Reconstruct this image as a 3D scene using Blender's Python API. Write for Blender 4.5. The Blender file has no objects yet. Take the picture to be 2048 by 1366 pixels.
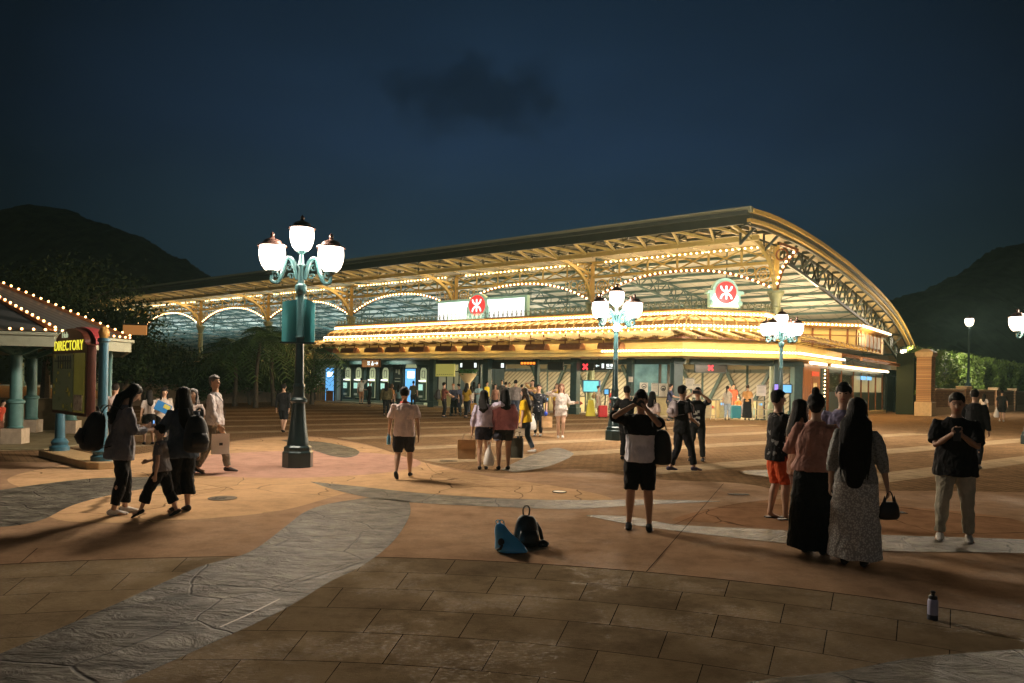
import bpy, math, random
import numpy as np
from mathutils import Vector, Matrix
random.seed(7); rng = random.Random(7)
rad = math.radians
SC = bpy.context.scene
COL = SC.collection

# ------------------------------------------------------------------ camera, world, exposure
F, U0, V0, CH, ROLL = 1480.0, 1024.0, 767.0, 1.74, rad(1.12)
cam = bpy.data.cameras.new('camera'); camo = bpy.data.objects.new('camera', cam); COL.objects.link(camo)
cam.sensor_width = 36.0; cam.lens = 36.0*F/2048; cam.clip_end = 3000; cam.clip_start = 0.05
cam.shift_y = (V0-683)/2048
cr, sr = math.cos(ROLL), math.sin(ROLL)
camo.matrix_world = Matrix(((cr, -sr, 0, 0), (0, 0, -1, 0), (sr, cr, 0, CH), (0, 0, 0, 1)))
SC.camera = camo
SC.view_settings.view_transform = 'Standard'; SC.view_settings.look = 'None'
SC.view_settings.exposure = 0.45; SC.view_settings.gamma = 1.0
SC.cycles.use_denoising = True
SC.cycles.sample_clamp_indirect = 4.0; SC.cycles.sample_clamp_direct = 5.0
SC.cycles.max_bounces = 6; SC.cycles.diffuse_bounces = 3; SC.cycles.glossy_bounces = 3

W = bpy.data.worlds.new('World'); SC.world = W; W.use_nodes = True
nt = W.node_tree; nt.nodes.clear()
N = nt.nodes.new; Lk = nt.links.new
out = N('ShaderNodeOutputWorld'); bg = N('ShaderNodeBackground'); Lk(bg.outputs[0], out.inputs[0])
tc = N('ShaderNodeTexCoord'); sep = N('ShaderNodeSeparateXYZ'); Lk(tc.outputs['Generated'], sep.inputs[0])
ramp = N('ShaderNodeValToRGB'); Lk(sep.outputs['Z'], ramp.inputs[0])
e = ramp.color_ramp.elements
e[0].position = 0.0; e[0].color = (.0090, .0205, .0330, 1)
e[1].position = 0.62; e[1].color = (.0036, .0098, .0180, 1)
x = e.new(0.16); x.color = (.0112, .0265, .0410, 1)
x = e.new(0.30); x.color = (.0100, .0240, .0500, 1)
# the sky is brightest over the station and darker towards both sides
dotn = N('ShaderNodeVectorMath'); dotn.operation = 'DOT_PRODUCT'
Lk(tc.outputs['Generated'], dotn.inputs[0]); dotn.inputs[1].default_value = (.02, .98, .2)
mr = N('ShaderNodeMapRange'); Lk(dotn.outputs['Value'], mr.inputs[0])
mr.inputs[1].default_value = .82; mr.inputs[2].default_value = .99; mr.inputs[3].default_value = .22; mr.inputs[4].default_value = 1.0
# soft uneven night cloud, one darker bank above the station
nz = N('ShaderNodeTexNoise'); nz.inputs['Scale'].default_value = 5.0; nz.inputs['Detail'].default_value = 5
mpn = N('ShaderNodeMapping'); mpn.inputs['Scale'].default_value = (1, 1, 2.4); Lk(tc.outputs['Generated'], mpn.inputs[0]); Lk(mpn.outputs[0], nz.inputs[0])
mr2 = N('ShaderNodeMapRange'); Lk(nz.outputs[0], mr2.inputs[0])
mr2.inputs[1].default_value = .3; mr2.inputs[2].default_value = .7; mr2.inputs[3].default_value = .88; mr2.inputs[4].default_value = 1.08
def bank(cx, cz, rx, rz, amount):
    sub = N('ShaderNodeVectorMath'); sub.operation = 'SUBTRACT'; Lk(tc.outputs['Generated'], sub.inputs[0])
    d = Vector((cx, 1, cz)).normalized(); sub.inputs[1].default_value = d
    scl = N('ShaderNodeVectorMath'); scl.operation = 'MULTIPLY'; Lk(sub.outputs[0], scl.inputs[0]); scl.inputs[1].default_value = (1/rx, .6, 1/rz)
    ln = N('ShaderNodeVectorMath'); ln.operation = 'LENGTH'; Lk(scl.outputs[0], ln.inputs[0])
    n2 = N('ShaderNodeTexNoise'); n2.inputs['Scale'].default_value = 13; n2.inputs['Detail'].default_value = 7; n2.inputs['Roughness'].default_value = .6; Lk(tc.outputs['Generated'], n2.inputs[0])
    ma = N('ShaderNodeMath'); ma.operation = 'MULTIPLY_ADD'; Lk(n2.outputs[0], ma.inputs[0]); ma.inputs[1].default_value = 2.7; 
    m3 = N('ShaderNodeMath'); m3.operation = 'SUBTRACT'; Lk(ln.outputs['Value'], m3.inputs[0]); m3.inputs[1].default_value = 1.35
    Lk(m3.outputs[0], ma.inputs[2])
    q = N('ShaderNodeMapRange'); q.interpolation_type = 'SMOOTHSTEP'; Lk(ma.outputs[0], q.inputs[0])
    q.inputs[1].default_value = .35; q.inputs[2].default_value = 1.35; q.inputs[3].default_value = amount; q.inputs[4].default_value = 1.0
    return q.outputs[0]
def mul(a, b):
    m = N('ShaderNodeMath'); m.operation = 'MULTIPLY'; Lk(a, m.inputs[0]); Lk(b, m.inputs[1]); return m.outputs[0]
fac = mul(mul(mr.outputs[0], mr2.outputs[0]), bank(-.058, .383, .105, .042, .52))
# added fill light: warm glow low in the sky behind the camera
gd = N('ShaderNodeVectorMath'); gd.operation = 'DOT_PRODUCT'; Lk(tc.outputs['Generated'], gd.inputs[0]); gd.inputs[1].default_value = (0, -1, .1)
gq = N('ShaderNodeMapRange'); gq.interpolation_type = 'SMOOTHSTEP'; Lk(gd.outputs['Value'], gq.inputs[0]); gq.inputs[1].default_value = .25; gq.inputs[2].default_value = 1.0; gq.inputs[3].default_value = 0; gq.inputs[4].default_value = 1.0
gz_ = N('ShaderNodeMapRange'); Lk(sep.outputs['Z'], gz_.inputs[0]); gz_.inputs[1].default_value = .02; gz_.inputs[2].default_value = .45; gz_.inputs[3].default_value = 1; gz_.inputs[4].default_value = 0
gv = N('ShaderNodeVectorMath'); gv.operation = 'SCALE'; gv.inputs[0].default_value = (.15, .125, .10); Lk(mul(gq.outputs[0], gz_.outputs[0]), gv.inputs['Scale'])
vm = N('ShaderNodeVectorMath'); vm.operation = 'SCALE'; Lk(ramp.outputs[0], vm.inputs[0]); Lk(fac, vm.inputs['Scale'])
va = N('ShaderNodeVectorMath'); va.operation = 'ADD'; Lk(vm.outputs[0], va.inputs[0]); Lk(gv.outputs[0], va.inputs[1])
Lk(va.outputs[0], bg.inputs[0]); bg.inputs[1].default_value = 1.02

# ------------------------------------------------------------------ photograph <-> place
def ray(u, v):
    dx = u-U0; dy = V0-v
    return np.array([(dx*cr-dy*sr)/F, 1.0, (dx*sr+dy*cr)/F])
CP = np.array([0, 0, CH])
def gnd(u, v, z=0.0):
    r = ray(u, v); return CP+r*((z-CH)/r[2])
def at(u, v, Y): return CP+Y*ray(u, v)
A_ = rad(52.5)
D1 = np.array([-math.sin(A_), math.cos(A_)]); D2 = np.array([math.cos(A_), math.sin(A_)])
O_ = gnd(1146, 828)[:2]
def onT(u, v, t):                         # where a sight line meets the plane t metres behind the hall front
    r = ray(u, v); k = (t+O_@D2)/(r[:2]@D2); p = CP+k*r; return ((p[:2]-O_)@D1, p[2])
def onS(u, v, s):
    r = ray(u, v); k = (s+O_@D1)/(r[:2]@D1); p = CP+k*r; return ((p[:2]-O_)@D2, p[2])
def P(s, t, z=0.0):
    q = O_+s*D1+t*D2; return np.array([q[0], q[1], z])

# ------------------------------------------------------------------ materials
MATS = {}
def mat(name, col, rough=.6, metal=0.0, var=0.0, vscale=6.0, bump=0.0, bscale=40.0, emit=None, estr=0.0, spec=.5, col2=None, sample=True, trans=0.0, stretch=None, detail=4):
    if name in MATS: return MATS[name]
    m = bpy.data.materials.new(name); m.use_nodes = True; t = m.node_tree; b = t.nodes['Principled BSDF']
    b.inputs['Base Color'].default_value = (*col, 1); b.inputs['Roughness'].default_value = rough
    b.inputs['Metallic'].default_value = metal; b.inputs['Specular IOR Level'].default_value = spec
    if trans: b.inputs['Transmission Weight'].default_value = trans
    need = var or bump or col2
    if need:
        c = t.nodes.new('ShaderNodeTexCoord'); src = c.outputs['Object']
        if stretch:
            mp = t.nodes.new('ShaderNodeMapping'); mp.inputs['Scale'].default_value = stretch; t.links.new(src, mp.inputs[0]); src = mp.outputs[0]
    if var or col2:
        n = t.nodes.new('ShaderNodeTexNoise'); n.inputs['Scale'].default_value = vscale; n.inputs['Detail'].default_value = detail; t.links.new(src, n.inputs[0])
        r = t.nodes.new('ShaderNodeValToRGB'); t.links.new(n.outputs[0], r.inputs[0])
        r.color_ramp.elements[0].position = .3; r.color_ramp.elements[1].position = .7
        if col2: a, b2 = col, col2
        else: a, b2 = [k*(1-var) for k in col], [min(1, k*(1+var)) for k in col]
        r.color_ramp.elements[0].color = (*a, 1); r.color_ramp.elements[1].color = (*b2, 1)
        t.links.new(r.outputs[0], b.inputs['Base Color'])
    if bump:
        n = t.nodes.new('ShaderNodeTexNoise'); n.inputs['Scale'].default_value = bscale; n.inputs['Detail'].default_value = 5; t.links.new(src, n.inputs[0])
        bp = t.nodes.new('ShaderNodeBump'); bp.inputs['Strength'].default_value = bump; bp.inputs['Distance'].default_value = .02
        t.links.new(n.outputs[0], bp.inputs['Height']); t.links.new(bp.outputs[0], b.inputs['Normal'])
    if emit:
        b.inputs['Emission Color'].default_value = (*emit, 1); b.inputs['Emission Strength'].default_value = estr
        if not sample: m.cycles.emission_sampling = 'NONE'
    MATS[name] = m; return m

def nodes_of(m): return m.node_tree, m.node_tree.nodes['Principled BSDF']

# ------------------------------------------------------------------ mesh helpers
def v3(p): return np.array([float(p[0]), float(p[1]), float(p[2]) if len(p) > 2 else 0.0])
def unit(a):
    n = np.linalg.norm(a); return a/n if n > 1e-9 else a
class MB:
    def __init__(s): s.v = []; s.f = []
    def add(s, vs, fs):
        o = len(s.v); s.v.extend([tuple(map(float, p)) for p in vs]); s.f.extend([tuple(i+o for i in q) for q in fs]); return s
    def box(s, c, size, rz=0.0, taper=1.0):
        c = v3(c); hx, hy, hz = [k/2 for k in size]; vs = []
        ca, sa = math.cos(rz), math.sin(rz)
        for z, k in ((-hz, 1), (hz, taper)):
            for x, y in ((-hx*k, -hy*k), (hx*k, -hy*k), (hx*k, hy*k), (-hx*k, hy*k)):
                vs.append((c[0]+x*ca-y*sa, c[1]+x*sa+y*ca, c[2]+z))
        return s.add(vs, [(3, 2, 1, 0), (4, 5, 6, 7), (0, 1, 5, 4), (1, 2, 6, 5), (2, 3, 7, 6), (3, 0, 4, 7)])
    def bar(s, p, q, w=.1, h=None, up=(0, 0, 1)):
        p, q = v3(p), v3(q); h = h or w; d = unit(q-p); u = v3(up)
        if abs(d@u) > .98: u = np.array([1.0, 0, 0])
        a = unit(np.cross(d, u)); b = np.cross(a, d); vs = []
        for e in (p, q):
            for x, y in ((-w/2, -h/2), (w/2, -h/2), (w/2, h/2), (-w/2, h/2)): vs.append(e+a*x+b*y)
        return s.add(vs, [(0, 1, 2, 3), (7, 6, 5, 4), (0, 4, 5, 1), (1, 5, 6, 2), (2, 6, 7, 3), (3, 7, 4, 0)])
    def tube(s, pts, r, n=8, closed=False, ref=None, round_ends=False):
        pts = [v3(p) for p in pts]; m = len(pts)
        rs = [r]*m if isinstance(r, (int, float)) else list(r)
        rs = [(k, k) if isinstance(k, (int, float)) else k for k in rs]
        if round_ends and not closed:
            d0 = unit(pts[0]-pts[1]); d1 = unit(pts[-1]-pts[-2]); a, b = rs[0], rs[-1]
            ra, rb = (a[0]+a[1])/2, (b[0]+b[1])/2
            pts = [pts[0]+d0*ra*.95, pts[0]+d0*ra*.6]+pts+[pts[-1]+d1*rb*.6, pts[-1]+d1*rb*.95]
            rs = [(a[0]*.3, a[1]*.3), (a[0]*.8, a[1]*.8)]+rs+[(b[0]*.8, b[1]*.8), (b[0]*.3, b[1]*.3)]; m = len(pts)
        vs = []; fs = []; prev = None
        for i, p in enumerate(pts):
            d = unit((pts[(i+1) % m] if (closed or i < m-1) else p)-(pts[i-1] if (closed or i > 0) else p))
            if ref is not None: a = v3(ref); a = unit(a-d*(a@d))
            elif prev is None:
                u = np.array([0, 0, 1.0]) if abs(d[2]) < .9 else np.array([1.0, 0, 0]); a = unit(np.cross(d, u))
            else: a = unit(prev-d*(prev@d))
            prev = a; b = np.cross(d, a)
            for k in range(n):
                th = 2*math.pi*k/n; vs.append(p+a*math.cos(th)*rs[i][0]+b*math.sin(th)*rs[i][1])
        for i in range(m if closed else m-1):
            j = (i+1) % m
            for k in range(n):
                l = (k+1) % n; fs.append((i*n+k, i*n+l, j*n+l, j*n+k))
        if not closed: fs.append(tuple(range(n-1, -1, -1))); fs.append(tuple((m-1)*n+k for k in range(n)))
        return s.add(vs, fs)
    def lathe(s, prof, n=16, c=(0, 0, 0), flat=1.0, rot=0.0):
        c = v3(c); vs = []; fs = []
        for r, z in prof:
            for k in range(n):
                th = rot+2*math.pi*k/n; vs.append((c[0]+r*math.cos(th), c[1]+r*flat*math.sin(th), c[2]+z))
        for i in range(len(prof)-1):
            for k in range(n):
                l = (k+1) % n; fs.append((i*n+k, i*n+l, (i+1)*n+l, (i+1)*n+k))
        fs.append(tuple(range(n-1, -1, -1))); fs.append(tuple((len(prof)-1)*n+k for k in range(n)))
        return s.add(vs, fs)
    def ball(s, c, r, nu=8, nv=6):
        c = v3(c); rx, ry, rz = (r, r, r) if isinstance(r, (int, float)) else r; vs = [(c[0], c[1], c[2]-rz)]; fs = []
        for j in range(1, nv):
            ph = -math.pi/2+math.pi*j/nv
            for k in range(nu):
                th = 2*math.pi*k/nu; vs.append((c[0]+rx*math.cos(ph)*math.cos(th), c[1]+ry*math.cos(ph)*math.sin(th), c[2]+rz*math.sin(ph)))
        vs.append((c[0], c[1], c[2]+rz)); t = len(vs)-1
        for k in range(nu):
            l = (k+1) % nu; fs.append((0, 1+l, 1+k)); fs.append((t, t-nu+k, t-nu+l))
            for j in range(nv-2): fs.append((1+j*nu+k, 1+j*nu+l, 1+(j+1)*nu+l, 1+(j+1)*nu+k))
        return s.add(vs, fs)
    def slab(s, poly, off):                # flat polygon (3-D points) given a thickness vector
        poly = [v3(p) for p in poly]; off = v3(off); n = len(poly)
        return s.add(poly+[p+off for p in poly], [tuple(range(n-1, -1, -1)), tuple(range(n, 2*n))]+[(i, (i+1) % n, (i+1) % n+n, i+n) for i in range(n)])
    def sheet(s, poly): return s.add(poly, [tuple(range(len(poly)))])
    def strip(s, a, b): 
        n = len(a); return s.add(list(a)+list(b), [(i, i+1, n+i+1, n+i) for i in range(n-1)])
    def cut(s, name, m, parent=None, **k):          # link what was collected so far as one part and start the next
        o = s.build(name, m, parent, **k); s.v = []; s.f = []; return o
    def build(s, name, m, parent=None, smooth=None, bevel=0.0, local=False, label=None):
        me = bpy.data.meshes.new(name); me.from_pydata(s.v, [], s.f); me.update()
        o = bpy.data.objects.new(name, me); COL.objects.link(o)
        if m is not None: me.materials.append(m)
        if parent is not None:
            o.parent = parent
            if not local: o.location = -parent.location
        if smooth:
            me.shade_smooth(); me.set_sharp_from_angle(angle=rad(smooth if smooth is not True else 40))
        if bevel:
            b = o.modifiers.new('bevel', 'BEVEL'); b.width = bevel; b.segments = 2; b.limit_method = 'ANGLE'
        if label: o['label'] = label
        return o
def tag(o, label=None, cat=None, group=None, kind=None):
    if label: o['label'] = label
    if cat: o['category'] = cat
    if group: o['group'] = group
    if kind: o['kind'] = kind
    return o
def empty(name, loc, label=None, cat=None, group=None, rz=0.0):
    o = bpy.data.objects.new(name, None); COL.objects.link(o); o.location = tuple(map(float, loc)); o.rotation_euler.z = rz
    o.empty_display_size = .2
    return tag(o, label, cat, group)
def lamp(name, kind, loc, power, col, parent=None, size=None, size_y=None, direc=None, local=False):
    l = bpy.data.lights.new(name, kind); l.energy = power; l.color = col
    if kind == 'AREA':
        l.shape = 'RECTANGLE' if size_y else 'SQUARE'; l.size = size
        if size_y: l.size_y = size_y
    elif size is not None: l.shadow_soft_size = size
    o = bpy.data.objects.new(name, l); COL.objects.link(o); o.location = tuple(map(float, loc))
    if direc is not None: o.rotation_euler = Vector(direc).to_track_quat('-Z', 'Y').to_euler()
    if parent is not None:
        o.parent = parent
        if not local: o.location = Vector(o.location)-parent.location
    return o
def area_along(name, p, q, width, power, col, direc, parent):       # a long lamp behind a row of bulbs
    p, q = v3(p), v3(q); d = Vector(unit(q-p)); n = Vector(unit(v3(direc))); z = -n
    y = z.cross(d).normalized(); z = d.cross(y)
    l = bpy.data.lights.new(name, 'AREA'); l.shape = 'RECTANGLE'; l.size = float(np.linalg.norm(q-p)); l.size_y = width; l.energy = power; l.color = col
    o = bpy.data.objects.new(name, l); COL.objects.link(o)
    M = Matrix((d, y, z)).transposed().to_4x4(); M.translation = Vector((p+q)/2)-parent.location
    o.parent = parent; o.matrix_local = M
    return o
def text_mesh(name, body, size, m, parent, M, extrude=.004, spacing=1.0, sx=1.0):
    cu = bpy.data.curves.new(name, 'FONT'); cu.body = body; cu.size = size; cu.extrude = extrude; cu.align_x = 'CENTER'; cu.align_y = 'CENTER'; cu.space_character = spacing
    t = bpy.data.objects.new(name, cu); COL.objects.link(t)
    bpy.context.view_layer.update()
    me = bpy.data.meshes.new_from_object(t.evaluated_get(bpy.context.evaluated_depsgraph_get())); bpy.data.objects.remove(t)
    o = bpy.data.objects.new(name, me); COL.objects.link(o); me.materials.clear(); me.materials.append(m)
    o.parent = parent; o.matrix_local = M @ Matrix.Diagonal((sx, 1, 1, 1)); return o
def frame_at(origin, xdir, zdir=(0, 0, 1)):                         # x along a sign, y up, z towards the reader
    x = Vector(unit(v3(xdir))); y = Vector(zdir); z = x.cross(y)
    M = Matrix((x, y, z)).transposed().to_4x4(); M.translation = Vector(v3(origin)); return M
def crom(pts, k=6, closed=False):
    pts = [v3(p) for p in pts]; n = len(pts); res = []
    for i in range(n if closed else n-1):
        a, b, c, d = [pts[(i+j) % n] if closed else pts[min(max(i+j, 0), n-1)] for j in (-1, 0, 1, 2)]
        for q in range(k):
            t = q/k; res.append(.5*((2*b)+(c-a)*t+(2*a-5*b+4*c-d)*t*t+(3*b-a-3*c+d)*t**3))
    if not closed: res.append(pts[-1])
    return res

# ------------------------------------------------------------------ ground
def ground_mat(name, c1, c2, rough, joints=None, bump=.25, bscale=30, fine=180, jcol=(.012, .01, .008)):
    m = mat(name, c1, rough, spec=0.0); t, b = nodes_of(m); n = t.nodes.new; l = t.links.new
    geo = n('ShaderNodeNewGeometry'); src = geo.outputs['Position']
    a = n('ShaderNodeTexNoise'); a.inputs['Scale'].default_value = .8; a.inputs['Detail'].default_value = 7; a.inputs['Roughness'].default_value = .65; l(src, a.inputs[0])
    a2 = n('ShaderNodeTexNoise'); a2.inputs['Scale'].default_value = fine; a2.inputs['Detail'].default_value = 3; l(src, a2.inputs[0])
    mx0 = n('ShaderNodeMix'); mx0.data_type = 'FLOAT'; mx0.inputs[0].default_value = .42; l(a.outputs[0], mx0.inputs[2]); l(a2.outputs[0], mx0.inputs[3])
    r = n('ShaderNodeValToRGB'); l(mx0.outputs[0], r.inputs[0]); r.color_ramp.elements[0].position = .36; r.color_ramp.elements[1].position = .64
    r.color_ramp.elements[0].color = (*c1, 1); r.color_ramp.elements[1].color = (*c2, 1)
    col = r.outputs[0]
    b1 = n('ShaderNodeTexNoise'); b1.inputs['Scale'].default_value = bscale; b1.inputs['Detail'].default_value = 8; b1.inputs['Roughness'].default_value = .7
    bm_ = n('ShaderNodeMapping'); bm_.inputs['Scale'].default_value = (.35, 1.2, 1) if 'slab' in name else (1, 1, 1); l(src, bm_.inputs[0]); l(bm_.outputs[0], b1.inputs[0])
    hgt = b1.outputs[0]
    if joints:
        vec, sc, off = joints(n, l, src)
        br = n('ShaderNodeTexBrick'); l(vec, br.inputs[0]); br.inputs['Scale'].default_value = 1.0
        br.inputs['Brick Width'].default_value = sc[0]; br.inputs['Row Height'].default_value = sc[1]; br.inputs['Mortar Size'].default_value = sc[2]
        br.inputs['Mortar Smooth'].default_value = 0.3; br.offset = off
        br.inputs['Color1'].default_value = (.90, .90, .91, 1); br.inputs['Color2'].default_value = (1.08, 1.08, 1.07, 1); br.inputs['Mortar'].default_value = (1, 1, 1, 1)
        mm = n('ShaderNodeMix'); mm.data_type = 'RGBA'; mm.blend_type = 'MULTIPLY'; mm.inputs[0].default_value = 1; l(col, mm.inputs[6]); l(br.outputs['Color'], mm.inputs[7])
        mj = n('ShaderNodeMix'); mj.data_type = 'RGBA'; l(br.outputs['Fac'], mj.inputs[0]); l(mm.outputs[2], mj.inputs[6]); mj.inputs[7].default_value = (*jcol, 1); col = mj.outputs[2]
        s = n('ShaderNodeMath'); s.operation = 'MULTIPLY_ADD'; l(br.outputs['Fac'], s.inputs[0]); s.inputs[1].default_value = -.35; l(hgt, s.inputs[2]); hgt = s.outputs[0]
    if 'orange' in name or 'rust' in name or 'tinted' in name:   # flags cast in slightly different tints, hairline joints
        vs = .42 if 'tinted' in name else .62
        dn = n('ShaderNodeTexNoise'); dn.inputs['Scale'].default_value = .9; l(src, dn.inputs[0]); dv_ = n('ShaderNodeVectorMath'); dv_.operation = 'MULTIPLY_ADD'; l(dn.outputs['Color'], dv_.inputs[0]); dv_.inputs[1].default_value = (.9, .9, 0); l(src, dv_.inputs[2])
        vc = n('ShaderNodeTexVoronoi'); vc.inputs['Scale'].default_value = vs; l(dv_.outputs[0], vc.inputs[0]); bw_ = n('ShaderNodeRGBToBW'); l(vc.outputs['Color'], bw_.inputs[0])
        q1 = n('ShaderNodeMapRange'); l(bw_.outputs[0], q1.inputs[0]); q1.inputs[1].default_value = .2; q1.inputs[2].default_value = .8; q1.inputs[3].default_value = .86 if 'tinted' not in name else .95; q1.inputs[4].default_value = 1.10 if 'tinted' not in name else 1.04
        sc_ = n('ShaderNodeVectorMath'); sc_.operation = 'SCALE'; l(col, sc_.inputs[0]); l(q1.outputs[0], sc_.inputs['Scale']); col = sc_.outputs[0]
        if 'tinted' not in name:
            ve = n('ShaderNodeTexVoronoi'); ve.feature = 'DISTANCE_TO_EDGE'; ve.inputs['Scale'].default_value = vs; l(dv_.outputs[0], ve.inputs[0]); q2 = n('ShaderNodeMapRange'); l(ve.outputs['Distance'], q2.inputs[0]); q2.inputs[1].default_value = .002; q2.inputs[2].default_value = .009; q2.inputs[3].default_value = .35; q2.inputs[4].default_value = 1.0
            s2 = n('ShaderNodeVectorMath'); s2.operation = 'SCALE'; l(col, s2.inputs[0]); l(q2.outputs[0], s2.inputs['Scale']); col = s2.outputs[0]
    st_ = n('ShaderNodeTexNoise'); st_.inputs['Scale'].default_value = 2.6; st_.inputs['Detail'].default_value = 9; st_.inputs['Roughness'].default_value = .75; l(src, st_.inputs[0])   # worn and stained patches
    q3 = n('ShaderNodeMapRange'); l(st_.outputs[0], q3.inputs[0]); q3.inputs[1].default_value = .34; q3.inputs[2].default_value = .56; q3.inputs[3].default_value = .72; q3.inputs[4].default_value = 1.04
    s3 = n('ShaderNodeVectorMath'); s3.operation = 'SCALE'; l(col, s3.inputs[0]); l(q3.outputs[0], s3.inputs['Scale']); col = s3.outputs[0]
    l(col, b.inputs['Base Color'])
    bp = n('ShaderNodeBump'); bp.inputs['Strength'].default_value = bump; bp.inputs['Distance'].default_value = .03; l(hgt, bp.inputs['Height']); l(bp.outputs[0], b.inputs['Normal'])
    if 'slab' in name or 'tinted' in name:            # sparse polished grains that catch the lamps
        g1 = n('ShaderNodeTexNoise'); g1.inputs['Scale'].default_value = 75; g1.inputs['Detail'].default_value = 4; gm_ = n('ShaderNodeMapping'); gm_.inputs['Scale'].default_value = (.45, 1.5, 1); l(src, gm_.inputs[0]); l(gm_.outputs[0], g1.inputs[0])
        g2 = n('ShaderNodeMapRange'); l(g1.outputs[0], g2.inputs[0]); g2.inputs[1].default_value = .56; g2.inputs[2].default_value = .66; g2.inputs[3].default_value = 0; g2.inputs[4].default_value = 1
        g3 = n('ShaderNodeMapRange'); l(a.outputs[0], g3.inputs[0]); g3.inputs[1].default_value = .50; g3.inputs[2].default_value = .64; g3.inputs[3].default_value = .0; g3.inputs[4].default_value = .24 if 'slab' in name else .03
        g4 = n('ShaderNodeMath'); g4.operation = 'MULTIPLY'; l(g2.outputs[0], g4.inputs[0]); l(g3.outputs[0], g4.inputs[1]); l(g4.outputs[0], b.inputs['Specular IOR Level'])
    rr = n('ShaderNodeMapRange'); l((a if 'slab' in name else b1).outputs[0], rr.inputs[0]); rr.inputs[1].default_value = .35; rr.inputs[2].default_value = .65; rr.inputs[3].default_value = rough-.12; rr.inputs[4].default_value = min(1, rough+(.30 if 'slab' in name else .12)); l(rr.outputs[0], b.inputs['Roughness'])
    return m
def rot_joints(ang, sc, off=.5):
    def f(n, l, src):
        mp = n('ShaderNodeMapping'); mp.inputs['Rotation'].default_value = (0, 0, ang); l(src, mp.inputs[0]); return mp.outputs[0], sc, off
    return f
def polar_joints(cx, cy, R0, sc, off=.5):
    def f(n, l, src):
        s = n('ShaderNodeVectorMath'); s.operation = 'SUBTRACT'; l(src, s.inputs[0]); s.inputs[1].default_value = (cx, cy, 0)
        q = n('ShaderNodeSeparateXYZ'); l(s.outputs[0], q.inputs[0])
        a = n('ShaderNodeMath'); a.operation = 'ARCTAN2'; l(q.outputs['X'], a.inputs[0]); l(q.outputs['Y'], a.inputs[1])
        k = n('ShaderNodeMath'); k.operation = 'MULTIPLY'; l(a.outputs[0], k.inputs[0]); k.inputs[1].default_value = R0
        cb = n('ShaderNodeCombineXYZ'); l(q.outputs['X'], cb.inputs[0]); l(q.outputs['Y'], cb.inputs[1])
        ln = n('ShaderNodeVectorMath'); ln.operation = 'LENGTH'; l(cb.outputs[0], ln.inputs[0])
        d = n('ShaderNodeMath'); d.operation = 'SUBTRACT'; l(ln.outputs['Value'], d.inputs[0]); d.inputs[1].default_value = R0
        c2 = n('ShaderNodeCombineXYZ'); l(k.outputs[0], c2.inputs[0]); l(d.outputs[0], c2.inputs[1]); return c2.outputs[0], sc, off
    return f
def px_sheet(name, pts, m, z, smooth=True, closed=True, k=6, label=None):
    g = [gnd(u, v) for u, v in pts]
    if smooth: g = crom(g, k, True)
    return g, z
def ground_sheet(name, pts, m, z, smooth=True):
    g, _ = px_sheet(name, pts, m, z, smooth)
    mb = MB(); mb.sheet([(p[0], p[1], z) for p in g]); o = mb.build(name, m); o['kind'] = 'structure'; return o

def circle3(a, b, c):
    ax, ay = a[:2]; bx, by = b[:2]; cx, cy = c[:2]
    d = 2*(ax*(by-cy)+bx*(cy-ay)+cx*(ay-by))
    ux = ((ax*ax+ay*ay)*(by-cy)+(bx*bx+by*by)*(cy-ay)+(cx*cx+cy*cy)*(ay-by))/d
    uy = ((ax*ax+ay*ay)*(cx-bx)+(bx*bx+by*by)*(ax-cx)+(cx*cx+cy*cy)*(bx-ax))/d
    return ux, uy, math.hypot(ax-ux, ay-uy)
AX, AY, AR = circle3(gnd(60, 1128), gnd(1290, 1146), gnd(2048, 1243))
gm = ground_mat('brick_paving', (.145, .088, .045), (.23, .145, .078), .62, rot_joints(-rad(37), (.24, .12, .006)), bump=.3, bscale=14)
mb = MB(); mb.sheet([(-500, -60, 0), (500, -60, 0), (500, 600, 0), (-500, 600, 0)]); o = mb.build('ground', gm); o['kind'] = 'structure'
# smooth tinted concrete of the near plaza
near_edge = [(-700, 915), (-200, 915), (100, 925), (330, 905), (480, 880), (600, 872), (720, 886), (850, 925), (1000, 947), (1150, 938), (1300, 958), (1480, 967), (1600, 985), (1800, 982), (2048, 985), (2700, 1000)]
g = crom([gnd(*p) for p in near_edge], 5)
cm = ground_mat('tinted_concrete', (.25, .155, .092), (.36, .235, .145), .5, None, bump=.16, bscale=22)
mb = MB(); mb.sheet([(p[0], p[1], .003) for p in g]+[(14, -6, .003), (-14, -6, .003)]); o = mb.build('plaza_concrete', cm); o['kind'] = 'structure'
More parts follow.
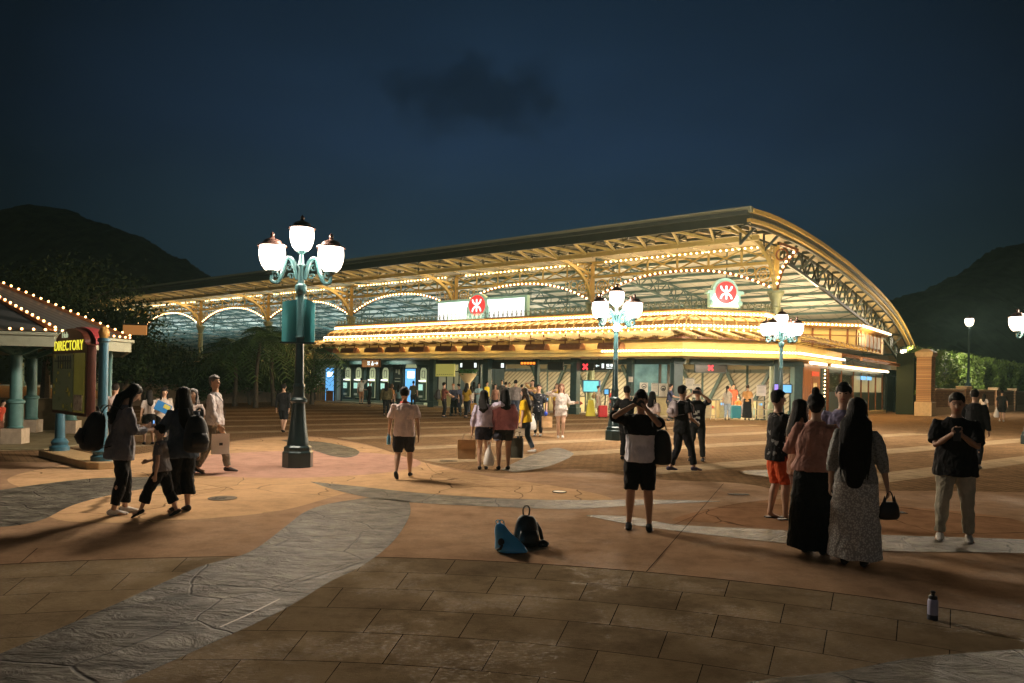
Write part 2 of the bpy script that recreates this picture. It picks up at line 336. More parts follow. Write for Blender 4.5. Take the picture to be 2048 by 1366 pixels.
# jointed slabs in front of the long arc joint
arc = []
a0 = math.atan2(gnd(-500, 1130)[0]-AX, gnd(-500, 1130)[1]-AY); a1 = math.atan2(gnd(2700, 1330)[0]-AX, gnd(2700, 1330)[1]-AY)
sgn = 1
for i in range(41):
    a = a0+(a1-a0)*i/40; arc.append((AX+AR*math.sin(a), AY+AR*math.cos(a), .0055))
sm = ground_mat('concrete_slabs', (.165, .120, .070), (.265, .20, .125), .34, polar_joints(AX, AY, AR, (.86, .54, .0042), .42), bump=.45, bscale=55)
mb = MB(); mb.sheet(arc+[(12, -5, .0055), (-12, -5, .0055)]); o = mb.build('slab_paving', sm); o['kind'] = 'structure'
jm = mat('joint', (.014, .012, .009), .9, spec=0.0)
def joint(pts, w=.02, z=.0095, name='paving_joint', m=None, k=8):
    g = crom([gnd(*p) for p in pts], k); L = []; R = []
    for i, p in enumerate(g):
        d = unit((g[min(i+1, len(g)-1)]-g[max(i-1, 0)])[:2]); nn = np.array([-d[1], d[0]])
        L.append((*(p[:2]+nn*w/2), z)); R.append((*(p[:2]-nn*w/2), z))
    mb = MB(); mb.strip(R, L); o = mb.build(name, m or jm); o['kind'] = 'structure'; return o
mb = MB(); mb.strip([(p[0], p[1]-.0, .0075) for p in arc], [(p[0], p[1]+.022, .0075) for p in arc]); o = mb.build('paving_joint', jm); o['kind'] = 'structure'
# orange fields, pink disc round the lamp, slate bands
om = ground_mat('orange_concrete', (.41, .255, .135), (.54, .35, .195), .5, None, bump=.14, bscale=20)
pm = ground_mat('pink_concrete', (.38, .22, .165), (.48, .29, .22), .5, None, bump=.12, bscale=20)
ground_sheet('orange_paving', [(100, 1035), (60, 985), (20, 955), (160, 925), (340, 900), (480, 882), (600, 874), (720, 888), (850, 926), (960, 950), (1040, 962), (1180, 985), (1215, 1003), (1000, 996), (840, 986), (740, 978), (680, 990), (560, 1022), (380, 1040), (220, 1046)], om, .005)
lc = gnd(596, 925); mb = MB(); mb.sheet([(lc[0]+2.55*math.cos(a), lc[1]+2.55*math.sin(a), .0065) for a in np.linspace(0, 2*math.pi, 64, endpoint=False)]); o = mb.build('pink_paving', pm); o['kind'] = 'structure'
ground_sheet('orange_paving', [(1345, 1040), (1420, 1018), (1500, 1004), (1600, 998), (1760, 1010), (1960, 1028), (2060, 1050), (2060, 1085), (1900, 1075), (1700, 1068), (1540, 1058), (1420, 1046)], mat('x', (1, 1, 1)) and ground_mat('rust_concrete', (.25, .14, .075), (.34, .19, .105), .5, None, bump=.14, bscale=20), .005)

def slate_mat():
    m = mat('slate', (.2, .2, .19), .5, spec=.05); t, b = nodes_of(m); n = t.nodes.new; l = t.links.new
    geo = n('ShaderNodeNewGeometry'); src = geo.outputs['Position']
    dis = n('ShaderNodeTexNoise'); dis.inputs['Scale'].default_value = 1.6; l(src, dis.inputs[0])
    ad = n('ShaderNodeVectorMath'); ad.operation = 'MULTIPLY_ADD'; l(dis.outputs['Color'], ad.inputs[0]); ad.inputs[1].default_value = (.22, .22, 0); l(src, ad.inputs[2])
    v = n('ShaderNodeTexVoronoi'); v.feature = 'DISTANCE_TO_EDGE'; v.inputs['Scale'].default_value = .95; l(ad.outputs[0], v.inputs[0])
    vc = n('ShaderNodeTexVoronoi'); vc.inputs['Scale'].default_value = .95; l(ad.outputs[0], vc.inputs[0])
    a = n('ShaderNodeTexNoise'); a.inputs['Scale'].default_value = 3.0; a.inputs['Detail'].default_value = 9; a.inputs['Roughness'].default_value = .7; l(src, a.inputs[0])
    r = n('ShaderNodeValToRGB'); l(a.outputs[0], r.inputs[0]); r.color_ramp.elements[0].position = .38; r.color_ramp.elements[1].position = .60
    r.color_ramp.elements[0].color = (.038, .034, .026, 1); r.color_ramp.elements[1].color = (.155, .14, .112, 1)
    hs = n('ShaderNodeMix'); hs.data_type = 'RGBA'; hs.blend_type = 'MULTIPLY'; hs.inputs[0].default_value = .35; l(r.outputs[0], hs.inputs[6])
    bw = n('ShaderNodeRGBToBW'); l(vc.outputs['Color'], bw.inputs[0]); l(bw.outputs[0], hs.inputs[7])
    e_ = n('ShaderNodeMapRange'); l(v.outputs['Distance'], e_.inputs[0]); e_.inputs[1].default_value = .002; e_.inputs[2].default_value = .012
    mj = n('ShaderNodeMix'); mj.data_type = 'RGBA'; l(e_.outputs[0], mj.inputs[0]); mj.inputs[6].default_value = (.02, .018, .016, 1); l(hs.outputs[2], mj.inputs[7]); l(mj.outputs[2], b.inputs['Base Color'])
    mp = n('ShaderNodeMapping'); mp.inputs['Rotation'].default_value = (0, 0, .5); mp.inputs['Scale'].default_value = (1.5, 2.8, 1); l(src, mp.inputs[0])
    rg = n('ShaderNodeTexNoise'); rg.inputs['Scale'].default_value = 1.6; rg.inputs['Detail'].default_value = 8; rg.inputs['Roughness'].default_value = .65; rg.inputs['Distortion'].default_value = .8; l(mp.outputs[0], rg.inputs[0])
    s = n('ShaderNodeMath'); s.operation = 'MULTIPLY_ADD'; l(e_.outputs[0], s.inputs[0]); s.inputs[1].default_value = .12; l(rg.outputs[0], s.inputs[2])
    bp = n('ShaderNodeBump'); bp.inputs['Strength'].default_value = 1.0; bp.inputs['Distance'].default_value = .10; l(s.outputs[0], bp.inputs['Height']); l(bp.outputs[0], b.inputs['Normal'])
    return m
slm = slate_mat()
def band_sheet(name, left, right, m, z):
    a = crom([gnd(*p) for p in left], 6); b = crom([gnd(*p) for p in right], 6)
    def rs(q, n=60):
        q = np.array(q); d = np.r_[0, np.cumsum(np.linalg.norm(np.diff(q[:, :2], axis=0), axis=1))]; x = np.linspace(0, d[-1], n)
        return [(np.interp(t, d, q[:, 0]), np.interp(t, d, q[:, 1]), z) for t in x]
    mb = MB(); mb.strip(rs(b), rs(a)); o = mb.build(name, m); o['kind'] = 'structure'; return o
band_sheet('slate_band', [(-260, 1420), (0, 1310), (220, 1215), (400, 1135), (500, 1105), (570, 1055), (610, 1025), (660, 1008), (740, 996)], [(-150, 1560), (120, 1412), (250, 1366), (420, 1290), (560, 1225), (660, 1165), (730, 1130), (790, 1080), (820, 1030), (818, 1003)], slm, .008)
band_sheet('slate_band', [(620, 964), (720, 974), (850, 988), (1024, 999), (1180, 1001), (1300, 1000), (1440, 1003)], [(625, 966), (690, 986), (800, 1004), (1024, 1016), (1150, 1019), (1300, 1010), (1440, 1004)], slm, .008)
band_sheet('slate_band', [(1172, 1031), (1260, 1034), (1350, 1050), (1500, 1058), (1640, 1066), (1800, 1072), (2048, 1080), (2500, 1100)], [(1174, 1033), (1260, 1050), (1360, 1064), (1480, 1078), (1640, 1095), (1800, 1104), (2048, 1108), (2500, 1130)], slm, .008)
band_sheet('slate_band', [(-400, 990), (-60, 985), (60, 972), (180, 958), (300, 955), (390, 960)], [(-400, 1065), (-60, 1058), (70, 1045), (150, 1010), (250, 985), (390, 962)], slm, .008)
band_sheet('slate_band', [(560, 880), (640, 884), (700, 895), (718, 903)], [(660, 912), (690, 916), (712, 912), (719, 905)], slm, .008)
band_sheet('slate_band', [(1000, 940), (1060, 912), (1110, 896), (1140, 903)], [(1030, 945), (1090, 935), (1135, 918), (1148, 908)], slm, .008)
band_sheet('slate_band', [(1290, 1420), (1500, 1366), (1680, 1345), (1830, 1318), (2048, 1300), (2300, 1290)], [(1390, 1520), (1600, 1460), (1800, 1450), (2000, 1440), (2200, 1440), (2400, 1420)], slm, .008)
# pale stone stripes of the far plaza
stm = ground_mat('pale_stone', (.25, .18, .105), (.36, .27, .17), .55, rot_joints(-rad(37), (.5, .5, .006)), bump=.15)
GD = unit(np.array([.79, .61])); GN = np.array([-GD[1], GD[0]])
c0 = gnd(1000, 887)[:2]; k0 = c0@GN
def in_near(p):
    dx = p[0]; return False
ne = np.array([(p[0], p[1]) for p in g])
def near_limit(x): return np.interp(x, ne[:, 0], ne[:, 1])
for i in range(-5, 8):
    kk = k0+i*3.4+((i*37) % 5-2)*.12; segs = []; cur = []
    for tt in np.arange(-60, 60, .5):
        p = GD*tt+GN*kk
        ok = p[1] > near_limit(p[0])+.3 and p[1] > 8 and (p-O_)@D2 < -2.2 and abs(p[0]) < 60 and p[1] < 70
        if ok: cur.append(p)
        elif cur: segs.append(cur); cur = []
    if cur: segs.append(cur)
    for sg in segs:
        if len(sg) < 4: continue
        w = .85; mb = MB(); mb.strip([(*(p-GN*w/2), .004) for p in sg], [(*(p+GN*w/2), .004) for p in sg]); o = mb.build('stone_stripe', stm); o['kind'] = 'structure'
# joints drawn by the paver
for pts in ([(1293, 1145), (1360, 1068), (1447, 968)], [(40, 1128), (75, 1098)], [(1345, 1052), (1420, 1022), (1500, 1005), (1600, 999), (1750, 1008)], [(1850, 1050), (1960, 1045), (2060, 1060)],
            [(0, 990), (60, 985), (95, 972)], [(440, 985), (452, 975), (420, 970)], [(850, 925), (880, 950), (1020, 985)], [(1024, 990), (1060, 985), (1064, 972)]):
    joint(pts, .008, .0095)
joint([(440, 1257), (500, 1230), (560, 1200)], .016, .0105, 'metal_inlay', mat('inlay', (.25, .21, .16), .5, .1))
# platform step along the hall
# ------------------------------------------------------------------ hills
def hill(name, sky, Y, depth, m, bumps=3.0, seed=1, base=-2):
    rn = random.Random(seed); top = [at(u, v, Y) for u, v in sky]; xs = [p[0] for p in top]; zs = [p[2] for p in top]
    n = 420; X = np.linspace(xs[0], xs[-1], n); Z = np.interp(X, xs, zs); rows = []
    ph = [(rn.uniform(.02, .5), rn.uniform(0, 6), rn.uniform(.3, 1)) for _ in range(14)]
    for j in range(13):
        q = j/12; row = []
        for i in range(n):
            h = math.sin(q*math.pi/2)
            b = sum(a*math.sin(f*X[i]+p+j*1.7) for f, p, a in ph)*.12*bumps+rn.uniform(-.35, .5)*bumps*.5
            row.append((X[i], Y-depth*(1-q), base+(Z[i]-base)*h+(b if j else 0)))
        rows.append(row)
    rows.append([(p[0], p[1]+depth, base) for p in rows[-1]])
    mb = MB(); vs = [p for r in rows for p in r]; fs = []
    for j in range(len(rows)-1):
        for i in range(n-1): fs.append((j*n+i, j*n+i+1, (j+1)*n+i+1, (j+1)*n+i))
    mb.add(vs, fs); o = mb.build(name, m, smooth=70); o['kind'] = 'structure'; return o
hm = mat('hill_foliage', (.03, .045, .02), .95, var=.5, vscale=.25)
hill('hill', [(-600, 460), (-300, 445), (0, 430), (60, 430), (120, 421), (160, 432), (205, 452), (250, 463), (285, 472), (350, 515), (400, 545), (440, 562), (620, 600), (900, 650)], 260, 90, hm, 3.0, 3)
hill('hill', [(1500, 720), (1700, 650), (1780, 607), (1830, 590), (1880, 570), (1930, 540), (1980, 510), (2048, 496), (2300, 440), (2600, 420)], 190, 70, hm, 2.6, 5)


# ------------------------------------------------------------------ station hall: great arched roof on columns
steel = mat('olive_steel', (.34, .27, .09), .45, .0, var=.12, vscale=3)
dark_steel = mat('dark_green_steel', (.030, .036, .024), .45, var=.15, vscale=3)
teal_steel = mat('teal_steel', (.075, .13, .12), .45, var=.1, vscale=3)
gold = mat('ochre_paint', (.50, .34, .09), .45, var=.12, vscale=4)
bronze = mat('brown_metal', (.20, .085, .035), .4, .3, var=.2, vscale=5)
iron = mat('black_green_iron', (.018, .03, .03), .38, .2, var=.15)
roofm = mat('roof_metal', (.05, .06, .045), .55, var=.2, vscale=2)
def plank_mat(name, c, period, ax='s', rough=.6, depth=.6):
    m = mat(name, c, rough); t, b = nodes_of(m); n = t.nodes.new; l = t.links.new
    geo = n('ShaderNodeNewGeometry'); mp = n('ShaderNodeVectorMath'); mp.operation = 'DOT_PRODUCT'; l(geo.outputs['Position'], mp.inputs[0])
    mp.inputs[1].default_value = (*(D1 if ax == 's' else D2), 0) if ax != 'z' else (0, 0, 1)
    f = n('ShaderNodeMath'); f.operation = 'MULTIPLY'; l(mp.outputs['Value'], f.inputs[0]); f.inputs[1].default_value = 1/period
    fr = n('ShaderNodeMath'); fr.operation = 'FRACT'; l(f.outputs[0], fr.inputs[0])
    q = n('ShaderNodeMath'); q.operation = 'GREATER_THAN'; l(fr.outputs[0], q.inputs[0]); q.inputs[1].default_value = .9
    nz = n('ShaderNodeTexNoise'); nz.inputs['Scale'].default_value = .6; nz.inputs['Detail'].default_value = 5; l(geo.outputs['Position'], nz.inputs[0])
    rp = n('ShaderNodeValToRGB'); l(nz.outputs[0], rp.inputs[0]); rp.color_ramp.elements[0].position = .3; rp.color_ramp.elements[1].position = .7
    rp.color_ramp.elements[0].color = (*[k*.86 for k in c], 1); rp.color_ramp.elements[1].color = (*[min(1, k*1.08) for k in c], 1)
    mx = n('ShaderNodeMix'); mx.data_type = 'RGBA'; l(q.outputs[0], mx.inputs[0]); l(rp.outputs[0], mx.inputs[6]); mx.inputs[7].default_value = (*[k*depth for k in c], 1)
    l(mx.outputs[2], b.inputs['Base Color']); return m
soffit = plank_mat('soffit_planks', (.62, .50, .28), .30, 't')
panelm = plank_mat('ceiling_panels', (.66, .63, .54), 1.2, 's', .55, .75)
bulb_m = mat('warm_bulb', (.9, .7, .4), .4, emit=(1.0, .66, .30), estr=9.0, sample=False)
bulb_w = mat('warm_bulb_bright', (.9, .8, .5), .4, emit=(1.0, .80, .50), estr=16.0, sample=False)
WARM = (1.0, .60, .22); COOL = (.72, .95, 1.0); LAMPC = (1.0, .90, .86)
TC, TF, TL = 4.0, -3.0, 0.0
SE, SL = -11.5, 112.0
CS = [-10.5+11.78*k for k in range(10)]
# roof profile measured off the gable: (t, z of the top surface)
gp = [onS(u, v, SE) for u, v in [(1495, 417), (1540, 435), (1590, 461), (1640, 487), (1694, 524), (1752, 582), (1789, 627), (1830, 698), (1836, 740)]]
gt = np.array([q[0] for q in gp]); gz = np.array([q[1] for q in gp])
coef = np.polyfit(gt, gz, 4)
def zr(t): return float(np.interp(t, gt, gz)*.35+np.polyval(coef, t)*.65)
TMAX = float(gt[-1])
TS = [float(k) for k in np.r_[gt[0], np.arange(gt[0]+1, TMAX-.5, 1.4), TMAX]]
st = empty('train_station', P(5, TC), 'long station with a great arched roof on olive steel columns and rows of bulbs', 'train station')
def shell(mb, s0, s1, off0, off1, ts=TS):
    a = [P(s0, t, zr(t)-off0) for t in ts]; b = [P(s1, t, zr(t)-off0) for t in ts]; c = [P(s0, t, zr(t)-off1) for t in ts]; d = [P(s1, t, zr(t)-off1) for t in ts]
    mb.strip(a, b); mb.strip(d, c); mb.strip(c, a); mb.strip(b, d)
    mb.sheet([a[0], b[0], d[0], c[0]]); mb.sheet([a[-1], c[-1], d[-1], b[-1]]); return mb
shell(MB(), SE, SL, 0, .18).build('roof', roofm, st, smooth=50)
ts_f = [t for t in TS if t > TF+.3 and t < 9.5]; ts_b = [t for t in TS if t >= ts_f[-1]]
shell(MB(), SE+.02, SL, .183, .26, ts_f).build('soffit', soffit, st, smooth=50)
shell(MB(), SE+.02, -9.2, .183, .26, ts_b).build('soffit', soffit, st, smooth=50)
shell(MB(), -9.2, SL, .183, .26, ts_b).build('ceiling', panelm, st, smooth=50)
# gable trim: three stepped bands that follow the arch
def along_arch(s, off, w, h, t0=None, t1=None, step=1.0):
    mb = MB(); t0 = TF if t0 is None else t0; t1 = TMAX if t1 is None else t1
    ts = np.linspace(t0, t1, 40); pa = []
    A = [P(s-w/2, t, zr(t)-off) for t in ts]; B = [P(s+w/2, t, zr(t)-off) for t in ts]
    C2 = [P(s-w/2, t, zr(t)-off-h) for t in ts]; D = [P(s+w/2, t, zr(t)-off-h) for t in ts]
    mb.strip(A, B); mb.strip(D, C2); mb.strip(C2, A); mb.strip(B, D); mb.sheet([A[0], B[0], D[0], C2[0]]); mb.sheet([A[-1], C2[-1], D[-1], B[-1]]); return mb
along_arch(SE-.10, -.06, .24, .20).build('gable_trim', gold, st, smooth=50)
along_arch(SE-.03, .144, .16, .22).build('gable_trim', dark_steel, st, smooth=50)
along_arch(SE+.05, .37, .18, .16).build('gable_trim', gold, st, smooth=50)
along_arch(SE+.2, .535, .14, .14).build('gable_trim', dark_steel, st, smooth=50)
# front gutter and fascia board
zf = zr(TF)
mb = MB(); a, b = P(SE-.15, TF-.12, zf-.02), P(SL, TF-.12, zf-.02); mb.bar(a, b, .3, .2); mb.bar(a+[0, 0, .13], b+[0, 0, .13], .36, .05); mb.build('gutter', mat('gutter_paint', (.24, .25, .16), .45), st)
mb = MB(); mb.bar(P(SE, TF+.08, zf-.36), P(SL, TF+.08, zf-.36), .1, .46); mb.build('fascia_board', dark_steel, st)
# low beam under the eave, raking struts
ZL = 9.33
mb = MB(); mb.bar(P(SE+.6, TL, ZL), P(SL, TL, ZL), .16, .22); mb.bar(P(SE+.6, TL-.1, ZL+.12), P(SL, TL-.1, ZL+.12), .26, .03); mb.build('eave_beam', steel, st)
mb = MB(); pitch = 11.78/6; s = -10.5
while s < min(SL-2, 78):
    zt = zf-.5
    mb.bar(P(s, TL, ZL+.1), P(s+pitch*.46, TF+.25, zt), .09, .13); mb.cut('strut', steel, st); mb.bar(P(s, TL, ZL+.1), P(s-pitch*.46, TF+.25, zt), .09, .13); mb.cut('strut', steel, st); s += pitch
mb = MB(); s = -10.5
while s < min(SL-2, 78):
    mb.bar(P(s, TL, ZL), P(s, TL, zr(0)-.3), .1); mb.bar(P(s, TL, ZL+.1), P(s, TC, ZL+.25), .09); mb.bar(P(s, TL+.1, ZL+.3), P(s+pitch, TC, zr(TC)-.4), .07); mb.bar(P(s+.3, TF+.3, zr(-2.7)-.36), P(s+.3, 1.5, zr(1.5)-.36), .14, .2); mb.bar(P(s+1.2, TF+.3, zr(-2.7)-.36), P(s+1.2, 1.5, zr(1.5)-.36), .14, .2); mb.bar(P(s, -.2, ZL+.3), P(s+pitch, -2.0, zr(-2)-.5), .08); mb.bar(P(s+pitch, -.2, ZL+.3), P(s, -2.0, zr(-2)-.5), .08); s += pitch
mb.bar(P(SE+.5, -1.6, zr(-1.6)-.38), P(SL, -1.6, zr(-1.6)-.38), .12, .16); mb.bar(P(SE+.5, 1.8, zr(1.8)-.38), P(SL, 1.8, zr(1.8)-.38), .12, .16)
mb.build('eave_rafters', dark_steel, st)
# lattice girder over the columns
GT, GB, CAPZ = 9.62, 8.70, 7.10
mb = MB()
for z, h in ((GT, .14), (GB, .16)): mb.bar(P(CS[0], TC, z), P(CS[-1]+5, TC, z), .2, h)
npan = 6; pw = 11.78/npan
for k in range(npan*9+3):
    s = CS[0]+k*pw
    mb.bar(P(s, TC, GB), P(s, TC, GT), .11)
    mb.bar(P(s, TC-.05, GB+.06), P(s+pw, TC-.05, GT-.05), .05, .09); mb.bar(P(s, TC+.05, GT-.05), P(s+pw, TC+.05, GB+.06), .05, .09)
mb.build('lattice_girder', mat('olive_steel', (0, 0, 0)), st)
# columns, scroll spandrels, arches
colm = mat('column_paint', (.22, .25, .15), .42, var=.1)
def ring(mb, c, r, w, h=.07, n=18, ax='s'):
    pts = []
    for i in range(n):
        a = 2*math.pi*i/n; pts.append((c[0], c[1], c[2])+0*np.array([1, 1, 1])+((np.array([*D1, 0]) if ax == 's' else np.array([*D2, 0]))*math.cos(a)+np.array([0, 0, 1.0])*math.sin(a))*r)
    mb.tube(pts, w, 5, closed=True)
BULBS = {}
class _Row:
    def __init__(s, P_, r): s.P, s.r = P_, r
    def build(s, name, m, parent): BULBS.setdefault(parent.name, []).extend([(p, s.r, m) for p in s.P])
def bulb_row(mb, pts, r=.05, gap=.4):
    row = []
    pts = [v3(p) for p in pts]; acc = 0.0; last = 0
    for a, b in zip(pts[:-1], pts[1:]):
        L = np.linalg.norm(b-a); q = (gap-acc) if acc else 0.0
        while q < L: row.append(a+(b-a)*q/L); q += gap
        acc = (L-(q-gap)) % gap if L else acc
    return _Row(row, r)
def arch_z(x):                            # x 0..1 across a bay
    return CAPZ+.25+1.28*(1-abs(2*x-1)**2.3)
for k, s in enumerate(CS):
    b = P(s, TC)
    cl = MB().lathe([(.42, 0), (.42, .5), (.36, .55), (.33, .75), (.27, .85), (.25, 3.2), (.23, 6.1), (.28, 6.15), (.28, 6.22), (.24, 6.27), (.26, 6.5), (.40, 6.9), (.46, 6.98), (.46, 7.1)], 14, b).build('column', colm, st, smooth=35)
    mb = MB(); mb.bar(b+[0, 0, 7.1], b+[0, 0, GT], .24)
    for sg in (-1, 1):
        if k == 0 and sg < 0: continue
        if k == 6 and sg > 0: pass
        ring(mb, P(s+sg*.72, TC, GB-.62), .42, .045); ring(mb, P(s+sg*1.42, TC, GB-.38), .24, .035); ring(mb, P(s+sg*1.92, TC, GB-.28), .16, .03); ring(mb, P(s+sg*.30, TC, GB-1.15), .13, .03)
        ring(mb, P(s+sg*.72, TC, GB-.62), .22, .03)
        for q in range(6):
            a = q*math.pi/3; mb.bar(P(s+sg*.72, TC, GB-.62), P(s+sg*(.72)+.4*math.cos(a), TC, GB-.62+.4*math.sin(a)), .03)
        mb.bar(P(s+sg*.14, TC, 7.2), P(s+sg*.14, TC, GB), .06)
    for z, tt in ((8.9, 3.2), (8.55, 3.4)): ring(mb, P(s, tt, z-.3), .3, .04, ax='t')
    mb.build('spandrel', gold, st, smooth=40)
    mb = MB()                             # bracket that curves out from the capital to carry the eave
    pts = []
    for i in range(13):
        q = i/12*math.pi/2; pts.append((s, TC-.3-(TC-.3-TL)*(1-math.cos(q)), CAPZ+.1+(ZL-CAPZ-.1)*math.sin(q)))
    for i in range(12): mb.bar(P(*pts[i]), P(*pts[i+1]), .16, .2)
    mb.bar(P(s, TL, ZL), P(s, TF+.3, zf-.5), .14, .16)
    for i in range(3, 11, 2): mb.bar(P(*pts[i]), P(s, pts[i][1]+.1, GT-.1), .08)
    mb.bar(P(s, TC, 8.9), P(s, 1.2, ZL-.1), .1, .12); mb.build('bracket', steel, st)
for k in range(9):
    s0, s1 = CS[k]+.32, CS[k+1]-.32
    pts = [P(s0+(s1-s0)*q, TC-.02, arch_z(q)) for q in np.linspace(0, 1, 29)]
    mb = MB()
    for i in range(28): mb.bar(pts[i], pts[i+1], .22, .14)
    mb.build('arch_rib', bronze, st)
    bulb_row(MB(), [p+np.array([-D2[0]*.16, -D2[1]*.16, 0]) for p in pts], .062, .34).build('light_string', bulb_m, st)
    tp = [P(s, TC-.16, GT-.03) for s in (CS[k]+1.0, CS[k+1]-1.0)]
    bulb_row(MB(), tp, .06, .36).build('light_string', bulb_m, st)
    area_along('bulb_light', P(CS[k]+.8, TC-.35, GT-.1), P(CS[k+1]-.8, TC-.35, GT-.1), .12, 620, WARM, (-D2[0]*.7, -D2[1]*.7, .6), st)
    area_along('bulb_light', P(CS[k]+1.5, TC-.3, 8.5), P(CS[k+1]-1.5, TC-.3, 8.5), .12, 360, WARM, (-D2[0], -D2[1], -.15), st)
# corner column: bulbs climb the flare towards the gable
fl = [P(CS[0]-.12-.75*q**2.2, TC-.1+.9*q**1.6, 7.2+2.2*q) for q in np.linspace(0, 1, 9)]
mb = MB()
for i in range(8): mb.bar(fl[i], fl[i+1], .2, .1)
mb.bar(fl[-1], P(CS[0]-.6, TC-1.2, 9.45), .14); ring(mb, P(CS[0]-.35, TC-.2, 9.05), .3, .05); mb.build('flare_bracket', bronze, st)
bulb_row(MB(), [p+np.array([-D2[0]*.1-.02, -D2[1]*.1, .03]) for p in fl[1:]], .07, .34).build('light_string', bulb_m, st)
# interior trusses along every column line and purlins between
def truss(s, t0, t1, m, name='roof_truss', d0=.45, dep=1.25, step=1.5, w=.11):
    mb = MB(); ts = np.arange(t0, t1, step)
    top = [P(s, t, zr(t)-d0) for t in ts]; bot = [P(s, t, zr(t)-d0-dep*(.55+.45*math.sin(min(1, max(0, (t-t0)/(t1-t0)))*math.pi))) for t in ts]
    for i in range(len(ts)-1):
        mb.bar(top[i], top[i+1], w, w*1.2); mb.bar(bot[i], bot[i+1], w, w*1.2)
        mb.bar(top[i], bot[i+1] if i % 2 else bot[i], w*.6); mb.bar(bot[i], top[i+1], w*.6)
    mb.build(name, m, st)
for s in CS[1:]: truss(s, TC+.4, TMAX-3, teal_steel)
for s in CS[1:-1]: truss(s+5.9, TC+6, TMAX-6, teal_steel, dep=.8, w=.09)
truss(CS[0]+.1, TC+.6, TMAX-1.5, dark_steel, 'gable_truss', .55, 1.5, 1.3, .15)
mb = MB()
for i, t in enumerate(np.arange(TC+2.2, TMAX-2, 2.3)):
    mb.bar(P(SE+1.2, t, zr(t)-.36), P(SL, t, zr(t)-.36), .12, .18); mb.cut('purlin', teal_steel, st)
mb = MB(); tt = np.arange(TC+2.2, TMAX-4, 4.6)
for s in np.arange(-9, 106, 5.9):
    for t in tt[:8]:
        mb.bar(P(s, t, zr(t)-.48), P(s+5.9, t+4.6, zr(t+4.6)-.48), .05); mb.bar(P(s+5.9, t, zr(t)-.48), P(s, t+4.6, zr(t+4.6)-.48), .05)
mb.build('wind_bracing', teal_steel, st)
mb = MB()                                  # chevron outriggers that carry the gable overhang
for t in np.arange(-1.5, TMAX-3, 3.4):
    z = zr(t)-.42; mb.bar(P(CS[0], t, z-.02), P(SE+.15, t, z-.02), .12, .16); mb.bar(P(CS[0], t, z-.95), P(SE+.15, t, z-.1), .1, .13); mb.bar(P(CS[0], t, z), P(CS[0], t, z-1.0), .1); mb.cut('outrigger', dark_steel, st)
# hanging rods, droppers
mb = MB()
for s in (-6.5, 1.5, 5.2, 16, 27, 39, 51, 62, 74): mb.bar(P(s, 7, zr(7)-.3), P(s, 7, 6.6), .06); mb.bar(P(s, 7, 7.4), P(s+.8, 9, zr(9)-.3), .05); mb.cut('hanger_rod', teal_steel, st)
# far side: tall glazed wall and platform wall so that no horizon shows under the roof
farw = plank_mat('far_wall', (.30, .34, .32), 1.5, 's')
mb = MB(); mb.bar(P(-8, 30, 2.2), P(SL, 30, 2.2), .3, 4.4); mb.build('far_wall', farw, st)
mb = MB(); mb.sheet([P(-9.8, 2.5, .012), P(SL, 2.5, .012), P(SL, 44, .012), P(-9.8, 44, .012)][::-1]); mb.build('floor', ground_mat('station_floor', (.32, .26, .18), (.42, .35, .25), .4, None, .05), st)
# the station's own lamps under the roof: cool floods along the platforms, warm near the gable
for i, s in enumerate(np.arange(9, 108, 9.5)):
    for t in (11.5, 21):
        lamp('platform_flood', 'AREA', P(s, t, 5.6), 270, COOL if s > 20 else (1, .90, .68), st, 1.2, 1.2, (0, 0, 1))
    lamp('platform_light', 'AREA', P(s, 9.5, 7.0), 60, (.9, 1, .95), st, 1.0, 1.0, (0, 0, -1))
for s, t, e in ((-6.5, 9, 480), (-6.5, 17, 560), (-5.5, 25, 420), (1.5, 10, 260), (1.5, 18, 240)):
    lamp('platform_flood', 'AREA', P(s, t, 5.2), e, (1.0, .74, .44), st, 1.2, 1.2, (0, 0, 1))
area_along('gable_light', P(SE+1.1, 3.5, 8.2), P(SE+1.1, 18, 8.4), .2, 190, (1, .72, .36), (0, 0, 1), st)
area_along('gable_light', P(SE+1.1, 18, 8.2), P(SE+1.1, 34, 6.6), .2, 150, (1, .72, .36), (.1, 0, 1), st)
for t, e in ((4, 150), (14, 190), (25, 170), (34, 110)): lamp('gable_flood', 'AREA', P(SE-2.2, t, 4.9), e, (1, .70, .34), st, 1.4, .3, (*(D1*.55), 1))
# ------------------------------------------------------------------ ticket hall: two-tier lit canopy in front of the station
E1 = np.array([8.36, 36.5]); CHD = unit(np.array([.991, .13])); E2 = E1+CHD*6.3; E3 = E2+D2*9.2
E0 = P(24.5, -3)[:2]
hall = empty('ticket_hall', (*(E1+D2*2), 0), 'low ticket hall with two-tier golden canopy, cast-iron cresting and bright bulb rows', 'station entrance')
def path_off(i, pts):
    n = len(pts); res = []
    for k in range(n):
        ds = []
        if k > 0: ds.append(unit(pts[k]-pts[k-1]))
        if k < n-1: ds.append(unit(pts[k+1]-pts[k]))
        ns = [np.array([-d[1], d[0]]) for d in ds]
        if len(ns) == 1: res.append(pts[k]+ns[0]*i)
        else:
            b = unit(ns[0]+ns[1]); res.append(pts[k]+b*i/(b@ns[0]))
    return res
LOW = [E0, E1, E2, E3]; UP = [P(21.0, -3)[:2], E1, E2, E2+D2*4.0]
def sweep(mb, prof, pts, close=True, caps=True):
    rows = []
    for i, z in prof:
        q = path_off(i, pts); rows.append([(p[0], p[1], z) for p in q])
    m = len(rows)
    for k in range(m if close else m-1): mb.strip(rows[k], rows[(k+1) % m])
    if close and caps:
        mb.sheet([r[0] for r in rows]); mb.sheet([r[-1] for r in rows][::-1])
    return mb
cream = mat('cream_paint', (.60, .48, .24), .5, var=.1, vscale=3)
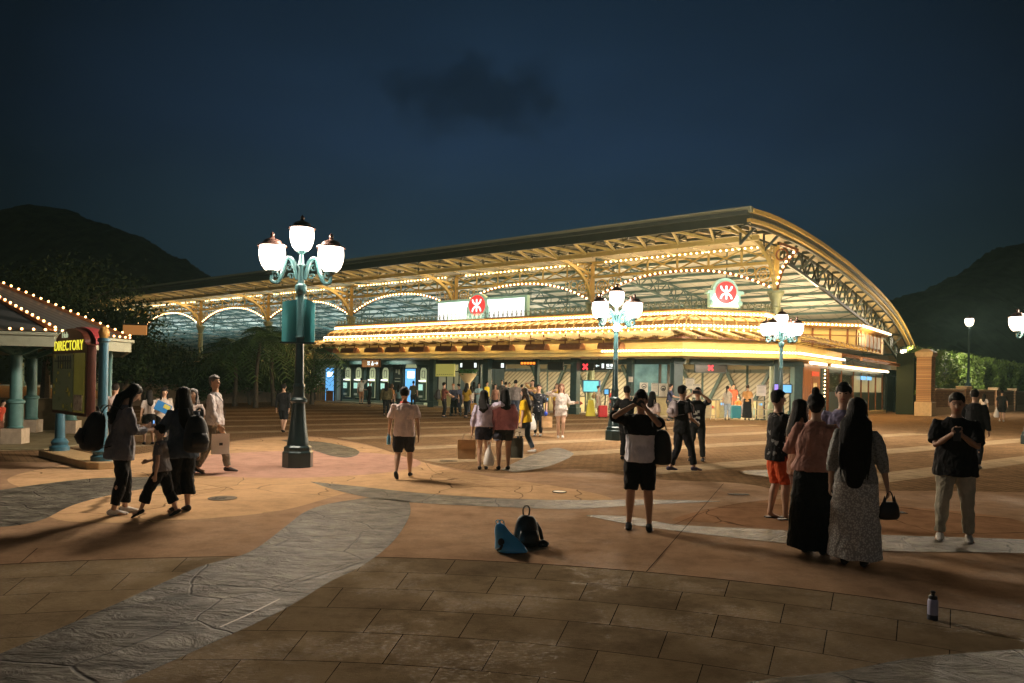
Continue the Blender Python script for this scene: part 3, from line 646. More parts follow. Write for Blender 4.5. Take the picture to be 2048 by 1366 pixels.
yellow = mat('yellow_paint', (.62, .45, .16), .45, var=.1, vscale=3)
scal = mat('brown_gold', (.38, .21, .06), .4, .2, var=.15)
sweep(MB(), [(.3, 3.28), (.3, 3.46), (.22, 3.5), (.22, 3.62), (.34, 3.66), (.34, 3.98), (1.5, 4.25), (1.6, 4.2), (.5, 3.9), (.5, 3.28)], LOW).build('lower_fascia', yellow, hall)
sweep(MB(), [(.52, 3.30), (.52, 3.36), (5.0, 3.36), (5.0, 3.30)], LOW).build('canopy_soffit', plank_mat('warm_soffit', (.52, .42, .24), .25, 't'), hall)
sweep(MB(), [(1.25, 4.62), (1.25, 4.95), (1.35, 4.98), (1.35, 4.62)], UP).build('valance', scal, hall)
cv = [(1.36+1.0*(q**1.9), 4.98+.52*(q**.75)) for q in np.linspace(0, 1, 7)]
sweep(MB(), cv+[(2.5, 5.48), (1.6, 4.9)], UP).build('cove_roof', mat('cove_brown', (.30, .16, .05), .4, .2, var=.15), hall)
sweep(MB(), [(2.36, 5.5), (2.26, 5.56), (2.26, 5.72), (2.18, 5.76), (2.18, 5.84), (2.6, 5.84), (2.6, 5.5)], UP).build('upper_fascia', scal, hall)
sweep(MB(), [(2.4, 5.7), (2.4, 5.75), (9.5, 5.75), (9.5, 5.7)], UP).build('flat_roof', roofm, hall)
sweep(MB(), [(1.6, 4.2), (1.6, 4.6), (1.75, 4.6), (1.75, 4.2)], UP).build('upper_wall', cream, hall)
def along(pts, gap, start=.3):
    for a, b in zip(pts[:-1], pts[1:]):
        L = np.linalg.norm(b-a); d = (b-a)/L; q = start
        while q < L-.05: yield a+d*q, d, np.array([-d[1], d[0]]); q += gap
# ribs on the cove, scallops, cresting
mb = MB()
for p, d, n in along(path_off(0, UP), .62):
    for (i0, z0), (i1, z1) in zip(cv[:-1], cv[1:]): mb.bar((*(p+n*(i0-.03)), z0+.02), (*(p+n*(i1-.03)), z1+.02), .05, .05)
    mb.cut('rib', yellow, hall)
mb = MB()
for p, d, n in along(path_off(1.22, UP), .3, .1): mb.lathe([(.02, -.16), (.10, -.08), (.14, .0)], 8, (*p, 4.66), .3)
mb.build('scallops', scal, hall)
mb = MB()
for p, d, n in along(path_off(2.3, UP), .36, .1):
    c = np.array([*p, 6.02]); pts = [c+np.array([*d, 0])*.13*math.cos(a)+np.array([0, 0, .16])*math.sin(a) for a in np.linspace(0, 2*math.pi, 10, endpoint=False)]
    mb.tube(pts, .022, 4, closed=True); q = c+np.array([*d, 0])*.18; mb.lathe([(.025, -.18), (.02, .12), (.045, .18), (.03, .24), (.005, .34)], 5, q)
for z in (5.87,):
    q = path_off(2.3, UP)
    for a, b in zip(q[:-1], q[1:]): mb.bar((*a, z), (*b, z), .05, .04)
mb.build('cresting', mat('cresting_iron', (.13, .15, .085), .45), hall)
# pergola: cantilevered rafters with perforated plates
def perf_mat():
    m = mat('perforated_plate', (.56, .40, .14), .5); t, b = nodes_of(m); n = t.nodes.new; l = t.links.new
    c = n('ShaderNodeTexCoord'); v = n('ShaderNodeTexVoronoi'); v.inputs['Randomness'].default_value = 0; v.inputs['Scale'].default_value = 5.5; l(c.outputs['UV'], v.inputs[0])
    g = n('ShaderNodeMath'); g.operation = 'LESS_THAN'; l(v.outputs['Distance'], g.inputs[0]); g.inputs[1].default_value = .30
    mx = n('ShaderNodeMix'); mx.data_type = 'RGBA'; l(g.outputs[0], mx.inputs[0]); mx.inputs[6].default_value = (.56, .40, .14, 1); mx.inputs[7].default_value = (.22, .12, .03, 1); l(mx.outputs[2], b.inputs['Base Color']); return m
pmat = perf_mat(); mb = MB()
for k, (p, d, n) in enumerate(along(path_off(0, LOW), 1.06, .25)):
    A0, B0 = p+n*1.25, p-n*1.15; D3 = np.array([*d, 0])
    a, b = np.array([*A0, 4.62]), np.array([*B0, 4.22])
    mb.slab([a-D3*.42+[0, 0, .06], b-D3*.36, b+D3*.42-[0, 0, .12], a+D3*.52-[0, 0, .04]], (0, 0, .05)); po = mb.cut('pergola_plate', pmat, hall)
    uv = po.data.uv_layers.new(name='UVMap')
    for lp in po.data.loops: i_ = lp.vertex_index % 4; uv.data[lp.index].uv = ((0, 0, 1, 1)[i_], (0, 2.4, 2.4, 0)[i_])
    mb.bar(a+D3*.02-[0, 0, .06], b+D3*.02-[0, 0, .12], .06, .12); mb.cut('pergola_rafter', gold, hall)
    mb.bar(np.array([*(p+n*1.3), 4.25]), np.array([*(p+n*.2), 4.40]), .05)
    c = np.array([*(p+n*.5), 4.3]); mb.tube([c+np.array([*n, 0])*.12*math.cos(x)+np.array([0, 0, .12])*math.sin(x) for x in np.linspace(-.5, 4, 8)], .022, 5); mb.cut('pergola_bracket', bronze, hall)
mb = MB()
for i, z in ((.9, 4.42), (-.6, 4.14)):
    q = path_off(i, LOW)
    for a, b in zip(q[:-1], q[1:]): mb.bar((*a, z), (*b, z), .06, .08)
mb.build('pergola_beams', bronze, hall)
# bulb rows of the canopy, with the light they give
LOWR = [P(-3.6, -3)[:2], E1, E2, E3]
def hall_row(i, z, pts, gap, r, m): 
    q = [np.array([*p, z]) for p in path_off(i, pts)]
    bulb_row(MB(), q, r, gap).build('light_string', m, hall); return q
r1 = hall_row(2.20, 5.64, UP, .2, .062, bulb_w); r2 = hall_row(1.22, 4.9, UP, .2, .062, bulb_w); r2b = hall_row(1.18, 4.70, UP, .4, .05, bulb_m)
r3 = hall_row(.16, 3.56, LOWR, .16, .06, bulb_w)
for q, e, dz, o in ((r1, 9, -.5, .35), (r2, 13, -.35, .4), (r3, 15, -.5, .3)):
    for a, b in zip(q[:-1], q[1:]):
        d = unit(b-a); n = np.array([-d[1], d[0], 0]); L = np.linalg.norm(b-a)
        area_along('bulb_light', a-n*o, b-n*o, .12, e*L, WARM, -n+np.array([0, 0, dz]), hall)
        area_along('bulb_light', a-n*(o+.1), b-n*(o+.1), .12, e*L*.12, WARM, n*.8+np.array([0, 0, .5 if q is not r3 else -.3]), hall)
a, b = P(22, -3.25, 3.98), P(-3.6, -3.25, 3.98); area_along('pendant_wash', a, b, .1, 300, (1, .72, .34), (*(D2*.8), -.25), hall)
# storefront: columns, lintel
def SU(u, v, t): return onT(u, v, t)[0]
green = mat('dark_teal_paint', (.035, .065, .065), .4, var=.15)
for u, t, w in ((866, .2, .42), (960, .9, .16), (974, 0, .42), (1073, .4, .24), (1150, -.1, .44), (1260, .2, .34)):
    s = SU(u, 790, t); p = P(s, t, 1.65); mb = MB(); mb.box(p, (w, w, 3.3), A_); mb.box(P(s, t, .2), (w+.12, w+.12, .4), A_); mb.box(P(s, t, 3.1), (w+.08, w+.08, .12), A_); mb.build('column', green, hall, bevel=.012)
for u, Y, w in ((1353, 40.0, .5), (1551, 40.6, .34), (1592, 41.8, .5)):
    p = at(u, 800, Y); mb = MB(); mb.box((p[0], p[1], 1.65), (w, w, 3.3), .13); mb.box((p[0], p[1], .25), (w+.14, w+.14, .5), .13); mb.box((p[0], p[1], 3.05), (w+.1, w+.1, .14), .13); mb.build('column', green, hall, bevel=.012)
mb = MB(); mb.bar(P(24, .6, 3.12), P(-6.8, .6, 3.12), .2, .3); a = P(-7.1, .5, 3.12); mb.bar(a, a+np.array([*CHD, 0])*6.2, .2, .3); mb.build('lintel', green, hall)
mb = MB(); mb.bar(P(23, 1.0, .05), P(-6.6, 1.0, .05), 2.0, .1); mb.build('step', mat('step_stone', (.4, .33, .23), .5, var=.1), hall)
# back wall with slanting slats, bracing in front of it
def slat_mat():
    m = mat('slatted_wall', (.5, .45, .36), .5); t, b = nodes_of(m); n = t.nodes.new; l = t.links.new
    geo = n('ShaderNodeNewGeometry'); dt = n('ShaderNodeVectorMath'); dt.operation = 'DOT_PRODUCT'; l(geo.outputs['Position'], dt.inputs[0]); dt.inputs[1].default_value = (D1[0]*.8, D1[1]*.8, 1.0)
    f = n('ShaderNodeMath'); f.operation = 'MULTIPLY'; l(dt.outputs['Value'], f.inputs[0]); f.inputs[1].default_value = 3.2
    fr = n('ShaderNodeMath'); fr.operation = 'FRACT'; l(f.outputs[0], fr.inputs[0]); g = n('ShaderNodeMath'); g.operation = 'GREATER_THAN'; l(fr.outputs[0], g.inputs[0]); g.inputs[1].default_value = .62
    mx = n('ShaderNodeMix'); mx.data_type = 'RGBA'; l(g.outputs[0], mx.inputs[0]); mx.inputs[6].default_value = (.55, .50, .40, 1); mx.inputs[7].default_value = (.29, .26, .20, 1); l(mx.outputs[2], b.inputs['Base Color']); return m
mb = MB(); mb.bar(P(13, 10, 1.35), P(-9.5, 10, 1.35), .15, 2.7); mb.build('slatted_wall', slat_mat(), hall)
mb = MB()
for s in (8.5, 4.5, .5, -4, -7):
    mb.bar(P(s, 9.6, 0), P(s+1.6, 9.6, 3.2), .22, .2); mb.bar(P(s, 9.6, 0), P(s-1.6, 9.6, 3.2), .22, .2); mb.bar(P(s, 9.5, 0), P(s, 9.5, 3.2), .12)
mb.build('cross_bracing', green, hall)
mb = MB(); mb.bar(P(13, 10, 3.1), P(-9.5, 10, 3.1), .2, .3); mb.bar(P(13, 10.1, 4.2), P(-9.5, 10.1, 4.2), .1, 1.6); mb.build('inner_lintel', mat('inner_panel', (.36, .34, .25), .5), hall)
HW = (1.0, .82, .50)
for s in (10, 6, 2, -2.5, -6.5): lamp('hall_light', 'AREA', P(s, 4.5, 3.2), 520, HW, hall, 2.2, .6, (0, 0, -1))
p = at(1470, 790, 42.5); lamp('hall_light', 'AREA', (p[0], p[1], 3.2), 380, (1, .82, .5), hall, 2.5, .8, (0, 0, -1))
for s in (19.5, 15.5): lamp('hall_light', 'AREA', P(s, .1, 3.2), 26, (.85, 1, .8), hall, 2.0, .3, (0.2*D2[0], .2*D2[1], -1))

# clerestory box behind the corner lamps
c0 = at(1610, 650, 45)[:2]; c1 = c0+CHD*3.6; c2 = c1+D2*8.4; cl = [c0-CHD*3, c1, c2]
sweep(MB(), [(.3, 4.3), (.3, 5.5), (.5, 5.5), (.5, 4.3)], cl).build('clerestory_wall', mat('clerestory_panel', (.50, .42, .18), .5), hall)
sweep(MB(), [(0, 5.55), (-.1, 5.62), (-.1, 5.85), (4, 5.85), (4, 5.5), (.1, 5.5)], cl).build('clerestory_roof', scal, hall)
q = [np.array([*p, 5.7]) for p in path_off(-.17, cl)]; bulb_row(MB(), q, .06, .26).build('light_string', bulb_w, hall)
for a, b in zip(q[:-1], q[1:]):
    d = unit(b-a); n = np.array([-d[1], d[0], 0]); area_along('bulb_light', a-n*.15, b-n*.15, .1, 26*np.linalg.norm(b-a), WARM, -n*.4+np.array([0, 0, -1]), hall)
mb = MB()
for p, d, n in along(path_off(.28, cl), 1.15, .2): mb.bar((*p, 4.35), (*p, 5.5), .1, .1); mb.bar((*p, 5.1), (*(p+d*1.1), 5.1), .04)
mb.build('clerestory_mullions', bronze, hall)
wl = MB(); a = c1+D2*1.2-np.array([-D2[1], D2[0]])*-.26
wl.bar((*(path_off(.27, cl)[1]+D2*.8), 4.95), (*(path_off(.27, cl)[1]+D2*7.2), 4.95), .06, .8); wl.build('louvre', mat('louvre_dark', (.06, .05, .03), .5), hall)

# ------------------------------------------------------------------ side shop under the gable
shop = empty('shop_front', P(-11.4, 14), 'wood-panelled shop front with bulb-lit display windows beside the hedge', 'shop')
s_ = -11.4
wood = mat('orange_wood', (.32, .12, .035), .4, var=.25, vscale=1.5, stretch=(6, 6, .6))
mb = MB(); mb.bar(P(s_, 6, 1.65), P(s_, 11.0, 1.65), .2, 3.3); mb.build('wall', wood, shop)
mb = MB(); mb.bar(P(s_, 11.05, .9), P(s_, 27, .9), .2, 1.4); mb.bar(P(s_, 11.05, 3.0), P(s_, 27, 3.0), .22, .5); mb.build('stall_riser', green, shop)
mb = MB(); mb.bar(P(s_-.1, 11, .12), P(s_-.1, 27.2, .12), .5, .24); mb.build('plinth', cream, shop)
win = mat('lit_display', (.4, .36, .2), .3, emit=(.75, .68, .36), estr=.22, var=.3, vscale=.8)
mb = MB(); mb.bar(P(s_-.02, 17.5, 2.15), P(s_-.02, 26.8, 2.15), .08, 1.2); mb.build('display_window', win, shop)
mb = MB(); mb.bar(P(s_-.02, 11.2, 2.15), P(s_-.02, 17.3, 2.15), .08, 1.2); mb.build('window', mat('dark_glass', (.05, .06, .05), .12), shop)
mb = MB()
for t in np.r_[11.1, 14.2, np.arange(17.4, 27.5, 2.35)]: mb.bar(P(s_-.08, t, .2), P(s_-.08, t, 3.0), .12); mb.cut('mullion', bronze, shop)
mb = MB(); mb.bar(P(s_-.12, 7.4, 1.2), P(s_-.12, 8.7, 1.2), .06, 2.4); mb.build('door', mat('door_wood', (.24, .085, .025), .4, var=.2), shop)
mb = MB(); mb.bar(P(s_-.17, 7.75, 1.75), P(s_-.17, 8.35, 1.75), .03, .75); mb.build('notice', mat('notice_paper', (.75, .6, .3), .6, emit=(.8, .55, .2), estr=.15, var=.2, vscale=5), shop)
mb = MB(); mb.bar(P(s_-.14, 7.5, 2.65), P(s_-.14, 8.9, 2.65), .03, .28); mb.build('sign_plate', mat('red_sign', (.5, .05, .02), .4, emit=(1, .1, .03), estr=.25), shop)
mb = MB(); mb.bar(P(s_-.06, 9.6, 0), P(s_-.06, 9.6, 3.0), .5, .5); mb.build('pier', iron, shop)
bulb_row(MB(), [P(s_-.36, 9.35, .9), P(s_-.36, 9.35, 3.0)], .045, .22).build('light_string', bulb_m, shop)
for t0, t1 in ((5.8, 9.1), (10.4, 27.0)):
    mb = MB(); mb.bar(P(s_-.3, t0, 3.28), P(s_-.3, t1, 3.28), .36, .16); mb.build('bulb_canopy', scal, shop)
    bulb_row(MB(), [P(s_-.5, t0, 3.22), P(s_-.5, t1, 3.22)], .07, .27).build('light_string', bulb_w, shop)
    area_along('bulb_light', P(s_-.62, t0, 3.15), P(s_-.62, t1, 3.15), .1, 16*(t1-t0), WARM, P(-1, 0)-P(0, 0)+np.array([0, 0, -.9]), shop)
    area_along('bulb_light', P(s_-.6, t0, 3.3), P(s_-.6, t1, 3.3), .1, 3*(t1-t0), WARM, P(.6, 0)-P(0, 0)+np.array([0, 0, .8]), shop)
mb = MB()
blue_sign = mat('blue_sign', (.05, .2, .5), .4, emit=(.25, .6, 1), estr=.8)
for t in (19.3, 21.2): mb.bar(P(s_-.2, t, 2.62), P(s_-.2, t+1.3, 2.62), .06, .26); mb.cut('sign_plate', blue_sign, shop)
# lean-to of rusty slats that runs past the gable
mb = MB()
for t in np.arange(13, 38, .42):
    mb.slab([P(s_+.6, t, 4.25), P(s_-1.7, t+.1, 3.72), P(s_-1.7, t+.26, 3.72), P(s_+.6, t+.16, 4.25)], (0, 0, .06))
mb.bar(P(s_-1.6, 12.8, 3.66), P(s_-1.6, 38.3, 3.66), .16, .14); mb.bar(P(s_+.2, 12.8, 4.05), P(s_+.2, 38.3, 4.05), .14, .14); mb.build('lean_to', mat('rust_slats', (.28, .12, .04), .5, var=.2), shop)

# sliding gate panels at the end of the shop
gp_ = empty('gate_panels', P(s_-.2, 33), 'tall dark green closed gate panels between the lit shop and brick pillar', 'gate')
mb = MB(); mb.bar(P(s_-.2, 27.3, 1.45), P(s_-.2, 37, 1.45), .12, 2.7); mb.build('leaf', mat('gate_green', (.022, .035, .03), .5, var=.2), gp_)
mb = MB(); mb.bar(P(s_-.2, 38.6, 1.55), P(s_-.2, 43.5, 1.55), .12, 2.9); mb.build('leaf', mat('gate_teal', (.03, .06, .06), .5), gp_)
mb = MB()
for t in (27.3, 30.5, 33.7, 37, 38.6, 43.5): mb.bar(P(s_-.3, t, 0), P(s_-.3, t, 3.1), .14)
mb.bar(P(s_-.3, 27.3, 2.95), P(s_-.3, 43.5, 2.95), .08); mb.build('frame', iron, gp_)

# ------------------------------------------------------------------ pendant trough lamps along the canopy
shade_m = mat('pendant_shade', (.20, .08, .03), .4, .3, var=.15); pend0 = None
pm_in = mat('pendant_glow', (.8, .8, .7), .4, emit=(.75, 1, .95), estr=2.0, sample=False)
def pendant():
    r = empty('pendant_lamp', (0, 0, 0)); n = 9; prof = [(.30*math.cos(a), .34*math.sin(a)-.34) for a in np.linspace(0, math.pi, n)]
    mb = MB(); L = 1.35
    for x in (-L/2, L/2): pass
    A = [(-L/2, y, z) for y, z in prof]; B = [(-L/2+.12, y*.98, z) for y, z in prof]; Cc = [(L/2, y, z) for y, z in prof]
    mb.strip(A, Cc); mb.sheet(A[::-1]); mb.sheet(Cc); pass
    for z in (-.1, -.2): pass
    for a in (.6, 1.1, 2.0, 2.5): mb.bar((-L/2, .315*math.cos(a), .35*math.sin(a)-.34), (L/2, .315*math.cos(a), .35*math.sin(a)-.34), .03)
    mb.build('shade', shade_m, r, local=True)
    mb = MB(); mb.box((0, 0, -.26), (L*.9, .2, .03)); mb.build('tube', pm_in, r, local=True)
    mb = MB(); mb.bar((-.45, 0, -.02), (-.45, 0, .5), .05); mb.bar((.45, 0, -.02), (.45, 0, .5), .05); mb.build('stem', bronze, r, local=True); return r
def dup(root, loc, rz=None):
    r = root.copy(); COL.objects.link(r); r.location = tuple(map(float, loc))
    if rz is not None: r.rotation_euler.z = rz
    for ch in list(root.children):
        c = ch.copy(); COL.objects.link(c); c.parent = r
        for g2 in ch.children:
            d = g2.copy(); COL.objects.link(d); d.parent = c
    return r
pu = [628, 660, 700, 748, 790, 838, 892, 946, 1006, 1074, 1144, 1222]
pend0 = pendant(); rzp = math.atan2(-D1[1], -D1[0])
pl = ['far left end of the canopy, first pendant beyond the banner', 'second brown trough pendant from the left end of the canopy', 'brown trough pendant hanging above the first ticket arches', 'brown trough pendant hanging right of the brown ticket sign', 'brown trough pendant over the middle ticket machines', 'brown trough pendant over the second blue lit ticket bay', 'brown trough pendant above the yellow-green notice board', 'brown trough pendant above the cream urn planter', 'brown trough pendant left of the orange LED board', 'brown trough pendant above the blank black hanging board', 'brown trough pendant between the black board and the red cross sign', 'last brown trough pendant on the right, behind the middle lamp post']
for i, u in enumerate(pu):
    s, z = onT(u, 697, -3.35); o = pend0 if i == 0 else dup(pend0, (0, 0, 0))
    o.location = tuple(P(s, -3.35, 3.98)); o.rotation_euler.z = rzp
    tag(o, pl[i], 'pendant lamp', 'trough pendants under the canopy edge')
    if i % 2 == 0: lamp('pendant_light', 'SPOT', P(s, -3.35, 3.55), 45, (1, .85, .6), hall, .1, direc=(0, 0, -1)).data.spot_size = 2.2

# ------------------------------------------------------------------ roof signs with the railway roundel
white_lit = mat('sign_white', (.9, .9, .88), .4, emit=(1, 1, .96), estr=1.25)
red_lit = mat('sign_red', (.6, .02, .02), .4, emit=(.85, .06, .05), estr=.75)
mint = mat('mint_frame', (.40, .62, .50), .45, emit=(.35, .75, .55), estr=.12)
def roundel(parent, M, r):                # red disc with a white bar crossed by two bows
    d = MB(); d.tube([(0, 0, .0), (0, 0, .05)], r, 40); o = d.build('roundel', red_lit, parent, local=True, smooth=30); o.matrix_local = M
    w = r*.17; mb = MB()
    def stroke(pts):
        L, R = [], []
        for i, p in enumerate(pts):
            a = np.array(pts[max(i-1, 0)]); b = np.array(pts[min(i+1, len(pts)-1)]); t = unit(b-a); n = np.array([-t[1], t[0]])
            L.append((*(np.array(p)+n*w/2), .062)); R.append((*(np.array(p)-n*w/2), .062))
        mb.strip(L, R)
    stroke([(0, -.62*r), (0, .62*r)])
    for sg in (1, -1):
        stroke([(.52*r*math.cos(a), sg*(.60*r+.50*r*math.sin(a))) for a in np.linspace(-math.pi, 0, 17)])
    o = mb.build('roundel_mark', white_lit, parent, local=True); o.matrix_local = M
XD = -D1
sgR = empty('roundel_sign', P(onT(1448, 618, -.4)[0], -.4, 5.85), 'arched mint-green sign with a large red roundel standing on the canopy corner', 'station sign')
b = np.array(sgR.location); Mx = frame_at((0, 0, 0), (*CHD, 0)); 
def arch_poly(hw, h0, r, n=16): return [(-hw, 0), (hw, 0), (hw, h0)]+[(r*math.cos(a), h0+.1+r*math.sin(a)) for a in np.linspace(0, math.pi, n)]+[(-hw, h0)]
def lift(poly, M, z): return [np.array(M @ Vector((x, y, z))) for x, y in poly]
mb = MB(); mb.slab(lift(arch_poly(.82, .72, .68), Mx, -.2), np.array(Mx.to_3x3() @ Vector((0, 0, .34)))); mb.slab(lift([(-1.0, .68), (1.0, .68), (.92, .84), (-.92, .84)], Mx, -.22), np.array(Mx.to_3x3() @ Vector((0, 0, .42)))); mb.build('frame', mint, sgR, local=True)
mb = MB(); mb.slab(lift([(-.7, .05), (.7, .05), (.7, .5), (.55, .68), (-.55, .68), (-.7, .5)], Mx, .15), np.array(Mx.to_3x3() @ Vector((0, 0, .03)))); mb.build('panel', white_lit, sgR, local=True)
mb = MB()
for sx in (-.76, .76): mb.ball(np.array(Mx @ Vector((sx, .2, .2))), .14, 10, 6); mb.bar(np.array(Mx @ Vector((sx, 0, .05))), np.array(Mx @ Vector((sx, .68, .05))), .14)
mb.build('ornament', mint, sgR, local=True, smooth=40)
roundel(sgR, Mx @ Matrix.Translation((0, .74, .19)), .55)
lamp('sign_light', 'AREA', b+np.array([CHD[1]*1.3, -CHD[0]*1.3, .3]), 22, (.85, 1, .92), sgR, .8, .2, (-CHD[1], CHD[0], .6))
s0, s1 = onT(878, 636, .6)[0], onT(1052, 620, .6)[0]; smid = onT(958, 620, .6)[0]
sgL = empty('long_sign', P(smid, .6, 5.85), 'long glowing white name board with a red roundel in its middle, on the canopy', 'station sign')
Mx = frame_at((0, 0, 0), XD); l0, l1 = smid-s0, smid-s1
mb = MB(); mb.slab(lift([(l0, .12), (l1, .12), (l1, 1.35), (l0, 1.35)], Mx, -.1), np.array(Mx.to_3x3() @ Vector((0, 0, .2)))); mb.build('panel', white_lit, sgL, local=True)
mb = MB(); mb.slab(lift([(l0-.1, 1.36), (l1+.1, 1.36), (l1+.1, 1.5), (l0-.1, 1.5)], Mx, -.15), np.array(Mx.to_3x3() @ Vector((0, 0, .36)))); mb.slab(lift(arch_poly(.95, .9, .85), Mx, -.16), np.array(Mx.to_3x3() @ Vector((0, 0, .34)))); mb.slab(lift([(l1, 0), (l1+.2, 0), (l1+.2, 1.5), (l1, 1.5)], Mx, -.12), np.array(Mx.to_3x3() @ Vector((0, 0, .3)))); mb.build('frame', mint, sgL, local=True)
roundel(sgL, Mx @ Matrix.Translation((0, 1.02, .2)), .68)
lamp('sign_light', 'AREA', P(smid, -.9, 6.0), 30, (.9, 1, .95), sgL, 3, .2, (*D2, .5))
# ------------------------------------------------------------------ ornate street lamps
lamp_iron = mat('lamp_iron', (.012, .03, .034), .32, .3, var=.15)
lamp_teal = mat('lamp_teal', (.016, .048, .053), .35, .2, var=.15)
globe_m = mat('lit_globe', (.9, .9, .9), .3, emit=(1.0, .84, .66), estr=285.0)
cap_m = mat('lantern_cap', (.05, .025, .02), .35, .4)
def globe(r, c, k=1.0, gm=None):
    c = np.array(c); MB().lathe([(.05*k, 0), (.12*k, .02*k), (.19*k, .10*k), (.232*k, .21*k), (.248*k, .32*k), (.245*k, .40*k), (.235*k, .46*k)], 16, c).build('globe', gm or globe_m, r, local=True, smooth=50)
    cp = MB().lathe([(.25*k, .462*k), (.28*k, .475*k), (.27*k, .50*k), (.19*k, .53*k), (.16*k, .59*k), (.10*k, .62*k), (.05*k, .64*k), (.03*k, .68*k), (.045*k, .71*k), (.01*k, .76*k)], 16, c).build('lantern_cap', cap_m, r, local=True, smooth=40)
    ft = MB().lathe([(.03*k, -.14*k), (.035*k, -.06*k), (.09*k, -.01*k), (.13*k, .05*k)], 12, c).build('globe_holder', lamp_teal, r, local=True, smooth=40)
def ornate_lamp(loc, angles, rz, lab, small=False, group='ornate plaza lamp posts', gm=None):
    r = empty('street_lamp', (*loc[:2], 0), lab, 'street lamp', group, rz)
    MB().lathe([(.30, 0), (.30, .30), (.27, .33), (.27, .40), (.22, .44)], 8, (0, 0, 0), rot=.39).build('plinth', lamp_iron, r, local=True, bevel=.01)
    MB().lathe([(.215, .44), (.21, .50), (.19, .62), (.15, .95), (.125, 1.22), (.125, 1.27), (.17, 1.30), (.17, 1.34), (.12, 1.38), (.11, 1.55), (.12, 1.58), (.12, 1.62), (.10, 1.66)], 16).build('base', lamp_iron, r, local=True, smooth=40)
    MB().lathe([(.095, 1.66), (.078, 2.5), (.072, 2.55)], 14).build('pole', lamp_iron, r, local=True, smooth=40)
    MB().lathe([(.075, 2.55), (.095, 2.58), (.075, 2.62), (.07, 3.42), (.10, 3.45), (.12, 3.52), (.115, 3.60), (.07, 3.64), (.06, 3.95), (.09, 4.0), (.06, 4.05), (.045, 4.14), (.04, 4.2)], 14).build('upper_pole', lamp_teal, r, local=True, smooth=40)
    for a in angles:
        d = np.array([math.cos(a), math.sin(a), 0]); up = np.array([0, 0, 1.0])
        pts = crom([up*3.72+d*.06, up*4.06+d*.16, up*4.12+d*.28, up*3.85+d*.36, up*3.66+d*.46, up*3.68+d*.57, up*3.80+d*.575], 5)
        mb = MB(); mb.tube(pts, list(np.linspace(.055, .035, len(pts))), 7)
        for c, q in ((up*3.95+d*.24, .075), (up*3.80+d*.50, .06), (up*3.78+d*.2, .06)):
            mb.tube([c+d*q*k_*math.cos(x)+up*q*k_*math.sin(x) for x, k_ in zip(np.linspace(0, 7.5, 14), np.linspace(1.1, .25, 14))], .02, 5)
        mb.build('arm', lamp_teal, r, local=True, smooth=40); globe(r, d*.575+up*3.87, 1.03, gm)
    globe(r, (0, 0, 4.27), .96, gm)
    if small: MB().ball((0, -.16, 3.58), .13, 14, 10).build('small_globe', globe_m, r, local=True, smooth=60)
    return r
g1 = gnd(595, 934); ornate_lamp(g1, (0, math.pi), .05, 'nearest ornate lamp post, three glowing globes above a teal double banner')
g2 = gnd(1228, 880); ornate_lamp(g2, [.52, math.pi-.52, math.pi+.35, -.35], .0, 'middle ornate lamp post with five globes, standing behind the man photographing', True)
g3 = at(1561, 780, 30.0); ornate_lamp(g3, [.45, math.pi-.45, math.pi+.5, -.5], .1, 'third ornate lamp post, in front of the canopy corner at the right')
g5 = at(2063, 780, 25.5); ornate_lamp(g5, (0, math.pi), .1, 'lamp post at the right edge of the photo showing only one globe and arm', gm=mat('lit_globe_strong', (.9, .9, .9), .3, emit=(1.0, .82, .60), estr=300.0))
# banner round the first pole
bn = empty('banner', (*g1[:2], 2.46), 'teal double-sided banner panel hung on the nearest ornate lamp post', 'banner')
bt = mat('banner_teal', (.022, .16, .18), .5, var=.12, vscale=2)
mb = MB()
A = [(-.33, -.10, 0), (-.08, .10, 0), (.10, .10, 0), (.32, -.10, 0)]
for p, q in zip(A[:-1], A[1:]):
    h0 = .80 if abs(p[0]) > .2 else .88; h1 = .80 if abs(q[0]) > .2 else .88
    mb.slab([(*p[:2], .02), (*q[:2], .02), (*q[:2], h1), (*p[:2], h0)], (0, -.02, 0))
mb.build('panel', bt, bn, local=True)
mb = MB(); mb.bar((-.36, -.12, 0), (.36, -.12, 0), .03); mb.bar((-.3, -.06, .0), (.3, -.06, .0), .04); mb.build('bracket', lamp_iron, bn, local=True)
# wall lantern under the gable
q = at(1807, 705, 56); wl_ = empty('wall_lantern', q, 'small lit lantern mounted under the far end of the gable', 'lantern')
MB().lathe([(.14, -.3), (.24, .2)], 6).build('glass', mat('lantern_glass', (.9, .9, .9), .3, emit=(1, .8, .6), estr=7), wl_, local=True)
MB().lathe([(.3, .2), (.2, .36), (.05, .5)], 6).build('cap', iron, wl_, local=True); mb = MB(); mb.bar((0, 0, .4), (.4, .8, .5), .06); mb.bar((0, 0, -.6), (0, 0, -.3), .05); mb.build('bracket', iron, wl_, local=True)

# ------------------------------------------------------------------ directory board on its two posts
L_, R_ = gnd(119, 914), gnd(203, 936); dv = unit(R_-L_); nv = np.array([dv[1], -dv[0], 0])    # nv points to the reader
dr = empty('directory_board', (L_+R_)/2, 'dark red arched directory board with yellow lettering between two fluted teal posts', 'information board')
blue_post = mat('post_blue', (.03, .10, .14), .4, var=.15); redm = mat('board_red', (.065, .016, .007), .45, var=.2); crest_m = mat('crest_red', (.24, .028, .03), .5)
kerb = mat('kerb_ochre', (.40, .27, .13), .55, var=.15)
W_ = np.linalg.norm(R_-L_)
sl_ = [(L_-dv*.35)+nv*.3, (R_+dv*.1)+nv*.3, (R_+dv*.3)+nv*.15, (R_+dv*.32)-nv*.12, (R_+dv*.12)-nv*.3, (L_-dv*.35)-nv*.3]
mb = MB(); mb.slab(sl_, (0, 0, .14)); mb.build('kerb_base', kerb, dr, bevel=.02)
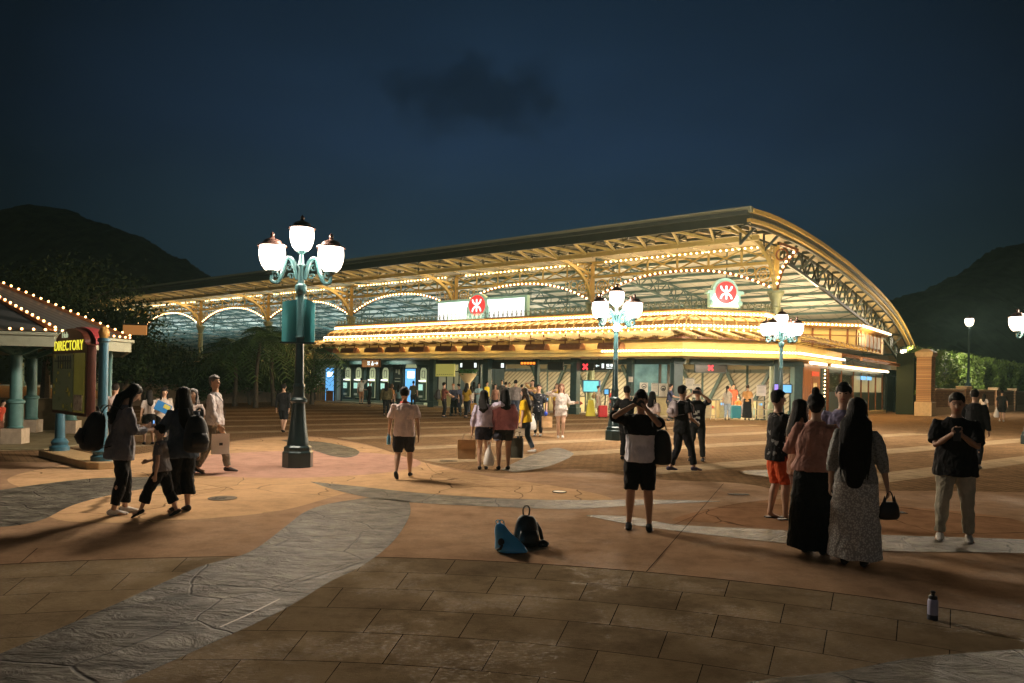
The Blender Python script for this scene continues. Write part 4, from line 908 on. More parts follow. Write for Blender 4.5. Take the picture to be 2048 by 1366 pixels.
for c, top in ((L_, 2.30), (R_, 2.36)):
    pst = MB().lathe([(.19, .14), (.19, .22), (.15, .26), (.17, .32), (.13, .38), (.10, .40), (.088, 1.0), (.083, top), (.11, top+.03), (.11, top+.08)], 18, c).build('post', blue_post, dr, smooth=35)
    mb = MB().lathe([(.06, top+.08), (.08, top+.12), (.10, top+.19), (.07, top+.26), (.02, top+.30)], 12, c); f_ = mb.build('finial', mat('finial_gold', (.5, .28, .08), .4, .3), pst, smooth=50); f_.location = (0, 0, 0)
o_ = L_*.5+R_*.5+nv*.16; Mb = frame_at(o_-np.array(dr.location), dv)
hw = W_/2-.2
pl_ = [(-hw, .95), (hw, .95), (hw, 2.30)]+[(hw*.86*math.cos(a), 2.33+.33*math.sin(a)) for a in np.linspace(.05, math.pi-.05, 14)]+[(-hw, 2.30)]
def liftb(poly, z): return [np.array(Mb @ Vector((x, y, z))) for x, y in poly]
mb = MB(); mb.slab(liftb(pl_, -.10), nv*.16); mb.build('board', redm, dr, local=True, bevel=.012)
mb = MB(); mb.slab(liftb([(x*1.04, y) for x, y in [(hw*.9*math.cos(a), 2.33+.37*math.sin(a)) for a in np.linspace(0, math.pi, 14)]], -.30), nv*.19); mb.build('crest', crest_m, dr, local=True)
def case(x0, x1, y0, y1, name, m, z=.062):
    mb = MB(); mb.slab(liftb([(x0, y0), (x1, y0), (x1, y1), (x0, y1)], z), nv*.012); return mb.build(name, m, dr, local=True)
def map_mat():
    m = mat('lit_map', (.3, .3, .1), .3, emit=(.45, .42, .1), estr=.10); t, b = nodes_of(m); n = t.nodes.new; l = t.links.new
    c = n('ShaderNodeTexCoord'); v = n('ShaderNodeTexVoronoi'); v.inputs['Scale'].default_value = 4.6; v.distance = 'MANHATTAN'; l(c.outputs['Object'], v.inputs[0])
    r = n('ShaderNodeValToRGB'); l(v.outputs['Distance'], r.inputs[0]); r.color_ramp.interpolation = 'CONSTANT'
    r.color_ramp.elements[0].color = (.36, .27, .02, 1); r.color_ramp.elements[1].position = .32; r.color_ramp.elements[1].color = (.055, .065, .02, 1); x = r.color_ramp.elements.new(.5); x.color = (.10, .11, .05, 1)
    l(r.outputs[0], b.inputs['Base Color']); l(r.outputs[0], b.inputs['Emission Color']); return m
case(-hw+.1, hw*.28, 1.02, 2.16, 'map_panel', map_mat()); case(hw*.34, hw-.1, 1.02, 2.16, 'list_panel', mat('lit_list', (.16, .15, .03), .35, emit=(.20, .18, .03), estr=.14, var=.5, vscale=3))
case(hw*.40, hw-.16, 1.06, 1.36, 'notice', mat('pale_notice', (.5, .5, .45), .5, var=.5, vscale=9), .078)
ytx = mat('yellow_lettering', (.85, .75, .08), .5, emit=(.95, .85, .06), estr=.75)
mw = MB()
for i in range(6): mw.slab(liftb([(-hw*.6+i*.15, 1.86), (-hw*.6+i*.15+.06, 1.86), (-hw*.6+i*.15+.06, 2.12), (-hw*.6+i*.15, 2.12)], .076), nv*.004)
mw.slab(liftb([(-hw*.8, 2.0), (hw*.2, 2.0), (hw*.2, 2.03), (-hw*.8, 2.03)], .0765), nv*.004)
mw.build('map_building', mat('map_ink', (.03, .05, .07), .5), dr, local=True)
Mt = Mb @ Matrix.Translation((-.04, 2.31, .068))
text_mesh('lettering', 'DIRECTORY', .28, ytx, dr, Mt, .004, 1.05, 1.12)
text_mesh('lettering', 'Hub', .17, mat('pale_lettering', (.7, .75, .5), .5, emit=(.7, .8, .5), estr=.4), dr, Mb @ Matrix.Translation((-.25, 2.53, .068)), .004, 1.0, 1.3)

# ------------------------------------------------------------------ pavilion with bulbs along its hips and eaves
pv = empty('pavilion', (-16.7, 19.5, 0), 'open pavilion with a steep seamed roof outlined in amber bulbs, fluted teal posts', 'pavilion')
EZ = 2.50; pa_, pb_ = np.array([-10.72, 17.0]), np.array([-10.5, 19.7]); apex = np.array([-16.7, 19.5, 5.3])
poly = [np.array([-23.5, 14.0]), pa_, pb_, np.array([-13.5, 25.0]), np.array([-21, 25.0]), np.array([-25, 20.0])]
def seam_roof():
    m = mat('seamed_roof', (.05, .055, .055), .5); t, b = nodes_of(m); n = t.nodes.new; l = t.links.new
    g_ = n('ShaderNodeNewGeometry'); s = n('ShaderNodeSeparateXYZ'); l(g_.outputs['Position'], s.inputs[0]); f = n('ShaderNodeMath'); f.operation = 'MULTIPLY'; l(s.outputs['Y'], f.inputs[0]); f.inputs[1].default_value = 3
    fr = n('ShaderNodeMath'); fr.operation = 'FRACT'; l(f.outputs[0], fr.inputs[0]); q = n('ShaderNodeMapRange'); l(fr.outputs[0], q.inputs[0]); q.inputs[1].default_value = .3; q.inputs[2].default_value = .5
    mx = n('ShaderNodeMix'); mx.data_type = 'RGBA'; l(q.outputs[0], mx.inputs[0]); mx.inputs[6].default_value = (.03, .035, .035, 1); mx.inputs[7].default_value = (.085, .09, .09, 1); l(mx.outputs[2], b.inputs['Base Color']); return m
mb = MB(); n_ = len(poly); pe = [p+unit(p-apex[:2])*.3 for p in poly]
for i in range(n_):
    p, q = pe[i], pe[(i+1) % n_]; mb.add([(*p, EZ+.22), (*q, EZ+.22), tuple(apex)], [(0, 1, 2)])
mb.add([(*p, EZ+.1) for p in pe], [tuple(range(n_))][::-1]); mb.build('roof', seam_roof(), pv)
mb = MB()
for i in range(n_):
    p, q = pe[i], pe[(i+1) % n_]; mb.bar((*p, EZ+.02), (*q, EZ+.02), .08, .3); mb.bar((*(p+unit(p-apex[:2])*.06), EZ+.16), (*(q+unit(q-apex[:2])*.06), EZ+.16), .12, .07)
mb.build('eave_fascia', mat('fascia_sage', (.34, .36, .27), .5, var=.1), pv)
amber = mat('amber_bulb', (.9, .5, .2), .4, emit=(1.0, .45, .14), estr=9.0)
for a, b, z in ((pe[0], pe[1], EZ+.26), (pe[1], pe[2], EZ+.26), (pe[2], pe[3], EZ+.26)): bulb_row(MB(), [(*a, z), (*b, z)], .026, .24).build('light_string', amber, pv)
for p in (pe[1], pe[2]):
    a = np.array([*p, EZ+.32]); bulb_row(MB(), [a, apex+np.array([0, 0, .12])], .027, .21).build('light_string', amber, pv)
    mb = MB(); mb.bar(a-[0, 0, .06], apex+np.array([0, 0, .02]), .12, .08); mb.build('hip_ridge', bronze, pv)
tealp = mat('pavilion_teal', (.07, .17, .16), .45, var=.12); stone = mat('plinth_stone', (.42, .34, .25), .6, var=.15, vscale=8)
for p in (gnd(30, 889), gnd(62, 866), gnd(140, 868), np.array([*(pb_+np.array([-.25, .1])), 0]), np.array([-22.5, 15.5, 0]), np.array([-14, 24.2, 0])):
    thin = abs(p[0]-(-10.75)) < .1
    k = .35 if thin else 1
    pt = MB().lathe([(.16*k, .40), (.19*k, .42), (.16*k, .46), (.165*k, 1.0), (.20*k, 1.03), (.20*k, 1.08), (.135*k, 1.12), (.125*k, 2.2), (.17*k, 2.26), (.13*k, 2.32), (.13*k, EZ)], 20, p).build('post', tealp, pv, smooth=30)
    mb = MB(); mb.box((p[0], p[1], .2), (.46*k, .46*k, .4), .2); x = mb.build('plinth', stone, pt); x.location = (0, 0, 0)
    if not thin:
        mb = MB()
        for dx, dy in ((1, 0), (-1, 0), (0, 1), (0, -1)): mb.bar((p[0]+dx*.1, p[1]+dy*.1, 2.25), (p[0]+dx*.6, p[1]+dy*.6, EZ-.05), .07, .12)
        x = mb.build('brackets', tealp, pt); x.location = (0, 0, 0)
mb = MB(); mb.slab([(p[0], p[1], .0) for p in poly], (0, 0, .03)); mb.build('floor', ground_mat('pavilion_floor', (.2, .17, .1), (.28, .24, .15), .5), pv)
mb = MB(); mb.bar((-24, 21.5, .5), (-12.6, 23.2, .5), .3, 1.0); mb.build('low_wall', mat('low_wall', (.16, .12, .06), .6, var=.2), pv)

# ------------------------------------------------------------------ brick pillar, garden wall, hedge
def brick_mat(name, dirv, c1, c2, mo, bw=.45, bh=.13):
    m = mat(name, c1, .65); t, b = nodes_of(m); n = t.nodes.new; l = t.links.new
    g_ = n('ShaderNodeNewGeometry'); d = n('ShaderNodeVectorMath'); d.operation = 'DOT_PRODUCT'; l(g_.outputs['Position'], d.inputs[0]); d.inputs[1].default_value = dirv
    s = n('ShaderNodeSeparateXYZ'); l(g_.outputs['Position'], s.inputs[0]); c = n('ShaderNodeCombineXYZ'); l(d.outputs['Value'], c.inputs[0]); l(s.outputs['Z'], c.inputs[1])
    br = n('ShaderNodeTexBrick'); l(c.outputs[0], br.inputs[0]); br.inputs['Scale'].default_value = 1; br.inputs['Brick Width'].default_value = bw; br.inputs['Row Height'].default_value = bh; br.inputs['Mortar Size'].default_value = .014
    br.inputs['Color1'].default_value = (*c1, 1); br.inputs['Color2'].default_value = (*c2, 1); br.inputs['Mortar'].default_value = (*mo, 1); l(br.outputs['Color'], b.inputs['Base Color'])
    bp = n('ShaderNodeBump'); bp.inputs['Strength'].default_value = .4; bp.inputs['Distance'].default_value = .02; bp.invert = True; l(br.outputs['Fac'], bp.inputs['Height']); l(bp.outputs[0], b.inputs['Normal']); return m
wd = np.array([.697, .717, 0]); wn = np.array([.717, -.697, 0]); w0 = gnd(1864, 831)
pil = empty('brick_pillar', gnd(1850, 832), 'tall square brick pillar with pale cap at the end of the hedge', 'pillar')
p0 = np.array(pil.location); brk = brick_mat('brick', tuple(wd), (.26, .13, .05), (.42, .24, .10), (.14, .09, .045)); capm = mat('coping_stone', (.50, .36, .19), .55, var=.12)
ang = math.atan2(wd[1], wd[0])
mb = MB(); mb.box((*p0[:2], .5), (1.12, 1.12, 1.0), ang); mb.build('base', capm, pil, bevel=.02)
mb = MB(); mb.box((*p0[:2], 2.6), (.96, .96, 3.2), ang); mb.build('shaft', brk, pil)
mb = MB(); mb.box((*p0[:2], 4.25), (1.04, 1.04, .1), ang); mb.box((*p0[:2], 4.42), (1.16, 1.16, .26), ang); mb.box((*p0[:2], 4.66), (1.16, 1.16, .22), ang, .35); mb.build('cap', capm, pil, bevel=.015)
wa = empty('garden_wall', w0, 'low brick garden wall with pale coping and piers, beneath the hedge', 'wall')
mb = MB(); mb.bar(w0+[0, 0, .95], w0+wd*60+[0, 0, .95], .35, 1.9); mb.build('wall', brk, wa)
mb = MB(); mb.bar(w0+[0, 0, .3], w0+wd*60+[0, 0, .3], .5, .6); mb.build('base_course', capm, wa)
mb = MB(); mb.bar(w0+[0, 0, 1.92], w0+wd*60+[0, 0, 1.92], .52, .14); mb.build('coping', capm, wa, bevel=.02)
for u, w in ((1926, 1.7), (1986, .8), (2024, .9)):
    r_ = ray(u, 790); M2 = np.array([[r_[0], -wd[0]], [r_[1], -wd[1]]]); k = np.linalg.solve(M2, w0[:2])[0]; c = r_*k
    mb = MB(); mb.box((c[0]+wn[0]*.06, c[1]+wn[1]*.06, 1.0), (w*.8, .6, 2.0), ang); pr = mb.build('pier', brk, wa)
    mb = MB(); mb.box((c[0]+wn[0]*.06, c[1]+wn[1]*.06, 2.12), (w, .8, .24), ang); x = mb.build('cap', capm, pr, bevel=.03); x.location = (0, 0, 0)
r_ = ray(1926, 790); c = r_*np.linalg.solve(np.array([[r_[0], -wd[0]], [r_[1], -wd[1]]]), w0[:2])[0]; c = c+wn*.35
sl = empty('street_lamp', (c[0], c[1], 2.24), 'tall slim lamp post with one lit globe on the wide wall pier before the hedge', 'street lamp'); zt = at(1930, 652, c[1])[2]-2.24
MB().lathe([(.26, 0), (.24, .1), (.12, .3), (.09, .9), (.06, zt-.3), (.1, zt-.2), (.06, zt-.1)], 10).build('pole', lamp_iron, sl, local=True, smooth=40); globe(sl, (0, 0, zt-.02), 1.3, mat('lit_globe_bright', (.9, .9, .9), .3, emit=(1.0, .82, .62), estr=1100))
leafm = mat('hedge_leaf', (.10, .17, .03), .5, var=.45, vscale=1.2, spec=.4)
def leaf_quads(mb, pts, size, rn, flat=0.0):
    pts = np.asarray(pts); n = len(pts); a = rn.normal(size=(n, 3)); a /= np.linalg.norm(a, axis=1)[:, None]; b = rn.normal(size=(n, 3)); b -= (b*a).sum(1)[:, None]*a; b /= np.linalg.norm(b, axis=1)[:, None]
    s = size*rn.uniform(.6, 1.3, n)[:, None]; V = np.empty((n, 4, 3)); V[:, 0] = pts-a*s; V[:, 1] = pts+b*s*.42; V[:, 2] = pts+a*s; V[:, 3] = pts-b*s*.42
    o = len(mb.v); mb.v.extend(map(tuple, V.reshape(-1, 3).tolist())); mb.f.extend([(o+4*i, o+4*i+1, o+4*i+2, o+4*i+3) for i in range(n)])
R0 = np.random.default_rng(4)
hd = empty('hedge', w0+wd*15-wn*1.2, 'tall clipped green hedge growing behind the brick garden wall', 'hedge')
n = 16000; k = R0.uniform(0, 48, n)**1.0; z = R0.uniform(1.5, 4.85, n); dd = .25*np.sin(k*1.3)+.2*np.sin(k*.5+z*1.7)+R0.uniform(-.35, .15, n)
pts = w0+wd*k[:, None]-wn*(1.0+dd)[:, None]; pts[:, 2] = z+.12*np.sin(k*2.1)
mb = MB(); leaf_quads(mb, pts, .17, R0); n2 = 3500; k = R0.uniform(0, 48, n2); pts = w0+wd*k[:, None]-wn*R0.uniform(.9, 2.3, n2)[:, None]; pts[:, 2] = 4.8+R0.uniform(-.2, .25, n2)+.12*np.sin(k*2.1); leaf_quads(mb, pts, .17, R0)
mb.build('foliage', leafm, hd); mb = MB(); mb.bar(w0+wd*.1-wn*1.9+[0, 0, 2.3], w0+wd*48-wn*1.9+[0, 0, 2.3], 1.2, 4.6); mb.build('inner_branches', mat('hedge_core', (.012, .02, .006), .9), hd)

# ------------------------------------------------------------------ trees and palms on the left
barkm = mat('bark', (.06, .045, .03), .85, var=.3, vscale=9); darkleaf = mat('dark_leaf', (.022, .038, .014), .8, var=.5, vscale=.9, spec=.08); palmleaf = mat('palm_leaf', (.055, .10, .025), .6, spec=.2, var=.4, vscale=2)
def tree(u, v, Y, h, cw, lab, seed, n=2600, leaf=.22, m=None, group='dark trees left of the station'):
    rn = np.random.default_rng(seed); b = at(u, v, Y); b[2] = 0; r = empty('tree', b, lab, 'tree', group); mb = MB(); tip = []
    top = b+np.array([0, 0, h*.55]); mb.tube([b, b+(top-b)*.5+rn.normal(size=3)*.1, top], [.05*h*.7, .03*h*.7, .02*h*.7], 7)
    for i in range(9):
        a = i*2.4+rn.uniform(0, 1); q = b+np.array([0, 0, h*rn.uniform(.25, .55)]); e_ = q+np.array([math.cos(a)*cw*rn.uniform(.3, .5), math.sin(a)*cw*rn.uniform(.3, .5), h*rn.uniform(.12, .42)])
        mid = (q+e_)/2+np.array([0, 0, .05*h]); mb.tube([q, mid, e_], [.014*h, .009*h, .004*h], 5); tip += [mid, e_, e_]
        for _ in range(2):
            f_ = mid+(e_-mid)*rn.uniform(.2, .9)+rn.normal(size=3)*cw*.11; mb.tube([mid, f_], [.006*h, .002*h], 4); tip.append(f_)
    mb.build('trunk', barkm, r)
    tip = np.array(tip); c = tip[rn.integers(0, len(tip), n)]; pts = c+rn.normal(size=(n, 3))*np.array([cw*.10, cw*.10, h*.075]); pts = pts[pts[:, 2] > .3]
    mb = MB(); leaf_quads(mb, pts, leaf, rn); mb.build('crown', m or darkleaf, r)
def palm(u, Y, h, lab, seed, nf=26, fl=2.9, group='palms before the station'):
    rn = np.random.default_rng(seed); b = at(u, 780, Y); b[2] = 0; r = empty('palm_tree', b, lab, 'palm', group); t = b+np.array([rn.uniform(-.3, .3), rn.uniform(-.3, .3), h])
    MB().tube([b, (b+t)/2+rn.normal(size=3)*.08, t], [.16, .11, .09], 8).build('trunk', barkm, r, smooth=50)
    for i in range(nf):
        a = i*2.39996; el = rn.uniform(-.1, 1.1); L = fl*rn.uniform(.8, 1.15); d = np.array([math.cos(a), math.sin(a), 0]); mb = MB(); P_ = []
        for k in range(9):
            x = k/8; P_.append(t+d*L*x*math.cos(el*.8)+np.array([0, 0, L*(math.sin(el)*x-.75*x*x)]))
        mb.tube(P_, list(np.linspace(.025, .006, 9)), 4); sd = np.array([-d[1], d[0], 0])
        for k in range(1, 9):
            for f_ in (0, .5):
                if k == 8 and f_: continue
                q = P_[k]+(P_[min(k+1, 8)]-P_[k])*f_; ll = L*.34*(1-abs(k/8-.45)); tg = unit(P_[k]-P_[k-1])
                for sg in (-1, 1):
                    e_ = q+sd*sg*ll+tg*ll*.45-np.array([0, 0, ll*.35]); w = tg*.05; mb.add([q-w, q+w, e_], [(0, 1, 2)])
        mb.build('frond', palmleaf, r)
for i, (u, Y, h, lab) in enumerate([(470, 46, 3.5, 'leftmost bushy palm, before the second bulb-lit station arch'), (512, 44, 3.9, 'bushy palm midway between the second column and the banner'), (548, 47, 4.2, 'tallest bushy palm, just left of the teal banner'), (624, 52, 3.7, 'slender palm just right of the teal banner, beside the blue info totem'), (440, 52, 2.9, 'low palm half hidden behind the white-shirted man')]): palm(u, Y, h, lab, 20+i)
for i, a in enumerate([(168, 780, 42, 7.6, 6.0, 'big dark broad tree behind the pavilion roof, hiding the end of the station', 2), (90, 780, 48, 9.6, 9, 'tall dark bare-limbed tree rising behind the pavilion on the far left', 3), (290, 780, 44, 4.0, 4.4, 'bushy dark shrub tree right of the directory post under the station end', 4), (345, 780, 47, 3.2, 4.0, 'low dark tree beside the brick planter pier', 5), (585, 780, 55, 3.4, 3.2, 'small dark tree behind the nearest lamp post', 6), (245, 780, 38, 3.6, 4.2, 'dark shrub tree just behind the pale pavilion post', 7)]):
    tree(*a[:5], a[5], a[6], n=9000 if i < 2 else 5000, leaf=.15 if i < 2 else .12)
for i, (u, Y, h, w, lab) in enumerate([(430, 50, 2.9, 4.6, 'dark rounded shrub beneath the leftmost palm'), (500, 49, 3.1, 5.0, 'dark rounded shrub beneath the middle palms'), (560, 50, 2.8, 4.4, 'dark rounded shrub left of the nearest lamp post'), (375, 49, 2.8, 4.2, 'dark rounded shrub in front of the brick pier')]):
    tree(u, 780, Y, h, w, lab, 40+i, n=4200, leaf=.13, m=mat('shrub_leaf', (.035, .06, .018), .7, var=.5, vscale=1.5, spec=.1), group='shrubs under the palms')
# planter wall, pier and railing in front of the trees
wA, wB = gnd(240, 812), gnd(646, 801)
pw_ = empty('planter_wall', (wA+wB)/2, 'long low dark planter wall below the palms and trees', 'wall'); mb = MB(); mb.bar(wA+[0, 0, .6], wB+[0, 0, .6], .4, 1.2); mb.build('wall', mat('planter_brick', (.10, .065, .035), .7, var=.25), pw_)
mb = MB(); mb.bar(wA+[0, 0, 1.24], wB+[0, 0, 1.24], .5, .1); mb.build('coping', mat('planter_coping', (.16, .11, .06), .6), pw_)
pr_ = at(388, 780, 54); pier = empty('brick_pier', (pr_[0], pr_[1], 0), 'square brick pier with railing rising above the dark planter wall', 'pier')
mb = MB(); mb.box((0, 0, 1.4), (1.3, 1.0, 2.8), .5); mb.build('shaft', brk, pier, local=True); mb = MB(); mb.box((0, 0, 2.86), (1.5, 1.2, .14), .5); mb.build('cap', capm, pier, local=True)
fn = empty('railing', at(470, 780, 56)*np.array([1, 1, 0]), 'dark iron railing fence behind the palms in front of the platforms', 'railing')
fa, fb = at(330, 780, 58), at(672, 780, 61); mb = MB()
for z in (1.3, 2.5): mb.bar((*fa[:2], z), (*fb[:2], z), .06)
mb.build('rail', iron, fn); mb = MB()
for k in np.linspace(0, 1, 75): q = fa*(1-k)+fb*k; mb.bar((q[0], q[1], .1), (q[0], q[1], 2.7), .03); mb.cut('baluster', iron, fn)
q = at(270, 660, 40); os_ = empty('hanging_sign', q, 'blank orange rectangular sign hung on a bracket in front of the dark tree', 'sign')
mb = MB(); mb.box((0, 0, 0), (1.22, .08, .52), .1); mb.build('panel', mat('orange_panel', (.55, .23, .07), .5, emit=(.9, .38, .1), estr=.18), os_, local=True); mb = MB(); mb.bar((-.62, 0, .5), (-.62, 0, -q[2]), .06); mb.bar((-.62, 0, .34), (.6, .1, .34), .04); mb.build('bracket', iron, os_, local=True)
# ------------------------------------------------------------------ people
def hz(u): return 767+.0196*(u-1024)
SKIN = {'l': (.50, .31, .21), 'm': (.40, .235, .15), 'd': (.27, .15, .09)}
def skin_m(k): return mat('skin_'+k, SKIN[k], .5, var=.06, vscale=20)
def cloth(col, name=None, pat=None):
    nm = name or 'cloth_%02d%02d%02d' % tuple(int(c*99) for c in col)
    if nm in MATS: return MATS[nm]
    m = mat(nm, col, .85, var=.14, vscale=9, spec=.2); t, b = nodes_of(m); n = t.nodes.new; l = t.links.new
    c = n('ShaderNodeTexCoord'); z = n('ShaderNodeTexNoise'); z.inputs['Scale'].default_value = 7; z.inputs['Detail'].default_value = 3; z.inputs['Distortion'].default_value = 1.2
    mp = n('ShaderNodeMapping'); mp.inputs['Scale'].default_value = (1.4, 1.4, .7); l(c.outputs['Object'], mp.inputs[0]); l(mp.outputs[0], z.inputs[0])
    bp = n('ShaderNodeBump'); bp.inputs['Strength'].default_value = .75; bp.inputs['Distance'].default_value = .05; l(z.outputs[0], bp.inputs['Height']); l(bp.outputs[0], b.inputs['Normal'])
    if pat:
        v = n('ShaderNodeTexVoronoi' if pat[1] == 'v' else 'ShaderNodeTexNoise'); v.inputs['Scale'].default_value = pat[2]; l(c.outputs['Object'], v.inputs[0])
        g = n('ShaderNodeMath'); g.operation = 'GREATER_THAN'; l(v.outputs[0], g.inputs[0]); g.inputs[1].default_value = pat[3]
        mx = n('ShaderNodeMix'); mx.data_type = 'RGBA'; l(g.outputs[0], mx.inputs[0]); mx.inputs[6].default_value = (*col, 1); mx.inputs[7].default_value = (*pat[0], 1); l(mx.outputs[2], b.inputs['Base Color'])
    return m
def hair_m(col):
    nm = 'hair_%03d' % int(col[0]*999)
    return MATS.get(nm) or mat(nm, col, .6, var=.3, vscale=18, bump=.8, bscale=9, stretch=(14, 14, 1.2), spec=.16)
BLK = (.012, .012, .013); HB = (.010, .008, .007)
def ik(S, T, l1, l2, hint):
    S, T = np.array(S), np.array(T); d = T-S; L = np.linalg.norm(d); M_ = l1+l2-.002
    if L > M_: T = S+d/L*M_; d = T-S; L = M_
    if L < abs(l1-l2)+.01: L = abs(l1-l2)+.01
    e_ = unit(d); a = (l1*l1-l2*l2+L*L)/(2*L); h = math.sqrt(max(0, l1*l1-a*a)); hh = np.array(hint, float); hh = unit(hh-e_*(hh@e_)); return S+e_*a+hh*h, T
FOLD = bpy.data.textures.new('folds', 'CLOUDS'); FOLD.noise_scale = .11; FOLD.noise_depth = 2
def remesh(o, vox, it=2):
    r = o.modifiers.new('remesh', 'REMESH'); r.mode = 'VOXEL'; r.voxel_size = vox; r.use_smooth_shade = True
    s = o.modifiers.new('smooth', 'SMOOTH'); s.iterations = it; s.factor = .5
    if it == 3 or o.name.startswith(('trousers', 'shorts', 'skirt', 'dress')): d = o.modifiers.new('folds', 'DISPLACE'); d.texture = FOLD; d.strength = .034; d.mid_level = .5; d.texture_coords = 'LOCAL'
    return o
class Fig: pass
def person(u, vh, vf, yaw, label, top=((.3, .3, .3), .3, .47), bot=('trousers', BLK, .06), hair=('short', HB), shoe=(.02, .02, .02), skin='l',
           L=None, R=None, eL=None, eR=None, fL=None, fR=None, lean=0.0, head=0.0, hturn=0.0, fem=False, loose=1.0, det=1, H=None, z0=0.0, group=None, pat=None, botpat=None, extra=None, curl=.6, build=1.0, side=0.0):
    g = gnd(u, vf, z0); Y = g[1]; yaw = yaw+math.degrees(math.atan2(g[0], g[1]))
    if H is None: H = CH-z0-(vh-hz(u))*Y/F; H = max(.6, H/ (math.cos(lean)*.5+.5))
    yw = rad(yaw); rt = empty('person', g, label, 'person', group, -yw)
    vox = (.022, .0135, .0085)[det]; f = Fig(); f.root = rt; f.H = H
    X, Z = np.array([1.0, 0, 0]), np.array([0, 0, 1.0]); sp = np.array([math.sin(side), math.sin(lean)*math.cos(side), math.cos(lean)*math.cos(side)]); bk = np.array([0, math.cos(lean), -math.sin(lean)])
    wS, wH = (.096, .098) if fem else (.112, .090); wS *= build; wH *= build
    dr_ = max(0.0, .525-.0-(.525))
    hipz = .525 if not pat or True else 0
    hip = np.array([0, 0, .522]); at_ = lambda q, y=0.0, x=0.0: hip+sp*q+bk*y+X*x
    sh = {+1: at_(.274, -.004, wS*.95), -1: at_(.274, -.004, -wS*.95)}
    dflt = {s: np.array([s*(wS+.045), .02, .475]) for s in (1, -1)}
    wr, el = {}, {}
    for s, T, h_ in ((1, R, eR), (-1, L, eL)):
        T = dflt[s] if T is None else np.array(T, float); h_ = h_ or (s*.6, -.7, -.35); el[s], wr[s] = ik(sh[s], T, .170, .150, h_)
    f.wr = {s: wr[s]*H for s in wr}
    hj, kn, an = {}, {}, {}
    for s, T in ((1, fR), (-1, fL)):
        hj[s] = hip+X*s*.048*build-Z*.01; T = np.array([s*.052, 0, .042]) if T is None else np.array(T, float)
        kn[s], an[s] = ik(hj[s], T, .238, .238, (s*.08, 1, 0))
    hd_ = at_(.325+.0, .0); hpd = lean+head; hdir = np.array([math.sin(side)*.5, math.sin(hpd), math.cos(hpd)]); hf = np.array([0, math.cos(hpd), -math.sin(hpd)])
    ht = rad(hturn); hx = X*math.cos(ht)-hf*math.sin(ht)*1.0; hf = hf*math.cos(ht)+X*math.sin(ht)
    hc = hd_+hdir*.088
    # ---- one continuous skin
    b = MB(); S_ = lambda pts: [np.array(p)*H for p in pts]
    def T(mb, pts, rs, n=10, ref=None, rounded=True): mb.tube(S_(pts), [tuple(k*H for k in r) if isinstance(r, tuple) else r*H for r in rs], n, ref=ref, round_ends=rounded)
    T(b, [at_(-.03), at_(.02), at_(.09), at_(.17), at_(.235), at_(.268), at_(.292), at_(.315)], [(wH*.80, .056), (wH, .064), (.078*build, .054), (.088*build, .060), (wS*.95, .060), (wS*.84, .052), (wS*.56, .044), (.040, .034)], 14, X, False)
    T(b, [at_(.30), at_(.335, .004), hc-hdir*.03], [.036, .030, .032], 10)
    ell = [(-.062, .018, .020, .018), (-.052, .030, .032, .014), (-.032, .037, .045, .004), (0, .042, .050, 0), (.03, .040, .048, -.004), (.052, .028, .035, -.006), (.063, .012, .016, -.006)]
    T(b, [hc+hdir*q+hf*o for q, _, _, o in ell], [(a, c) for _, a, c, _ in ell], 14, hx, False)
    if det >= 1:
        T(b, [hc+hf*.046+hdir*.012, hc+hf*.060-hdir*.012], [.005, .009], 6)
        for s in (1, -1): T(b, [hc+hx*s*.043+hdir*.012, hc+hx*s*.045-hdir*.014], [(.006, .012), (.005, .009)], 6)
    for s in (1, -1):
        T(b, [at_(.266, 0, s*wS*.55), sh[s], (sh[s]+el[s])/2, el[s], el[s]+(wr[s]-el[s])*.35, wr[s]], [.026, .029*build, .026*build, .021, .0215, .0145], 9)
        fd = unit(wr[s]-el[s]); pn = unit(np.cross(fd, np.array([0, 0, 1.0]) if abs(fd[2]) < .8 else X)); pn2 = np.cross(fd, pn); inn = -X*s if abs(fd[2]) > .8 else -pn2*0-Z*.2+hf*0
        wdir = bk if abs(fd[2]) > .8 else Z; wdir = unit(wdir-fd*(wdir@fd)); nrm = unit(np.cross(fd, wdir)); nrm = nrm if nrm@(-X*s) > 0 else -nrm
        T(b, [wr[s], wr[s]+fd*.02, wr[s]+fd*.046], [(.014, .012), (.021, .010), (.023, .009)], 10, wdir)
        for i_, (o, ln) in enumerate(((.017, .040), (.006, .046), (-.005, .043), (-.016, .034))):
            p0 = wr[s]+fd*.046+wdir*o; p1 = p0+fd*ln*.5+nrm*ln*.15*curl; p2 = p1+fd*ln*.38*(1-curl*.5)+nrm*ln*.5*curl; T(b, [p0-fd*.012, p0, p1, p2], [.0065, .006, .0055, .0045], 6)
        p0 = wr[s]+fd*.018+wdir*.017; T(b, [p0, p0+fd*.016+wdir*.014+nrm*.006, p0+fd*.034+wdir*.017+nrm*.012], [.008, .007, .0052], 6)
        T(b, [hj[s]+Z*.02, (hj[s]*.6+kn[s]*.4), kn[s], kn[s]+(an[s]-kn[s])*.3-bk*.006, kn[s]+(an[s]-kn[s])*.7, an[s]], [.056*build, .048*build, .034, .034, .024, .019], 10)
        T(b, [an[s], an[s]+np.array([s*.004, .03, -.022]), an[s]+np.array([s*.01, .07, -.031])], [.02, (.022, .016), (.024, .010)], 8, X)
    o = b.build('body', skin_m(skin), rt, local=True, smooth=180); remesh(o, vox)
    # ---- clothes
    tc, slv, hem = top; k = loose; kind, bc, end = bot
